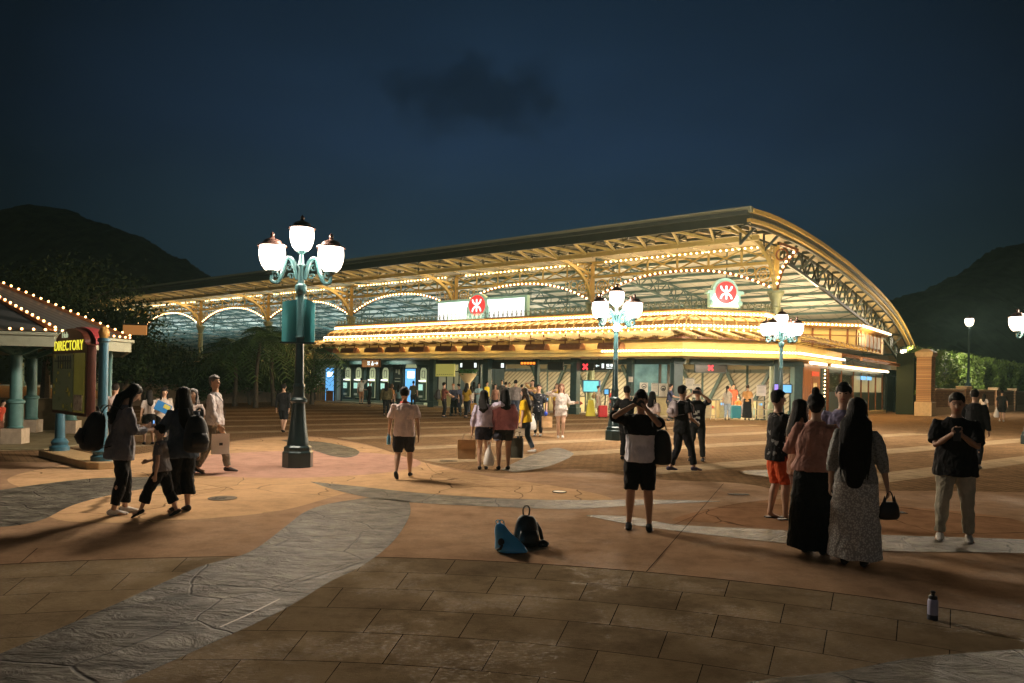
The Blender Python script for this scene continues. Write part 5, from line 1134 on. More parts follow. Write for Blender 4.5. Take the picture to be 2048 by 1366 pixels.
    if tc is not None:
        c = MB(); q0 = hem-.522; rings = [(q, w, d) for q, w, d in ((-.10, wH*1.10, .086), (-.04, wH*1.12, .084), (.02, wH*1.09, .080), (.09, (.088 if fem else .094)*build, .066), (.17, .098*build, .070), (.235, wS*.99, .068), (.266, wS*.88, .059), (.288, wS*.62, .051), (.310, .048, .042)) if q >= q0+.02]
        rings = [(q0, max(wH*1.08, rings[0][1]), rings[0][2]+.002)]+rings; kk = lambda q: 1+(k-1)*max(0.3, min(1, (.30-q)/.25))
        c.tube(S_([at_(r_[0]) for r_ in rings]), [(r_[1]*kk(r_[0])*H, r_[2]*kk(r_[0])*H) for r_ in rings], 18, ref=X)
        for s in (1, -1):
            if slv <= 0: continue
            pts = [at_(.256, 0, s*wS*.5), sh[s]-Z*.003]; rs = [.034, .0365]
            if slv <= .53: e_ = sh[s]+(el[s]-sh[s])*(slv/.53); pts += [(sh[s]+e_)/2, e_]; rs += [.040*k, .040*k]
            else: e_ = el[s]+(wr[s]-el[s])*((slv-.53)/.47); pts += [(sh[s]+el[s])/2, el[s], e_]; rs += [.036*k, .030*k, .024*k]
            c.tube(S_(pts), [r_*H for r_ in rs], 10)
        o = c.build('shirt' if kind != 'dress' else 'dress_top', cloth(tc, None if not pat else 'print_%s' % len(MATS), pat), rt, local=True, smooth=180); remesh(o, vox*1.05, 3)
    if kind in ('trousers', 'shorts', 'wide'):
        c = MB(); c.tube(S_([at_(-.085), at_(-.06), at_(-.03), at_(.02), at_(.06), at_(.085)]), [(wH*.45*H, .040*H), (wH*.85*H, .060*H), (wH*1.02*H, .070*H), (wH*1.03*H, .072*H), (wH*.96*H, .066*H), (.088*H*build, .062*H)], 16, ref=X)
        for s in (1, -1):
            tot = .476; drop = (.51-end)/.476; pts = [hj[s]+Z*.03, hj[s]-Z*.04]; w = 1.5 if kind == 'wide' else 1.0; kl = 1.12 if kind == 'shorts' else 1
            tgt = lambda f_: hj[s]+(kn[s]-hj[s])*f_*2 if f_ <= .5 else kn[s]+(an[s]-kn[s])*(f_-.5)*2
            fr_ = [x for x in (.25, .5, .62, .8, 1.0) if x < drop-.03]+[min(1.0, drop)]
            pts = [hj[s]+Z*.02]+[tgt(x) for x in fr_]; base = lambda x: np.interp(x, [0, .25, .5, .62, 1], [.062*build, .056*build, .043, .042, .034 if kind == 'trousers' else .046])
            rs = [.060*build]+[base(x)*kl*(1+(w-1)*x) for x in fr_]; c.tube(S_(pts), [r_*H for r_ in rs], 12)
        o = c.build('shorts' if kind == 'shorts' else 'trousers', cloth(bc), rt, local=True, smooth=180); remesh(o, vox*1.05, 3)
    else:
        c = MB(); zt = .61 if kind == 'skirt' else .60; cx = (an[1]+an[-1])/2*np.array([1, 1, 0]); sw = .5*(abs(an[1][0]-an[-1][0])-.104)
        zs = np.linspace(end, zt, 7); fl = .035 if kind == 'skirt' else .05
        ps, rs = [], []
        for i_, z in enumerate(zs):
            q = (zt-z)/max(.01, zt-end); m_ = cx*(q**1.2)*(1 if end < .3 else .4); ps.append(np.array([m_[0], m_[1], z])); rs.append(((.090+(fl if end < .3 else fl*.8)*q**.6+sw*q+.012)*build*H, (.066+(fl+.01)*q**.6+abs(an[1][1]-an[-1][1])*.3*q)*H))
        c.tube(S_(ps), rs, 22, ref=X); o = c.build('skirt' if kind == 'skirt' else 'dress_skirt', cloth(bc, None if not botpat else 'lace_%s' % len(MATS), botpat), rt, local=True, smooth=180); remesh(o, vox*1.05, 2)
    for s in (1, -1):
        if shoe is None: break
        c = MB(); a = an[s]; tl = (a[2]-.042); up = 0 if tl < .02 else -.5
        dz = np.array([0, 1, up]); dz = unit(dz)
        T(c, [a-dz*.022-Z*.012, a+dz*.012-Z*.012, a+dz*.05-Z*.022, a+dz*.088-Z*.028], [(.023, .027), (.026, .028), (.028, .018), (.022, .012)], 10, X)
        o = c.build('shoe', cloth(shoe) if det < 2 else cloth(shoe), rt, local=True, smooth=180)
        sb = o.modifiers.new('sub', 'SUBSURF'); sb.levels = 1; sb.render_levels = 1
    # ---- hair
    style, hcx = hair; hm_ = hair_m(hcx); c = MB(); hb = -hf
    def cap(g_=1.0): T(c, [hc+hdir*q+hb*o for q, _, _, o in ((-.030, 0, 0, .030), (-.005, 0, 0, .020), (.02, 0, 0, .012), (.045, 0, 0, .009), (.062, 0, 0, .009), (.074, 0, 0, .008))], [(.030*g_, .022*g_), (.046*g_, .038*g_), (.0495*g_, .047*g_), (.0455*g_, .050*g_), (.034*g_, .041*g_), (.012, .016)], 14, hx, False)
    if style != 'bald': cap(1.04 if style == 'short' else 1.08)
    if style == 'short': T(c, [hc+hdir*.05+hf*.036, hc+hdir*.062+hf*.01], [(.030, .012), (.034, .018)], 8, hx)
    if style == 'fringe': T(c, [hc+hdir*.03+hf*.043, hc+hdir*.052+hf*.034, hc+hdir*.066], [(.034, .010), (.040, .014), (.03, .02)], 10, hx)
    if isinstance(style, tuple):
        st_, zl, wl2 = style; e0 = hc+hb*.03
        if st_ == 'long':
            mid = at_(.25, -.075); endp = np.array([mid[0], mid[1]-.015, zl]); T(c, [hc+hdir*.03+hb*.018, hc-hdir*.03+hb*.034, hd_+hb*.05+Z*.015, mid, (mid+endp)/2, endp], [(.046, .040), (.052, .036), (.058*wl2, .032), (.062*wl2, .028), (.058*wl2, .024), (.030*wl2, .014)], 14, hx)
            if det == 2:
                rs_ = random.Random(int(u))
                for i_ in range(13):
                    xo = (i_/12-.5)*.105*wl2; zz = zl+rs_.uniform(-.012, .045)+abs(xo)*.35; T(c, [mid+X*xo*.9, np.array([endp[0]+xo*1.02, endp[1]-.012+rs_.uniform(-.008, .012), (mid[2]+zz)/2]), np.array([endp[0]+xo*(.85+rs_.uniform(-.12, .12)), endp[1]+rs_.uniform(-.012, .012), zz])], [(.013, .012), (.011, .010), (.0035, .0035)], 6, X)
            for s in (1, -1): T(c, [hc+hdir*.03+hx*s*.042, hc-hdir*.04+hx*s*.046, hd_+hx*s*.05+hf*.02-Z*.03], [.014, .016, .014], 8)
        if st_ == 'pony': T(c, [hc+hb*.05+hdir*.02, hc+hb*.085-hdir*.02, hc+hb*.085-hdir*.02-Z*zl], [.018, .024, .010], 9)
        if st_ == 'bun': T(c, [hc+hdir*.06+hb*.03, hc+hdir*.088+hb*.042], [.026, .024], 10); T(c, [hc-hdir*.03+hb*.03, hc-hdir*.01+hb*.045], [(.036, .02), (.044, .03)], 10, hx)
    if style != 'bald':
        o = c.build('hair', hm_, rt, local=True, smooth=180); remesh(o, vox*.9, 2)
    if det >= 1 and abs(((yaw+hturn+180) % 360)-180) > 60:
        for s in (1, -1):
            c = MB(); e_ = hc+hf*.0475+hx*s*.018+hdir*.006; c.ball(e_*H, (.007*H, .0045*H, .004*H), 8, 5); c.build('eye', mat('eye', (.015, .012, .01), .25), rt, local=True, smooth=60)
            c = MB(); T(c, [hc+hf*.047+hx*s*.010+hdir*.018, hc+hf*.044+hx*s*.028+hdir*.018], [.0028, .002], 5); c.build('eyebrow', hm_, rt, local=True)
        c = MB(); T(c, [hc+hf*.050+hx*.013-hdir*.032, hc+hf*.053-hdir*.033, hc+hf*.050-hx*.013-hdir*.032], [.003, .0045, .003], 6); c.build('mouth', mat('lips', (.33, .12, .10), .45), rt, local=True)
    ca, sa = math.cos(-yw), math.sin(-yw)
    def world(p): p = np.array(p)*H; return np.array([g[0]+p[0]*ca-p[1]*sa, g[1]+p[0]*sa+p[1]*ca, g[2]+p[2]])
    f.w = world; f.hand = {s: world(wr[s]+unit(wr[s]-el[s])*.05) for s in (1, -1)}; f.yaw = yw; f.g = g; f.hc, f.hf, f.hdir, f.hx, f.sp, f.bk = hc, hf, hdir, hx, sp, bk; f.T = T; f.at = at_; f.vox = vox; f.sh = sh; f.wS = wS
    return f
# ---- things people carry
def shopping_bag(top, w, d, h, m, label, yaw=0.0, cat='shopping bag', mark=None, group=None):
    r = empty('paper_bag', (top[0], top[1], top[2]-h-.13), label, cat, group, yaw); mb = MB()
    a = [(-w/2, -d/2), (w/2, -d/2), (w/2, d/2), (-w/2, d/2)]; t_ = [(x*1.0, y*.7) for x, y in a]
    mb.add([(x*.96, y, 0) for x, y in a]+[(x*1.03, y*.5, h*.55) for x, y in a]+[(x, y*.7, h) for x, y in a], [(3, 2, 1, 0)]+[(i+k, (i+1) % 4+k, (i+1) % 4+4+k, i+4+k) for k in (0, 4) for i in range(4)])
    o = mb.build('bag_body', m, r, local=True); s = o.modifiers.new('solid', 'SOLIDIFY'); s.thickness = .004
    mb = MB()
    for y in (-d*.3, d*.3): mb.tube(crom([(-w*.22, y, h-.02), (-w*.18, y*.6, h+.1), (0, 0, h+.135), (w*.18, y*.6, h+.1), (w*.22, y, h-.02)], 4), .006, 5)
    mb.build('handle', mat('bag_cord', (.3, .2, .12), .7), r, local=True)
    if mark: mb = MB(); mb.box((0, -d*.44-.01, h*.5), (w*.2, .006, h*.13)); mb.build('print', mark, r, local=True)
    return r
def plastic_bag(top, w, h, m, label, cat='plastic bag', group=None):
    r = empty('plastic_bag', (top[0], top[1], top[2]-h), label, cat, group); mb = MB()
    pr = [(.25, 0), (.46, .04), (.5, .2), (.47, .42), (.36, .62), (.17, .82), (.08, .97), (.05, 1.0)]; mb.lathe([(a*w, z*h) for a, z in pr], 14, (0, 0, 0), .62)
    rn = random.Random(int(w*999)); mb.v = [(x*(1+rn.uniform(-.09, .09)), y*(1+rn.uniform(-.12, .12)), z+rn.uniform(-.012, .012)) for x, y, z in mb.v]
    o = mb.build('bag_body', m, r, local=True, smooth=180); s = o.modifiers.new('sub', 'SUBSURF'); s.render_levels = 1; s.levels = 1
    mb = MB(); mb.tube([(-.03, 0, h*.9), (-.035, 0, h+.04), (0, 0, h+.07), (.035, 0, h+.04), (.03, 0, h*.9)], .008, 5); mb.build('handle', m, r, local=True); return r
def backpack(f, col, label, sz=(.30, .17, .44), at=(0, -.125, .70), cat='backpack', tilt=0.0, straps=True, patm=None):
    w = f.w(at); r = empty('backpack', w, label, cat, None, -f.yaw); m = patm or mat('bag_%02d%02d%02d' % tuple(int(c*99) for c in col), col, .7, var=.25, vscale=7, bump=.5, bscale=14)
    x, y, z = sz; mb = MB(); mb.tube([(0, 0, -z/2), (0, -.01, -z*.36), (0, -.015, -z*.05), (0, 0, z*.3), (0, .02, z*.47)], [(x*.44, y*.40), (x*.52, y*.55), (x*.5, y*.52), (x*.42, y*.42), (x*.2, y*.2)], 14, ref=(1, 0, 0), round_ends=False)
    o = mb.build('pack_body', m, r, local=True, smooth=180); s = o.modifiers.new('sub', 'SUBSURF'); s.levels = 1; s.render_levels = 1
    mb = MB(); mb.tube([(0, -y*.5, -z*.32), (0, -y*.62, -z*.2), (0, -y*.52, z*.02)], [(x*.34, y*.12), (x*.38, y*.16), (x*.30, y*.1)], 10, ref=(1, 0, 0)); mb.build('front_pocket', m, r, local=True, smooth=180)
    mb = MB(); mb.tube([(-.05, .0, z*.46), (-.04, -.02, z*.56), (.04, -.02, z*.56), (.05, 0, z*.46)], .009, 6); mb.build('grab_handle', m, r, local=True)
    if straps:
        for sx in (-1, 1):
            a = f.H*f.wS*.62*sx; mb = MB(); zt = f.H*(.525+.305)-w[2]+f.g[2]; mb.tube(crom([(a*.8, .02, z*.35), (a, .05*f.H, zt+.012), (a*1.05, .205*f.H, zt-.04*f.H), (a*1.1, .215*f.H, zt-.13*f.H), (a*1.2, .12*f.H, -z*.30), (a*.9, 0, -z*.4)], 4), [(.020, .006)]*21, 6, ref=(1, 0, 0)); mb.build('strap', m, r, local=True, smooth=60)
    r.rotation_euler.x = tilt; return r
def phone(f, p, label, lit=None, yaw=None, sz=(.075, .009, .155), roll=0.0, extra=0):
    w = f.w(p); r = empty('phone', w, label, 'phone', None, -f.yaw if yaw is None else yaw); mb = MB(); mb.box((0, 0, 0), sz); o = mb.build('case', mat('phone_black', (.015, .015, .018), .3), r, local=True, bevel=.003)
    mb = MB(); mb.box((0, -sz[1]/2-.001, 0), (sz[0]*.9, .001, sz[2]*.9)); mb.build('screen', lit or mat('phone_screen', (.02, .03, .04), .15, emit=(.3, .5, .8), estr=.5), r, local=True)
    r.rotation_euler.y = roll; return r
kraft = mat('kraft_paper', (.42, .26, .12), .75, var=.12, vscale=8, bump=.2, bscale=12); whitebag = mat('white_paper', (.75, .70, .66), .6, var=.05); whitepl = mat('white_plastic', (.80, .80, .76), .35, var=.08, vscale=12); darkpaper = mat('dark_paper', (.05, .05, .03), .7, var=.2)

# ---- nearest figures
pa = person(1277, 783, 1058, 180, 'person facing us, phone at the face, grey shirt with black shoulders and black shorts', ((.78, .77, .82), 0, .49), ('shorts', BLK, .285), ('fringe', HB), (.02, .02, .02), 'm', L=(-.03, .16, .885), R=(.055, .15, .90), eL=(-.7, .3, -.8), eR=(1, .2, -.5), fL=(-.075, .02, .042), fR=(.07, 0, .042), det=2, loose=1.12)
c = MB(); f = pa
for s in (1, -1):
    e_, w_ = ik(f.sh[s], np.array([-.03, .16, .885]) if s < 0 else np.array([.055, .15, .90]), .170, .150, (-.7, .3, -.8) if s < 0 else (1, .2, -.5)); c.tube([p*f.H for p in (f.at(.27, 0, s*.05), f.sh[s], (f.sh[s]+e_)/2, f.sh[s]+(e_-f.sh[s])*.95)], [.042*f.H, .044*f.H, .045*f.H, .045*f.H], 12)
c.tube([f.at(q)*f.H for q in (.165, .20, .235, .268, .292, .314)], [(.117*f.H, .086*f.H), (.119*f.H, .085*f.H), (.120*f.H, .080*f.H), (.106*f.H, .068*f.H), (.076*f.H, .057*f.H), (.054*f.H, .047*f.H)], 18, ref=(1, 0, 0)); remesh(c.build('shirt_yoke', cloth(BLK), f.root, local=True, smooth=180), .009, 3)
phone(pa, (.015, .165, .925), 'dark phone held up to the face of the grey-shirted person', mat('phone_glow', (.1, .1, .05), .2, emit=(1, .6, .1), estr=.3), roll=1.1)
backpack(pa, (.015, .015, .017), 'black shoulder bag hanging at the grey-shirted person\'s side', (.26, .2, .46), (-.155, -.05, .60), 'shoulder bag', straps=False)
pb = person(1708, 797, 1132, 5, 'person with very long dark hair in a pale lace dress', ((.22, .22, .21), .75, .5), ('dress', (.72, .72, .68), .055), (('long', .50, 1.5), HB), (.03, .03, .03), 'l', fem=True, det=2, loose=1.15, R=(.17, .03, .47), botpat=((.40, .40, .38), 'v', 55, .46), pat=((.34, .34, .32), 'v', 55, .46), head=.05)
pc = person(1627, 788, 1108, 8, 'person with a hair bun, dusty pink top and long black skirt', ((.36, .185, .145), .8, .52), ('dress', (.010, .012, .012), .04), (('bun', 0, 0), HB), (.03, .03, .03), 'l', fem=True, det=2, loose=1.28, L=(-.10, .17, .62), R=(.10, .17, .62), build=1.06)
pd_ = person(1682, 769, 1068, 185, 'tall person in a lavender shirt facing the camera between the two women', ((.24, .23, .36), .35, .46), ('trousers', (.02, .02, .025), .05), ('fringe', HB), (.03, .03, .03), 'l', det=2)
pe_ = person(1597, 800, 1078, 60, 'person half hidden at the left of the bun-haired person, rust top, holding a bottle', ((.26, .12, .07), .4, .46), ('trousers', (.10, .035, .02), .06), (('long', .75, .9), HB), (.03, .03, .03), 'l', fem=True, det=1, R=(.03, .16, .56))
ph_ = person(1552, 782, 1038, 65, 'person in black print shirt and orange shorts raising a camera', (BLK, .42, .46), ('shorts', (.55, .085, .025), .275), ('short', HB), None, 'm', L=(.00, .20, .86), R=(.06, .19, .87), eL=(-.6, .2, -1), eR=(.8, 0, -.8), det=2, loose=1.1, pat=((.20, .20, .19), 'n', 11, .62), fL=(-.05, -.03, .042), fR=(.05, .05, .042))
phone(ph_, (.03, .215, .90), 'dark compact camera held up by the person in orange shorts', sz=(.12, .05, .08))
for s in (1, -1):
    c = MB(); c.box((s*.052*ph_.H, .02+.05*s*ph_.H*.6+.05, .012), (.09, .26, .022)); c.build('sandal', mat('sandal', (.03, .022, .018), .7), ph_.root, local=True, bevel=.01)
pi = person(1908, 786, 1080, 178, 'person in loose black shirt and white trousers looking down at the hands', ((.012, .012, .012), .45, .44), ('trousers', (.46, .43, .33), .05), ('short', HB), (.62, .60, .55), 'm', L=(-.03, .16, .72), R=(.03, .16, .725), eL=(-.55, -.25, -1), eR=(.55, -.25, -1), det=2, loose=1.3, head=.32, fL=(-.085, 0, .042), fR=(.085, .02, .042), build=1.05)
phone(pi, (0, .20, .73), 'phone held low in both hands by the person in white trousers', mat('phone_dim', (.03, .03, .04), .3))
pj = person(1947, 780, 937, 15, 'person in a black long-sleeved top standing just behind the white-trousered person', (BLK, .98, .46), ('trousers', (.03, .032, .04), .05), ('short', HB), (.6, .6, .55), 'l', det=1, loose=1.15)
r = empty('handbag', pb.hand[1]-np.array([0, .02, .24]), 'small black handbag with two pointed corners hanging from the lace dress wearer\'s hand', 'handbag', None, .3); bgm = mat('handbag_black', (.012, .012, .013), .5, var=.2)
mb = MB(); mb.tube([(0, 0, 0), (0, 0, .03), (0, 0, .12), (0, 0, .17)], [(.10, .045), (.125, .055), (.11, .045), (.085, .02)], 14, ref=(1, 0, 0)); mb.build('bag_body', bgm, r, local=True, smooth=60)
mb = MB()
for x in (-.06, .06): mb.lathe([(.028, .15), (.016, .19), (.002, .23)], 8, (x, 0, 0), .5)
mb.build('corner_tip', bgm, r, local=True); mb = MB(); mb.tube(crom([(-.05, 0, .16), (-.03, 0, .24), (0, 0, .27), (.03, 0, .24), (.05, 0, .16)], 4), .006, 6); mb.build('handle', bgm, r, local=True)
r = empty('drinks_bottle', pe_.hand[1]-np.array([0, .02, .16]), 'clear striped drinks bottle held by the person in the rust top', 'bottle'); MB().lathe([(.03, 0), (.034, .02), (.034, .15), (.015, .19)], 12).build('bottle_body', mat('bottle_clear', (.35, .33, .26), .15), r, local=True, smooth=40); MB().lathe([(.016, .19), (.016, .215)], 10).build('cap', mat('bottle_cap', (.6, .6, .6), .4), r, local=True)
mb = MB()
for z in (.04, .08, .12): mb.lathe([(.0345, z), (.0345, z+.012)], 12)
mb.build('stripes', mat('stripe_pale', (.7, .68, .55), .5), r, local=True)
# ---- left foreground trio
pk = person(238, 783, 1029, 78, 'person in grey tunic with long black hair, head bent over a phone', ((.20, .195, .21), .85, .42), ('trousers', BLK, .075), (('long', .70, 1.0), HB), (.68, .64, .60), 'l', L=(-.03, .185, .655), R=(.04, .19, .64), eL=(-.5, -.2, -1), eR=(.5, -.2, -1), fem=True, det=2, loose=1.25, head=.55, lean=.10, fL=(-.045, .05, .042), fR=(.05, -.05, .042), H=1.66)
phone(pk, (0, .235, .665), 'blue-lit phone held by the grey tunic person', mat('phone_blue', (.1, .2, .4), .2, emit=(.25, .5, 1), estr=.9), roll=0)
backpack(pk, BLK, 'bulging black backpack on the grey tunic person\'s back', (.34, .26, .52), (0, -.175, .64), tilt=-.15)
pl2 = person(362, 775, 1024, -20, 'person with black rucksack over a dark blue top and cropped black trousers', ((.07, .09, .12), .8, .44), ('wide', (.012, .013, .014), .13), (('long', .68, 1.0), (.014, .009, .006)), (.05, .045, .04), 'l', L=(-.10, .14, .62), fem=True, det=2, loose=1.2)
backpack(pl2, (.016, .018, .018), 'large black rucksack with buckles on the back of the adult with cropped trousers', (.32, .22, .50), (.05, -.15, .64))
pm_ = person(322, 858, 1034, -75, 'small child striding in grey tee and baggy black trousers', ((.19, .18, .18), .35, .50), ('wide', (.012, .012, .013), .13), ('short', HB), (.03, .03, .03), 'l', R=(.10, .16, .60), fL=(-.05, .21, .05), fR=(.05, -.15, .06), lean=.08, det=2, H=1.14, loose=1.2)
pn_ = person(427, 752, 947, 110, 'grey-haired person with glasses in a white shirt, striding right with a white bag', ((.60, .55, .54), .98, .50), ('trousers', (.17, .145, .11), .055), ('short', (.13, .12, .115)), (.035, .03, .03), 'm', L=(-.16, -.06, .47), R=(.15, .10, .50), fL=(-.05, .13, .05), fR=(.05, -.15, .065), det=2, loose=1.15, hturn=20, head=-.05)
c = MB(); f = pn_; c.tube([p*f.H for p in (f.at(.30, .03, .07), f.at(.22, .085, .02), f.at(.10, .085, -.06), f.at(.0, .05, -.105))], [(.012, .004)]*4, 6, ref=(1, 0, 0)); c.build('bag_strap', cloth((.02, .02, .025)), f.root, local=True)
q = at(441, 866, pn_.g[1]-.1); shopping_bag(np.array([q[0], q[1], .86]), .30, .12, .36, whitebag, 'white paper carrier bag swinging from the grey-haired person\'s hand', .55, mark=mat('print_black', (.03, .03, .03), .5))
po_ = person(383, 778, 945, 200, 'person with long orange-brown hair half hidden behind the rucksack wearer', ((.55, .45, .40), .4, .47), ('trousers', (.02, .02, .03), .08), (('long', .68, 1.0), (.13, .045, .015)), (.02, .03, .06), 'l', fem=True, det=1)
pp = person(297, 780, 889, -15, 'person in white top and black shorts seen from behind, beyond the phone user', ((.62, .55, .50), .4, .55), ('shorts', BLK, .38), (('long', .72, .9), HB), (.04, .04, .05), 'l', fem=True, det=1, fL=(-.075, 0, .042), fR=(.075, 0, .042))
pq = person(324, 776, 893, 170, 'person in pale shirt stooping forward, behind the rucksack wearer', ((.5, .44, .38), .98, .48), ('trousers', (.02, .02, .02), .06), (('long', .8, .9), HB), (.03, .03, .03), 'l', lean=.35, fem=True, det=1, R=(.03, .25, .68))
r = empty('folder', at(326, 815, gnd(324, 893)[1]-.5), 'bright blue folder held up beside the rucksack wearer', 'folder'); mb = MB(); mb.box((0, 0, 0), (.36, .03, .24)); mb.build('cover', mat('folder_blue', (.02, .16, .42), .4), r, local=True, bevel=.005); mb = MB(); mb.box((.08, -.018, .05), (.16, .004, .1)); mb.build('label_patch', mat('folder_yellow', (.45, .42, .08), .5), r, local=True); r.rotation_euler = (0, .45, .2)
pr2 = person(229, 768, 905, 25, 'person in pinkish white top behind the right directory post', ((.6, .48, .44), .4, .47), ('trousers', (.05, .05, .06), .06), ('short', (.014, .01, .008)), (.03, .03, .03), 'l', det=1, L=(-.13, .12, .6))
ps = person(-3, 800, 880, 120, 'person in a red top seated at the left edge under the pavilion', ((.42, .06, .03), .4, .47), ('trousers', (.12, .05, .03), .06), ('short', HB), (.3, .28, .25), 'l', det=1, lean=.25)
pt_ = person(566, 768, 866, 20, 'dark-clothed person walking just left of the nearest lamp post', ((.018, .02, .016), .9, .45), ('shorts', (.012, .013, .014), .27), ('short', HB), (.02, .02, .02), 'm', fL=(-.05, .12, .05), fR=(.05, -.12, .06), det=1, R=(.13, -.04, .48))
# ---- middle distance
pu_ = person(806, 775, 958, 8, 'stocky person in a pale pink tee and black knee shorts walking away', ((.80, .66, .63), .42, .47), ('shorts', (.018, .02, .022), .29), ('short', HB), (.014, .014, .015), 'm', det=2, loose=1.12, fL=(-.055, -.16, .085), fR=(.06, .12, .045), L=(-.165, .03, .48), R=(.165, -.02, .47), build=1.08)
c = MB(); f = pu_; c.tube([p*f.H for p in (f.at(.312), f.at(.326))], [(.05*f.H, .042*f.H), (.044*f.H, .038*f.H)], 14, ref=(1, 0, 0)); c.build('collar', cloth((.45, .05, .04)), f.root, local=True)
r = empty('water_bottle', pu_.hand[-1]-np.array([0, .02, .10]), 'pale blue bottle in the left hand of the person in pink tee', 'bottle'); MB().lathe([(.035, 0), (.036, .13), (.018, .16), (.016, .19)], 12).build('bottle_body', mat('bottle_blue', (.15, .4, .6), .2), r, local=True, smooth=40); MB().lathe([(.018, .19), (.018, .21)], 10).build('cap', mat('bottle_cap', (.6, .6, .6), .4), r, local=True)
pv1 = person(966, 781, 940, 5, 'person in lavender blouse and navy shorts with an arm round the friend in pink', ((.52, .48, .62), .80, .545), ('shorts', (.022, .022, .035), .385), (('long', .74, 1.0), HB), (.03, .025, .02), 'l', fem=True, det=2, loose=1.18, R=(.26, .02, .80), eR=(.6, -.5, .2), L=(-.15, .02, .47), fL=(-.045, 0, .042), fR=(.035, .03, .042), hturn=25)
pv2 = person(1007, 778, 940, -8, 'person in a pink shirt and dark shorts, hugged by the friend in lavender', ((.52, .24, .28), .95, .50), ('shorts', (.03, .032, .03), .37), (('long', .76, 1.0), HB), (.015, .015, .015), 'm', fem=True, det=2, loose=1.2, L=(-.13, .05, .47), R=(.14, .07, .50), fL=(-.06, 0, .042), fR=(.06, .02, .042), hturn=-20, build=1.08)
shopping_bag(pv1.hand[-1]+np.array([-.10, 0, .03]), .36, .14, .38, kraft, 'brown paper shopping bag in the lavender-bloused person\'s left hand', .1)
plastic_bag(np.array([at(978, 900, pv1.g[1])[0], pv1.g[1]-.05, .52]), .22, .44, whitepl, 'white plastic carrier bag hanging low between the hugging pair')
shopping_bag(pv2.hand[1]+np.array([.06, .02, .02]), .26, .12, .40, darkpaper, 'dark paper bag at the right side of the pink-shirted person', -.2)
r = empty('cap', at(994, 873, pv1.g[1]-.06), 'dark grey cap dangling between the hugging pair', 'cap'); mb = MB(); mb.ball((0, 0, 0), (.10, .09, .085), 12, 8); mb.build('crown', cloth((.05, .05, .065)), r, local=True, smooth=60); mb = MB(); mb.tube([(0, -.06, -.05), (.02, -.16, -.07)], [(.08, .008), (.06, .006)], 10, ref=(1, 0, 0)); mb.build('brim', cloth((.05, .05, .065)), r, local=True)
pw1 = person(1050, 777, 907, -70, 'person in a bright yellow tee and blue jeans walking left, long brown ponytail', ((.72, .46, .02), .42, .48), ('trousers', (.045, .06, .075), .07), (('long', .68, .8), (.02, .012, .007)), (.70, .68, .64), 'l', fem=True, det=2, loose=1.2, lean=.08, R=(.12, .10, .52), fL=(-.05, .10, .045), fR=(.05, -.12, .06))
r = shopping_bag(at(1039, 846, pw1.g[1]-.15), .26, .09, .19, mat('cream_bag', (.6, .5, .36), .5), 'small cream handbag on the hip of the person in yellow tee', .3, 'handbag', mat('print_black', (0, 0, 0)))
pw2 = person(1076, 769, 872, 190, 'person in a black patterned shirt and black trousers, holding a phone to the ear', ((.014, .015, .02), .45, .47), ('trousers', (.014, .015, .018), .06), ('short', HB), (.62, .62, .58), 'm', det=1, pat=((.5, .5, .5), 'n', 16, .66), R=(.10, .10, .88), L=(-.17, .08, .50), loose=1.1)
plastic_bag(at(1066, 831, pw2.g[1]-.15), .26, .50, whitepl, 'white plastic carrier bag held by the person in black patterned shirt')
shopping_bag(pw2.hand[-1]+np.array([.02, -.06, .02]), .34, .14, .36, kraft, 'brown paper shopping bag of the person in black patterned shirt', .25)
r = empty('souvenir_pouch', pw2.hand[-1]+np.array([-.03, -.12, -.02]), 'small bright blue pouch on top of the brown bag', 'pouch'); mb = MB(); mb.ball((0, 0, 0), (.06, .04, .08), 10, 7); mb.build('pouch_body', mat('pouch_blue', (.02, .07, .5), .4), r, local=True, smooth=60); mb = MB(); mb.tube([(0, 0, .07), (.02, 0, .14)], .01, 5); mb.build('loop', mat('pouch_blue', (0, 0, 0)), r, local=True)
pw3 = person(1121, 768, 876, 178, 'smiling person in white shirt and white shorts with one hand raised in a wave', ((.72, .66, .62), .9, .52), ('shorts', (.72, .66, .62), .40), (('long', .74, .9), (.12, .05, .03)), (.72, .70, .66), 'l', fem=True, det=2, loose=1.2, R=(.15, .10, .86), L=(-.27, .06, .66), eL=(-.5, -.3, -1), fL=(-.035, .05, .05), fR=(.045, 0, .042))
pw4 = person(1252, 772, 920, 20, 'person in dark clothes partly hidden by the person photographing in front', ((.018, .018, .017), .9, .46), ('trousers', (.016, .018, .02), .05), ('short', HB), (.02, .02, .02), 'm', det=1, R=(.10, .15, .78), L=(-.12, .14, .74))
pw5 = person(1303, 783, 905, 30, 'person in a pinkish white tee glimpsed behind the photographing person\'s shoulder', ((.66, .54, .50), .42, .48), ('shorts', (.05, .05, .05), .3), (('long', .75, .9), HB), (.03, .03, .03), 'l', fem=True, det=1)
px1 = person(1362, 772, 945, 55, 'person in black with a pale backpack stepping to the right, orange bag at the front', ((.014, .015, .015), .35, .46), ('trousers', (.018, .020, .022), .07), ('short', HB), (.10, .09, .16), 'm', det=2, fL=(-.05, -.12, .06), fR=(.05, .15, .045), L=(-.10, .10, .60), R=(.12, .12, .58), loose=1.1)
backpack(px1, (.55, .48, .50), 'pale pinkish white backpack on the stepping person in black', (.28, .16, .34), (0, -.12, .74))
r = shopping_bag(px1.hand[-1]+np.array([-.15, -.1, .12]), .24, .1, .28, mat('orange_cloth', (.5, .12, .03), .7), 'bright orange tote bag held by the stepping person in black', .4, 'tote bag')
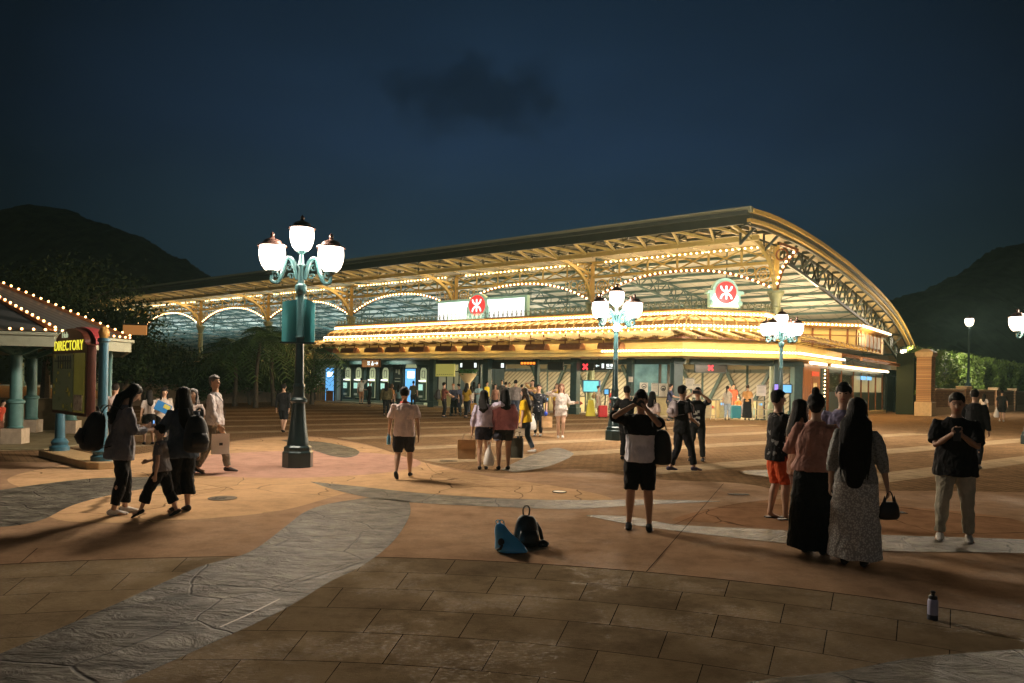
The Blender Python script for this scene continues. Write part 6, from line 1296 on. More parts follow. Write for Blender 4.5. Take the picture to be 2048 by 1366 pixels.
px2 = person(1393, 776, 922, 185, 'person in a black tee with white print and ripped black jeans, taking a photo', ((.013, .013, .014), .42, .46), ('trousers', (.022, .024, .026), .055), ('short', HB), (.025, .025, .025), 'm', L=(-.06, .20, .92), R=(.06, .20, .92), eL=(-1, .1, -.5), eR=(1, .1, -.5), fL=(-.085, 0, .042), fR=(.085, 0, .042), det=2, loose=1.12)
phone(px2, (0, .235, .945), 'phone held sideways over the face of the person in black printed tee', roll=1.57)
c = MB(); R1 = random.Random(5)
f = px2
for i in range(10): c.box((R1.uniform(-.06, .06), .132+.0*i, 1.08+R1.uniform(-.10, .10)), (R1.uniform(.02, .06), .012, R1.uniform(.02, .06)))
c.build('shirt_print', mat('print_pale', (.5, .5, .44), .7), f.root, local=True)
c = MB(); c.box((-.085*f.H, .075, .30*f.H), (.08, .012, .03)); c.box((.08*f.H, .08, .27*f.H), (.07, .012, .02)); c.build('ripped_patch', mat('skin_m', (.4, .235, .15)), f.root, local=True)
# ---- by the right wall
py1 = person(1967, 788, 842, 10, 'distant person in a white top and dark skirt walking along the brick wall', ((.62, .56, .5), .4, .52), ('skirt', (.05, .025, .03), .36), (('long', .72, .9), HB), (.6, .6, .58), 'l', fem=True, det=0)
py2 = person(2003, 781, 843, 5, 'distant person in black clothes carrying a white bag along the brick wall', (BLK, .42, .47), ('shorts', (.02, .015, .015), .30), ('short', HB), (.5, .5, .48), 'l', det=0)
plastic_bag(at(1993, 815, py2.g[1]-.1), .34, .62, whitepl, 'white plastic bag carried by the black-clothed person by the wall')
# ---- crowd at the station front
G = 'people along the station front'
def far(u, vh, vf, yaw, lab, tcol, bcol, kind='trousers', end=.06, hair=('short', HB), fem=False, slv=.42, **k): return person(u, vh, vf, yaw, lab, (tcol, slv, .48), (kind, bcol, end), hair, k.pop('shoe', (.05, .05, .05)), k.pop('skin', 'l'), fem=fem, det=0, **k)
LH = (('long', .74, 1.0), HB)
far(632, 752, 801, 80, 'person in white tee and red cap reaching to the blue info totem', (.7, .66, .66), (.12, .12, .15), hair=('short', (.4, .04, .03)), R=(.05, .28, .70))
far(619, 760, 800, 60, 'person in orange-brown top beside the one reaching to the totem', (.42, .16, .07), (.03, .03, .035), fem=True, hair=LH)
far(628, 775, 803, 150, 'small child in dark clothes below the blue info totem', (.03, .03, .03), (.05, .04, .04), hair=('short', (.06, .03, .02)), H=1.1)
far(690, 764, 804, 10, 'person in pale blue top and skirt at the first ticket machine', (.35, .42, .58), (.40, .45, .55), 'skirt', .36, LH, True)
far(722, 756, 808, 20, 'person in white tee and tan trousers, hand at head, by the ticket machines', (.72, .68, .58), (.42, .22, .12), R=(.10, .06, .90), end=.2)
far(739, 763, 813, -60, 'person in black with arms forward beside the white-teed person at the machines', (.02, .02, .02), (.018, .018, .02), fem=True, R=(.04, .26, .68), L=(-.04, .24, .66), hair=('short', (.2, .1, .05)))
far(772, 764, 832, 5, 'person in a dark khaki jacket and black trousers left of the pink tee', (.075, .065, .03), (.016, .018, .018), hair=LH, slv=.95, loose=1.25)
far(783, 768, 828, 60, 'person with an orange scarf right behind the khaki jacket', (.46, .22, .08), (.03, .03, .03), fem=True, hair=(('long', .76, 1), (.05, .025, .012)))
far(826, 762, 815, 0, 'person in a dark olive shirt facing the blue lit ticket bay', (.04, .045, .03), (.02, .02, .02))
far(797, 770, 822, 20, 'dark-haired person in teal right before the ticket machines, half hidden', (.16, .28, .28), (.04, .05, .05), fem=True, hair=LH)
pz = far(887, 765, 835, 75, 'person in a maroon shirt with a bulging backpack at the left of the crowd', (.14, .045, .03), (.014, .015, .016), R=(.04, .25, .62), L=(-.04, .22, .60))
backpack(pz, (.03, .028, .026), 'bulging dark backpack worn by the maroon-shirted person', (.32, .28, .55), (0, -.17, .66), straps=False)
far(881, 758, 812, 170, 'person in a yellow tee and pale cap behind the maroon shirt', (.68, .48, .03), (.03, .03, .03), hair=('short', (.5, .42, .3)))
far(908, 768, 832, 200, 'person in a tan sunhat bending over a pushchair', (.08, .09, .13), (.016, .016, .018), hair=('short', (.36, .19, .09)), lean=.3, R=(.05, .26, .58))
far(933, 766, 836, 30, 'person with long black hair in black and yellow at the right of the pushchair', (.30, .19, .02), (.014, .014, .015), fem=True, hair=LH, fR=(.05, -.10, .05))
far(941, 772, 828, -40, 'person in a white cardigan behind the black and yellow one', (.62, .56, .48), (.08, .10, .15), fem=True, hair=(('long', .76, 1), HB), slv=.9)
far(957, 766, 826, 180, 'person in a pale teal top reading a leaflet', (.30, .45, .46), (.25, .36, .38), fem=True, hair=LH, R=(.06, .16, .64), L=(-.06, .16, .64))
far(973, 763, 822, 120, 'person in a yellow tee facing right behind the lavender blouse', (.70, .55, .03), (.05, .05, .06))
far(981, 758, 818, 190, 'dark-haired person in black standing behind the yellow tee', (.03, .03, .03), (.03, .03, .03))
far(990, 768, 830, 200, 'person with loose wavy hair and bare shoulders above the lavender blouse', (.40, .20, .13), (.04, .04, .04), fem=True, hair=LH, slv=0)
far(1003, 760, 818, -150, 'person in grey behind the pink shirt\'s head', (.10, .10, .11), (.03, .03, .04))
far(1018, 765, 820, 170, 'person in a white tee to the left of the grey hooded person', (.66, .66, .64), (.05, .06, .08), fem=True)
far(1030, 760, 838, 8, 'person in a baggy grey hooded top seen from behind', (.19, .165, .155), (.05, .06, .09), loose=1.3, slv=.95)
far(1011, 764, 826, 20, 'person in a black tee half hidden behind the pink shirt\'s hair', (.025, .025, .03), (.03, .03, .04))
far(947, 764, 820, 10, 'dark-haired person in a charcoal top behind the white cardigan', (.05, .05, .055), (.03, .03, .035), fem=True, hair=LH)
far(921, 768, 829, -70, 'person in a navy top leaning over the pushchair from the right', (.05, .06, .11), (.02, .02, .025), lean=.2, R=(.05, .25, .6))
far(1043, 769, 832, 60, 'person with a dark bob in an olive top behind the yellow tee', (.12, .12, .05), (.04, .04, .05), fem=True)
far(1064, 760, 838, 190, 'person holding a pink phone up behind the black patterned shirt', (.35, .22, .08), (.05, .04, .04), R=(.05, .16, .92), fem=True, hair=LH)
far(1112, 767, 834, 180, 'person in yellow glimpsed behind the waving person', (.62, .40, .04), (.2, .1, .06), fem=True, hair=(('long', .76, 1), (.1, .05, .03)))
pzz = far(1196, 772, 833, 85, 'person in a blue cap and white dress pulling a red suitcase', (.6, .52, .42), (.6, .52, .42), 'skirt', .28, ('short', (.05, .06, .28)), True, R=(.12, -.04, .5))
backpack(pzz, (.34, .24, .11), 'tan backpack worn by the person with blue cap', (.3, .2, .4), (0, -.14, .70), straps=False)
far(1225, 775, 835, -30, 'person in a red top and denim shorts left of the middle lamp post', (.48, .06, .04), (.09, .12, .22), 'shorts', .38, LH, True)
far(1337, 768, 842, 95, 'person in a navy tee leaning forward at the enquiry counter', (.03, .035, .07), (.06, .06, .06), R=(.03, .26, .64), L=(-.03, .26, .64), lean=.12)
far(1454, 772, 840, 15, 'person in light grey overalls with a long plait, queueing on the right', (.62, .58, .48), (.34, .42, .50), fem=True, hair=(('pony', .14, 1), HB))
far(1466, 768, 832, 170, 'person in a red top with a hand at the head among the queue', (.50, .10, .05), (.30, .12, .07), R=(.08, .06, .90), fem=True)
far(1476, 790, 834, 175, 'small child in white cap and orange tee among the suitcases', (.62, .20, .05), (.3, .1, .05), hair=('short', (.6, .6, .62)), H=1.2)
far(1486, 778, 834, -60, 'child in a blue and white cap next to the orange top', (.55, .45, .35), (.2, .2, .25), hair=('short', (.3, .38, .55)), H=1.4)
far(1494, 770, 840, 5, 'person in an orange top and long black skirt, seen from behind in the queue', (.62, .33, .12), (.014, .014, .014), 'skirt', .06, ('short', (.05, .03, .02)), True)
# ------------------------------------------------------------------ fittings of the station front
Mfront = lambda s, t, z: frame_at(P(s, t, z), -D1)                   # x to the right, y up, z towards the plaza
def rot_front(): return math.atan2(-D1[1], -D1[0])
def rect(u0, u1, v0, v1, t):
    um = (u0+u1)/2; s, zb = onT(um, v1, t); _, zt = onT(um, v0, t); w = abs(onT(u0, v1, t)[0]-onT(u1, v1, t)[0]); return s, zb, zt, w
def board(name, u0, u1, v0, v1, t, m, label, cat, frame=None, hang=0.0, d=.1, group=None, chm=False, Y=None, post=False):
    if chm: 
        p = at((u0+u1)/2, v1, Y); q = at((u0+u1)/2, v0, Y); w = (u1-u0)*Y/F; zb, zt = p[2], q[2]; loc = np.array([p[0], p[1], zb]); rz = .13
    else: s, zb, zt, w = rect(u0, u1, v0, v1, t); loc = P(s, t, zb); rz = rot_front()
    r = empty(name, loc, label, cat, group, rz); h = zt-zb
    mb = MB(); mb.box((0, 0, h/2), (w, d, h)); mb.build('panel', m, r, local=True, bevel=.008)
    if frame:
        mb = MB(); f_ = .05
        for z in (0, h): mb.bar((-w/2, -.02, z), (w/2, -.02, z), d+.03, f_)
        for x in (-w/2, w/2): mb.bar((x, -.02, 0), (x, -.02, h), d+.03, f_)
        mb.build('frame', frame, r, local=True)
    if hang:
        mb = MB()
        for x in (-w*.32, w*.32): mb.bar((x, 0, h), (x, 0, h+hang), .04)
        mb.build('hanger', iron, r, local=True)
    if post:
        mb = MB()
        for x in (-w*.4, w*.4): mb.bar((x, .03, 0), (x, .03, -zb+.02), .05)
        mb.box((0, .03, -zb+.04), (w*.9, .4, .04)); mb.build('stand', iron, r, local=True)
    r['_w'] = w; r['_h'] = h; return r, w, h
def mark(r, polys, m, name='pictogram', y=-.056, d=.006):
    mb = MB()
    for p in polys: mb.slab([(x, y, z) for x, z in p], (0, -d, 0))
    return mb.build(name, m, r, local=True)
def rc(x, z, w, h): return [(x-w/2, z-h/2), (x+w/2, z-h/2), (x+w/2, z+h/2), (x-w/2, z+h/2)]
def arrow(x, z, k, sg=1): return [rc(x-sg*k*.2, z, k*.7, k*.16), [(x+sg*k*.5, z), (x+sg*k*.08, z+k*.36), (x+sg*k*.08, z-k*.36)]]
white_sym = mat('white_symbols', (.8, .85, .85), .4, emit=(.85, 1, 1), estr=.9); dark_board = mat('dark_board', (.02, .022, .02), .4); red_led = mat('red_led', (.6, .02, .03), .4, emit=(1, .05, .06), estr=1.3)
olive_wall = mat('ticket_wall', (.028, .045, .036), .4, var=.2); brownb = mat('brown_sign', (.42, .20, .07), .5, emit=(.6, .28, .1), estr=.18)
# ticket machine wall
sA, sB = SU(686, 800, 1.6), SU(862, 800, 1.6)
tw = empty('ticket_machine_wall', P((sA+sB)/2, 1.7), 'dark green panelled wall that houses the row of arched ticket machines', 'wall')
mb = MB(); mb.bar(P(sA, 1.75, 1.65), P(sB, 1.75, 1.65), .3, 3.3); mb.build('wall', olive_wall, tw)
mb = MB()
for u in (683, 706, 729, 755, 782, 807, 835, 857): s = SU(u, 800, 1.5); mb.bar(P(s, 1.52, 0), P(s, 1.52, 3.2), .14, .2)
mb.bar(P(sA, 1.5, 2.95), P(sB, 1.5, 2.95), .16, .4); mb.build('pilasters', green, tw)
mb = MB(); mb.bar(P(sA, 1.2, .12), P(sB, 1.2, .12), .7, .24); mb.build('plinth', mat('plinth_green', (.16, .22, .18), .5), tw)
arch_lit = mat('lit_niche', (.4, .42, .26), .5, emit=(.60, .66, .38), estr=.32, var=.3, vscale=2); scr = mat('machine_screen', (.3, .5, .45), .3, emit=(.55, .95, .8), estr=.55, var=.35, vscale=4)
def machine():
    r = empty('ticket_machine', (0, 0, 0)); w = .30
    pl = [(-w, .3), (w, .3), (w, 2.3)]+[(w*math.cos(a), 2.3+.36*math.sin(a)) for a in np.linspace(0, math.pi, 12)][1:-1]+[(-w, 2.3)]
    mb = MB(); mb.slab([(x, -.02, z) for x, z in pl], (0, .06, 0)); mb.build('niche', arch_lit, r, local=True)
    mb = MB(); mb.box((0, -.1, .95), (.58, .3, 1.25)); mb.build('cabinet', mat('cabinet_green', (.05, .09, .075), .4), r, local=True, bevel=.01)
    mb = MB(); mb.box((-.02, -.256, 1.22), (.42, .02, .44)); mb.build('screen', scr, r, local=True)
    mb = MB(); mb.box((0, -.256, .55), (.36, .02, .16)); mb.build('tray', mat('tray', (.3, .33, .3), .4, emit=(.5, .6, .4), estr=.12), r, local=True)
    mb = MB(); mb.box((0, -.12, 1.68), (.54, .2, .09)); mb.build('light_strip', white_lit, r, local=True)
    mb = MB()
    for f_ in (rc(-.12, 2.15, .04, .5), rc(.14, 2.15, .04, .5), rc(.01, 2.4, .28, .04), rc(.01, 1.9, .28, .04)): mb.slab([(x, -.022, z) for x, z in f_], (0, -.015, 0))
    mb.build('notice_frame', dark_board, r, local=True); return r
mc0 = machine(); tags = ['first arched ticket machine from the left, where the person in pale blue stands', 'second arched ticket machine, partly hidden by the brown hanging sign', 'arched ticket machine behind the black-clothed person with arms forward', 'arched ticket machine above the khaki jacket', 'last arched ticket machine, between the blue bay and the dark column']
for i, u in enumerate((695, 716, 744, 770, 846)):
    s = SU(u, 800, 1.5); o = mc0 if i == 0 else dup(mc0, (0, 0, 0)); o.location = tuple(P(s, 1.5, .12)); o.rotation_euler.z = rot_front(); tag(o, tags[i], 'ticket machine', 'ticket machines in arched niches')
blue_lit = mat('blue_lit', (.1, .25, .45), .4, emit=(.16, .50, .95), estr=.75); bw = mat('blue_white', (.8, .9, .95), .4, emit=(.7, .95, 1), estr=2.2)
r, w, h = board('blue_kiosk', 810, 832, 737, 806, 1.35, blue_lit, 'tall blue lit ticket bay with an arched top in the dark green wall', 'kiosk', iron)
mb = MB(); mb.slab([(w*.48*math.cos(a), -.04, h+.05+.42*math.sin(a)) for a in np.linspace(0, math.pi, 12)], (0, .08, 0)); mb.build('arch_light', arch_lit, r, local=True); mark(r, [rc(.05, h*.82, w*.6, h*.2)], bw, 'glow_panel')
r, w, h = board('info_totem', 651, 669, 735, 802, .4, blue_lit, 'slim blue lit information totem beside the palms at the hall\'s left end', 'totem', iron)
mark(r, [rc(0, h*.80, w*.6, h*.14)], bw, 'glow_panel'); mark(r, [rc(0, h*.16, w*.8, h*.30)], mat('totem_wood', (.3, .12, .04), .5), 'lower_panel', -.058)
r, w, h = board('lattice_panel', 673, 683, 728, 804, .8, mat('lattice_gold', (.26, .14, .05), .5), 'narrow gold lattice panel between the info totem and the dark wall', 'panel', iron)
mark(r, [rc(x, h*.5, .05, h*.9) for x in (-w*.25, 0, w*.25)], cream, 'slats')
r, w, h = board('dark_niche_board', 787, 804, 728, 800, 1.46, dark_board, 'dark arched panel with pale lettering next to the blue lit ticket bay', 'panel', iron)
mark(r, [rc(-w*.15, h*.8, w*.2, h*.1), rc(w*.15, h*.78, w*.16, h*.14), rc(0, h*.6, w*.6, .05), rc(0, h*.52, w*.6, .05)], mat('pale_ink', (.35, .33, .25), .6), 'lettering')
# hanging signs
r, w, h = board('hanging_sign', 725, 760, 719, 734, -2.2, brownb, 'brown hanging sign with white pictograms and an arrow, over the ticket machines', 'sign', bronze, .5)
mark(r, [rc(-w*.12, h*.66, w*.14, h*.18), rc(-w*.12, h*.36, w*.12, h*.22), rc(w*.10, h*.36, w*.13, h*.3), rc(w*.10, h*.66, w*.06, h*.2)]+arrow(w*.32, h*.5, w*.2), white_sym)
r, w, h = board('hanging_sign', 919, 956, 723, 738, -.2, dark_board, 'black hanging sign with two white pictograms above the cream urn planter', 'sign', None, .3); mark(r, [rc(-w*.38, h*.5, w*.10, h*.55), rc(w*.38, h*.5, w*.12, h*.6)], white_sym)
r, w, h = board('hanging_sign', 981, 1012, 724, 738, .3, dark_board, 'black hanging sign with a white pictogram, between two dark columns', 'sign', None, .3); mark(r, [rc(w*.3, h*.5, w*.18, h*.62)], white_sym)
r, w, h = board('led_board', 1042, 1072, 722, 731, .2, dark_board, 'slim board with orange glowing text hanging beside the thin column', 'display', None, .25); mark(r, [rc(-w*.4+i*w*.2, h*.5, w*.15, h*.5) for i in range(5)], mat('orange_led', (.8, .2, .02), .4, emit=(1, .28, .03), estr=1.2), 'glowing_text')
board('hanging_board', 1096, 1127, 724, 740, .2, dark_board, 'blank black hanging board right of the orange-text board', 'board', None, .25)
r, w, h = board('hanging_sign', 1155, 1188, 726, 741, .2, dark_board, 'black hanging sign showing a red cross, left of the arrow sign', 'sign', None, .25)
xk = lambda k: [[(-k, -k*.6), (-k*.6, -k), (k, k*.6), (k*.6, k)], [(k, -k*.6), (k*.6, -k), (-k, k*.6), (-k*.6, k)]]
mark(r, [[(x, z+h*.5) for x, z in q] for q in xk(.20)], red_led, 'red_cross')
r, w, h = board('hanging_sign', 1189, 1235, 725, 740, .2, dark_board, 'black hanging sign with a white left arrow and pictograms behind the middle lamp', 'sign', None, .25); mark(r, arrow(-w*.36, h*.55, w*.16, -1)+[rc(-w*.12, h*.55, w*.10, h*.6), rc(w*.1, h*.62, w*.13, h*.35), rc(w*.26, h*.62, w*.1, h*.35), rc(w*.16, h*.25, w*.26, h*.1)], white_sym)
r, w, h = board('hanging_sign', 1388, 1453, 723, 745, 0, mat('brown_glass', (.05, .035, .02), .15), 'large dark framed hanging sign with a red cross over the right-hand gates', 'sign', iron, .3, chm=True, Y=40.4); mark(r, [[(x, z+h*.42) for x, z in q] for q in xk(.17)], red_led, 'red_cross')
# notice board booth
r, w, h = board('notice_board', 867, 909, 728, 753, .25, mat('lime_board', (.52, .46, .12), .5, emit=(.65, .62, .15), estr=.25), 'yellow-green notice board over the booth left of the crowd', 'board', None)
mark(r, [rc(0, h*1.16, w*.9, h*.26)], dark_board, 'header'); mark(r, [rc(-w*.3+i*w*.1, h*.16, w*.05, h*.06) for i in range(8)], mat('olive_ink', (.2, .2, .05), .6), 'lettering')
s, zb, zt, w = rect(867, 909, 756, 818, .6); bo = empty('booth', P(s, .9), 'pale booth with a dark framed window under the yellow-green notice board', 'booth', rz=rot_front())
mb = MB(); mb.box((0, 0, .6), (w, .5, 1.2)); mb.build('counter', mat('booth_cream', (.50, .46, .22), .5), bo, local=True); mb = MB(); mb.box((0, .2, 1.85), (w, .08, 1.3)); mb.build('back_panel', mat('booth_back', (.45, .45, .34), .5, emit=(.6, .6, .4), estr=.12), bo, local=True)
mb = MB(); 
for x in (-w*.5, -w*.1, w*.25, w*.5): mb.bar((x, .1, 1.2), (x, .1, 2.5), .06)
mb.bar((-w*.5, .1, 2.5), (w*.5, .1, 2.5), .07); mb.build('window_frame', iron, bo, local=True)
# urn planter
q = at(935, 766, onT(935, 766, 1.5)[0] and float(P(onT(935, 766, 1.5)[0], 1.5)[1])); up_ = empty('urn_planter', (q[0], q[1], 0), 'cream urn planter on a tall pedestal with a leafy green plant', 'planter')
MB().lathe([(.35, 0), (.3, .1), (.22, .2), (.2, 1.7), (.26, 1.8), (.42, 2.0), (.62, 2.3), (.66, 2.34), (.6, 2.38)], 18).build('urn', mat('urn_cream', (.62, .50, .32), .5), up_, local=True, smooth=40)
rn = np.random.default_rng(8); mb = MB(); leaf_quads(mb, np.array([0, 0, 2.55])+rn.normal(size=(260, 3))*np.array([.3, .3, .14]), .14, rn); mb.build('plant', mat('urn_leaf', (.05, .16, .05), .5, var=.4), up_, local=True)
# enquiry office
p = at(1300, 835, 42.2); of = empty('enquiry_office', (p[0], p[1], 0), 'glass-fronted enquiry office with a cream counter between two dark columns', 'office', rz=.10); Wd = 88*42.2/F
mb = MB(); mb.box((0, 0, .55), (Wd, .6, 1.1)); mb.build('counter', mat('counter_cream', (.50, .42, .22), .5, var=.1), of, local=True); mb = MB(); mb.box((0, -.05, 1.14), (Wd+.1, .8, .08)); mb.build('counter_top', mat('counter_top', (.2, .16, .1), .4), of, local=True)
mb = MB(); mb.box((0, .15, 2.15), (Wd, .05, 1.9)); mb.build('glass', mat('office_glass', (.10, .16, .14), .08, emit=(.35, .6, .5), estr=.22, var=.8, vscale=1.6), of, local=True)
mb = MB()
for x in (-Wd/2, -Wd*.42, Wd*.22, Wd*.42, Wd/2): mb.bar((x, .08, 1.18), (x, .08, 3.2), .14)
mb.bar((-Wd/2, .08, 3.1), (Wd/2, .08, 3.1), .14, .2); mb.build('window_frame', mat('office_frame', (.10, .08, .05), .45), of, local=True)
posterm = mat('poster_paper', (.72, .68, .58), .6, var=.06, vscale=6)
for i, (u0, u1, v0, v1, lab) in enumerate([(1279, 1296, 765, 785, 'framed notice with a black drawing on the enquiry counter'), (1302, 1316, 766, 790, 'plain pale notice on the enquiry counter'), (1317, 1335, 767, 793, 'tall white poster with a black face-mask pictogram'), (1257, 1266, 753, 764, 'small white notice on the brown post of the office'), (1370, 1389, 756, 778, 'pale framed notice standing behind the photographing pair'), (1384, 1401, 768, 795, 'second pale notice with dark header beside the gates'), (1512, 1532, 770, 792, 'pale double notice on a stand left of the purple screen')]):
    r, w, h = board('poster', u0, u1, v0, v1, 0, posterm, lab, 'notice', None, d=.03, chm=True, Y=41.2-(.5 if i > 3 else 0), post=i > 3)
    if i in (0, 2): mb = MB(); mb.tube([(w*.26*math.cos(a), -.02, h*.62+w*.26*math.sin(a)) for a in np.linspace(0, 2*math.pi, 16, endpoint=False)], .02, 5, closed=True); mb.box((0, -.02, h*.58), (w*.3, .012, h*.12)); mb.build('pictogram', dark_board, r, local=True)
    else: mark(r, [rc(0, h*(.78-.12*j), w*.7, h*.03) for j in range(5)]+[rc(0, h*.93, w*.9, h*.08)], mat('grey_ink', (.25, .25, .22), .6), 'lettering', -.017, .003)
# screens
tsc = mat('teal_screen', (.1, .3, .3), .2, emit=(.25, .85, .85), estr=.7, var=.3, vscale=2)
r, w, h = board('screen', 1167, 1199, 761, 784, 1.5, tsc, 'large teal glowing screen behind the red suitcase', 'screen', mat('screen_rim', (.04, .10, .3), .4), post=True)
board('screen', 1209, 1219, 778, 789, 1.2, blue_lit, 'small blue screen on a ticket gate beside the middle lamp post', 'screen', iron, post=True)
r, w, h = board('advert_screen', 1546, 1562, 768, 795, 0, mat('purple_screen', (.2, .08, .4), .2, emit=(.30, .16, .85), estr=.9, col2=(.1, .3, .6), vscale=3), 'upright purple and blue advert screen by the right-hand dark column', 'screen', iron, chm=True, Y=40.2, post=True)
board('advert_screen', 1563, 1583, 769, 786, 0, blue_lit, 'pair of blue screens right of the purple advert screen', 'screen', iron, chm=True, Y=41.5, post=True)
# gates and barriers
gate_m = mat('gate_cream', (.50, .42, .24), .45, var=.1)
def gate():
    r = empty('ticket_gate', (0, 0, 0)); mb = MB(); mb.box((0, .5, .5), (.34, 1.7, 1.0)); mb.build('cabinet', gate_m, r, local=True, bevel=.04); mb = MB(); mb.box((0, .5, 1.02), (.36, 1.6, .05)); mb.build('top', iron, r, local=True); mb = MB(); mb.box((0, -.36, .8), (.2, .02, .12)); mb.build('reader', blue_lit, r, local=True); mb = MB(); mb.slab([(.17, .4, .35), (.62, .4, .6), (.17, .4, .85)], (0, .03, 0)); mb.build('flap', mat('gate_flap', (.45, .06, .04), .4), r, local=True); return r
gt0 = gate(); gl = ['cream ticket gate behind the person with the pink phone', 'cream ticket gate beside the waving person', 'cream ticket gate left of the teal screen', 'cream ticket gate behind the photographing pair, with a red flap', 'cream ticket gate in the middle of the right-hand opening', 'cream ticket gate behind the suitcases']
for i, (u, Y) in enumerate(((1062, 47.5), (1100, 46.2), (1142, 45.2), (1414, 42.0), (1440, 42.4), (1516, 43.2))):
    q = at(u, 800, Y); o = gt0 if i == 0 else dup(gt0, (0, 0, 0)); o.location = (q[0], q[1], .013); o.rotation_euler.z = rot_front() if i < 3 else .1; tag(o, gl[i], 'ticket gate', 'ticket gates')
for i, (u0, u1, Y, lab) in enumerate(((1402, 1432, 39.6, 'low metal crowd barrier behind the photographing pair'), (1506, 1548, 40.2, 'low metal crowd barrier right of the suitcases'), (1215, 1236, 43, 'queue rail beside the middle lamp post'))):
    a, b = at(u0, 800, Y), at(u1, 800, Y); r = empty('crowd_barrier', ((a[0]+b[0])/2, (a[1]+b[1])/2, 0), lab, 'barrier', 'metal barriers'); mb = MB()
    for z in (1.05, .6, .25): mb.bar((*a[:2], z), (*b[:2], z), .045)
    mb.build('rails', mat('barrier_steel', (.42, .36, .26), .35, .5), r); mb = MB()
    for k in np.linspace(0, 1, 4): q = a*(1-k)+b*k; mb.bar((q[0], q[1], .012), (q[0], q[1], 1.05), .04)
    mb.build('posts', MATS['barrier_steel'], r)
# suitcases, cone board
def suitcase(loc, w, h, d, m, lab, rz):
    r = empty('suitcase', loc, lab, 'suitcase', 'suitcases by the gates', rz); mb = MB(); mb.box((0, 0, h/2+.05), (w, d, h)); mb.build('shell', m, r, local=True, bevel=.05)
    mb = MB()
    for x in np.linspace(-w*.35, w*.35, 5): mb.box((x, -d/2-.004, h/2+.05), (.02, .012, h*.8))
    mb.build('ribs', m, r, local=True); mb = MB(); mb.tube([(-.1, .05, h), (-.1, .05, h+.25), (.1, .05, h+.25), (.1, .05, h)], .012, 6); mb.build('handle', iron, r, local=True)
    for x in (-w*.38, w*.38):
        for y in (-d*.3, d*.3): mb = MB(); mb.lathe([(.025, 0), (.03, .02), (.025, .05)], 8, (x, y, 0)); mb.build('wheel', iron, r, local=True)
redp = mat('case_red', (.42, .015, .02), .35); bluep = mat('case_blue', (.06, .32, .42), .35); pale = mat('case_pale', (.30, .42, .40), .4); yelp = mat('case_amber', (.42, .22, .02), .4)
for u, v, w, h, m, lab in ((1205, 836, .48, .62, redp, 'bright red suitcase behind the person in the blue cap'), (1471, 838, .56, .72, bluep, 'large turquoise suitcase in front of the orange-clothed child'), (1511, 836, .34, .55, pale, 'small pale green suitcase right of the long black skirt'), (947, 832, .36, .62, yelp, 'amber suitcase at the right of the pushchair group'), (1523, 836, .3, .5, mat('case_white', (.6, .55, .45), .4), 'small whitish suitcase beside the crowd barrier')): suitcase(gnd(u, v), w, h, .28, m, lab, .1)
q = gnd(1181, 832); r = empty('floor_sign', q, 'yellow folding wet-floor sign in front of the teal screen', 'floor sign'); ym = mat('sign_yellow', (.72, .62, .03), .5)
for sg in (-1, 1): mb = MB(); mb.slab([(-.26, sg*.22, 0), (.26, sg*.22, 0), (.14, sg*.02, .9), (-.14, sg*.02, .9)], (0, sg*.02, 0)); mb.build('leaf', ym, r, local=True)
mb = MB(); mb.tube([(-.06, 0, .9), (-.05, 0, 1.0), (.05, 0, 1.0), (.06, 0, .9)], .015, 5); mb.build('handle', ym, r, local=True)
q = gnd(911, 832); r = empty('pushchair', q, 'dark folding pushchair in the middle of the crowd group', 'pushchair'); mb = MB(); mb.slab([(-.25, -.2, .45), (.25, -.2, .45), (.25, .25, .9), (-.25, .25, .9)], (0, .05, .04)); mb.slab([(-.25, .2, .9), (.25, .2, .9), (.25, -.15, 1.1), (-.25, -.15, 1.1)], (0, 0, .03)); mb.build('seat', cloth((.03, .035, .05)), r, local=True)
mb = MB()
for x in (-.26, .26): mb.bar((x, -.3, .1), (x, .35, 1.0), .03); mb.bar((x, .3, .1), (x, -.2, .6), .03)
mb.bar((-.26, .38, 1.02), (.26, .38, 1.02), .035); mb.build('frame', iron, r, local=True)
for x in (-.26, .26):
    for y in (-.3, .3): mb = MB(); mb.tube([(x-.02, y, .1), (x+.02, y, .1)], .1, 12); mb.build('wheel', iron, r, local=True)
# ------------------------------------------------------------------ things left on the plaza
bp_ = gnd(1052, 1093); r = empty('backpack', bp_, 'black backpack with a top loop standing upright on the plaza paving', 'backpack', rz=.25)
bm = mat('ground_bag', (.014, .016, .016), .6, var=.25, vscale=14, bump=.5, bscale=18)
mb = MB(); mb.tube([(0, 0, .0), (0, 0, .03), (0, -.005, .12), (0, 0, .22), (.005, .01, .31), (.01, .02, .335)], [(.13, .085), (.15, .10), (.145, .10), (.125, .088), (.10, .07), (.055, .035)], 18, ref=(1, 0, 0)); o = mb.build('pack_body', bm, r, local=True, smooth=180); o.modifiers.new('s', 'SUBSURF').render_levels = 1
mb = MB(); mb.tube([(0, -.09, .03), (0, -.115, .10), (0, -.10, .19)], [(.10, .03), (.115, .04), (.09, .03)], 14, ref=(1, 0, 0)); mb.build('front_pocket', bm, r, local=True, smooth=180)
mb = MB(); mb.tube(crom([(-.03, .02, .32), (-.036, .015, .39), (-.018, .01, .43), (.018, .01, .43), (.036, .015, .39), (.03, .02, .32)], 4), .008, 7); mb.build('grab_handle', bm, r, local=True, smooth=180)
mb = MB(); mb.tube([(.13, .03, .02), (.19, .0, .04), (.225, -.02, .02), (.20, -.05, .012), (.14, -.05, .015)], [.03, .034, .03, .022, .018], 9, round_ends=True); mb.tube([(.12, .05, .24), (.17, .05, .16), (.19, .04, .06)], [(.014, .02)]*3, 8); mb.build('strap', bm, r, local=True, smooth=180)
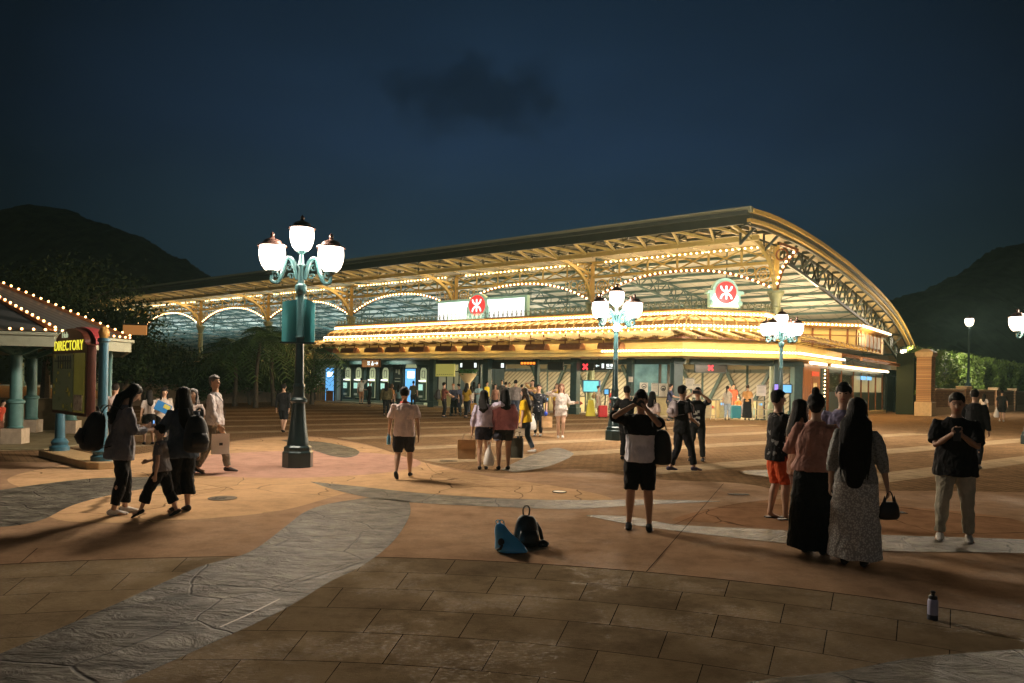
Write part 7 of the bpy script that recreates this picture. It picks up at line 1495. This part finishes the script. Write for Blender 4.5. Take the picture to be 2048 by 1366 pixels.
bb = gnd(1016, 1104); r = empty('shopping_bag', bb, 'slumped bright blue bag with a dark print leaning against the black backpack', 'shopping bag', rz=-.1)
blu = mat('blue_bag', (.10, .46, .85), .38, var=.2, vscale=6, bump=.6, bscale=13)
mb = MB(); n = 16; rows = []
rr = random.Random(2); base = [(-.15, .05), (-.135, -.01), (-.09, -.075), (-.03, -.105), (.05, -.085), (.14, -.06), (.215, -.02), (.205, .02), (.12, .05), (.03, .085), (-.07, .10), (-.13, .09)]
for z, k, ox, oy in ((0, .9, .02, 0), (.012, 1.0, .01, 0), (.07, .92, -.01, 0), (.13, .70, -.045, .005), (.19, .50, -.075, .012), (.245, .36, -.092, .02), (.275, .26, -.10, .03), (.29, .12, -.10, .035)):
    rows.append([(ox+x*k*(1+rr.uniform(-.10, .10)), oy+y*k*(1+rr.uniform(-.16, .16)), z+rr.uniform(-.008, .008)*(z > .02)) for x, y in base])
n = 12
mb.add([p for q in rows for p in q], [(i*n+k, i*n+(k+1) % n, (i+1)*n+(k+1) % n, (i+1)*n+k) for i in range(len(rows)-1) for k in range(n)]+[tuple(range(n-1, -1, -1)), tuple((len(rows)-1)*n+k for k in range(n))]); o = mb.build('bag_body', blu, r, local=True, smooth=180); o.modifiers.new('s', 'SUBSURF').render_levels = 1
mb = MB()
for x in (-.12, -.085): mb.tube(crom([(x, .03, .27), (x-.015, .02, .31), (x+.02, .01, .325), (x+.04, .02, .28)], 4), .005, 5)
mb.build('handle', blu, r, local=True)
mb = MB(); mb.ball((-.065, -.072, .115), (.034, .014, .040), 12, 8); mb.tube([(-.055, -.088, .08), (-.07, -.093, .05), (-.10, -.080, .035)], [.014, .016, .010], 7, round_ends=True); mb.build('print', mat('navy_print', (.008, .012, .02), .5), r, local=True, smooth=60)
bq = gnd(1865, 1240); r = empty('water_bottle', bq, 'lone translucent drinking bottle with dark cap standing on the paving', 'bottle')
MB().lathe([(.034, 0), (.037, .006), (.037, .045), (.036, .05), (.037, .055), (.037, .145), (.033, .158), (.024, .166)], 24).build('bottle_body', mat('bottle_lilac', (.42, .42, .58), .25, var=.1), r, local=True, smooth=40)
MB().lathe([(.0372, .0), (.038, .004), (.038, .04), (.0372, .043)], 24, (0, 0, .001)).build('base_sleeve', mat('bottle_dark', (.03, .03, .045), .5), r, local=True, smooth=40); MB().lathe([(.029, .160), (.031, .164), (.031, .180), (.026, .186), (.014, .190), (.012, .205), (.018, .208), (.018, .218), (.010, .224)], 18).build('cap', mat('bottle_cap_dark', (.02, .02, .022), .4), r, local=True, smooth=40)
# drains, inspection covers, lit ground light, slate disc
ironm = mat('drain_iron', (.03, .027, .022), .7, 0, var=.2, spec=.05)
for i, (u, v, w, d, lab) in enumerate(((1477, 990, .34, .10, 'long slot drain cover between the photographing person and the orange shorts'), (1785, 1026, .36, .16, 'rectangular drain cover right of the lace dress'), (1680, 995, .6, .12, 'faint slot drain behind the long-haired person'))):
    q = gnd(u, v); r = empty('drain_cover', q, lab, 'drain'); mb = MB(); mb.box((0, 0, .012), (w, d, .006)); mb.build('plate', ironm, r, local=True); mb = MB()
    for x in np.linspace(-w*.45, w*.45, 12): mb.box((x, 0, .016), (w*.03, d*.8, .003))
    mb.build('bars', mat('drain_bar', (.055, .048, .038), .7, 0, spec=.05), r, local=True)
for u, v, lab in ((445, 998, 'dark stained round cover beside the child'), (897, 923, 'dark stained cover between the pink tee and hugging pair')):
    q = gnd(u, v); r = empty('manhole_cover', q, lab, 'cover'); MB().lathe([(.2, .012), (.2, .016)], 20).build('plate', mat('stain_iron', (.09, .065, .04), .6, var=.5, vscale=8, spec=.05), r, local=True)
    mb = MB(); rr = random.Random(int(u))
    for k in range(9): a = rr.uniform(0, 6.3); mb.box((rr.uniform(0, .15)*math.cos(a), rr.uniform(0, .15)*math.sin(a), .0175), (rr.uniform(.05, .14), .02, .002), rr.uniform(0, 3))
    mb.build('grooves', ironm, r, local=True)
q = gnd(1119, 985); r = empty('ground_light', q, 'small round pale cover set flush in the orange paving', 'cover'); MB().lathe([(.105, .012), (.105, .017)], 24).build('lens', mat('pale_lens', (.85, .78, .62), .3), r, local=True); mb = MB(); mb.tube([(.11*math.cos(a), .11*math.sin(a), .014) for a in np.linspace(0, 2*math.pi, 24, endpoint=False)], .008, 5, closed=True); mb.build('rim', ironm, r, local=True)
c = gnd(1548, 948); mb = MB(); mb.sheet([(c[0]+.62*math.cos(a), c[1]+.62*math.sin(a), .0085) for a in np.linspace(0, 2*math.pi, 40, endpoint=False)]); o = mb.build('paving_medallion', slm); o['kind'] = 'structure'
mb = MB(); A = [(c[0]+.62*math.cos(a), c[1]+.62*math.sin(a), .0105) for a in np.linspace(0, 2*math.pi, 41)]; B = [(c[0]+.67*math.cos(a), c[1]+.67*math.sin(a), .0105) for a in np.linspace(0, 2*math.pi, 41)]; mb.strip(A, B); o = mb.build('paving_medallion', stm); o['kind'] = 'structure'
# every bulb near the camera is a part; beyond a hundred on one thing the rest are one part
for par, lst in BULBS.items():
    pr_ = bpy.data.objects[par]; lst.sort(key=lambda q: np.linalg.norm(q[0]-CP)/q[1]); meshes = {}
    for p, r, m in lst[:100]:
        k = (r, m.name)
        if k not in meshes:
            b = MB(); b.ball((0, 0, 0), r, 8, 6); me = bpy.data.meshes.new('bulb'); me.from_pydata(b.v, [], b.f); me.materials.append(m); me.shade_smooth(); meshes[k] = me
        o = bpy.data.objects.new('bulb', meshes[k]); COL.objects.link(o); o.parent = pr_; o.location = Vector(p)-pr_.location
    if len(lst) > 100:
        b = MB(); ms = []; idx = []
        for p, r, m in lst[100:]:
            if m not in ms: ms.append(m)
            n0 = len(b.f); b.ball(p, r, 6, 4); idx += [ms.index(m)]*(len(b.f)-n0)
        o = b.build('bulb', None, pr_); o['kind'] = 'stuff'
        for m in ms: o.data.materials.append(m)
        o.data.polygons.foreach_set('material_index', idx); o.data.shade_smooth()
for r in list(bpy.data.objects):
    for k in ('_w', '_h'):
        if k in r: del r[k]
# ------------------------------------------------------------------ night air
mb = MB(); mb.box((0, 325, 99.5), (1040, 790, 201)); hzo = mb.build('haze', None); hzo['kind'] = 'stuff'
hm2 = bpy.data.materials.new('night_air'); hm2.use_nodes = True; t = hm2.node_tree; t.nodes.clear()
ov = t.nodes.new('ShaderNodeOutputMaterial'); pvn = t.nodes.new('ShaderNodeVolumePrincipled'); pvn.inputs['Density'].default_value = .00033; pvn.inputs['Color'].default_value = (.50, .85, .78, 1); pvn.inputs['Anisotropy'].default_value = .2
t.links.new(pvn.outputs[0], ov.inputs['Volume']); hzo.data.materials.append(hm2)
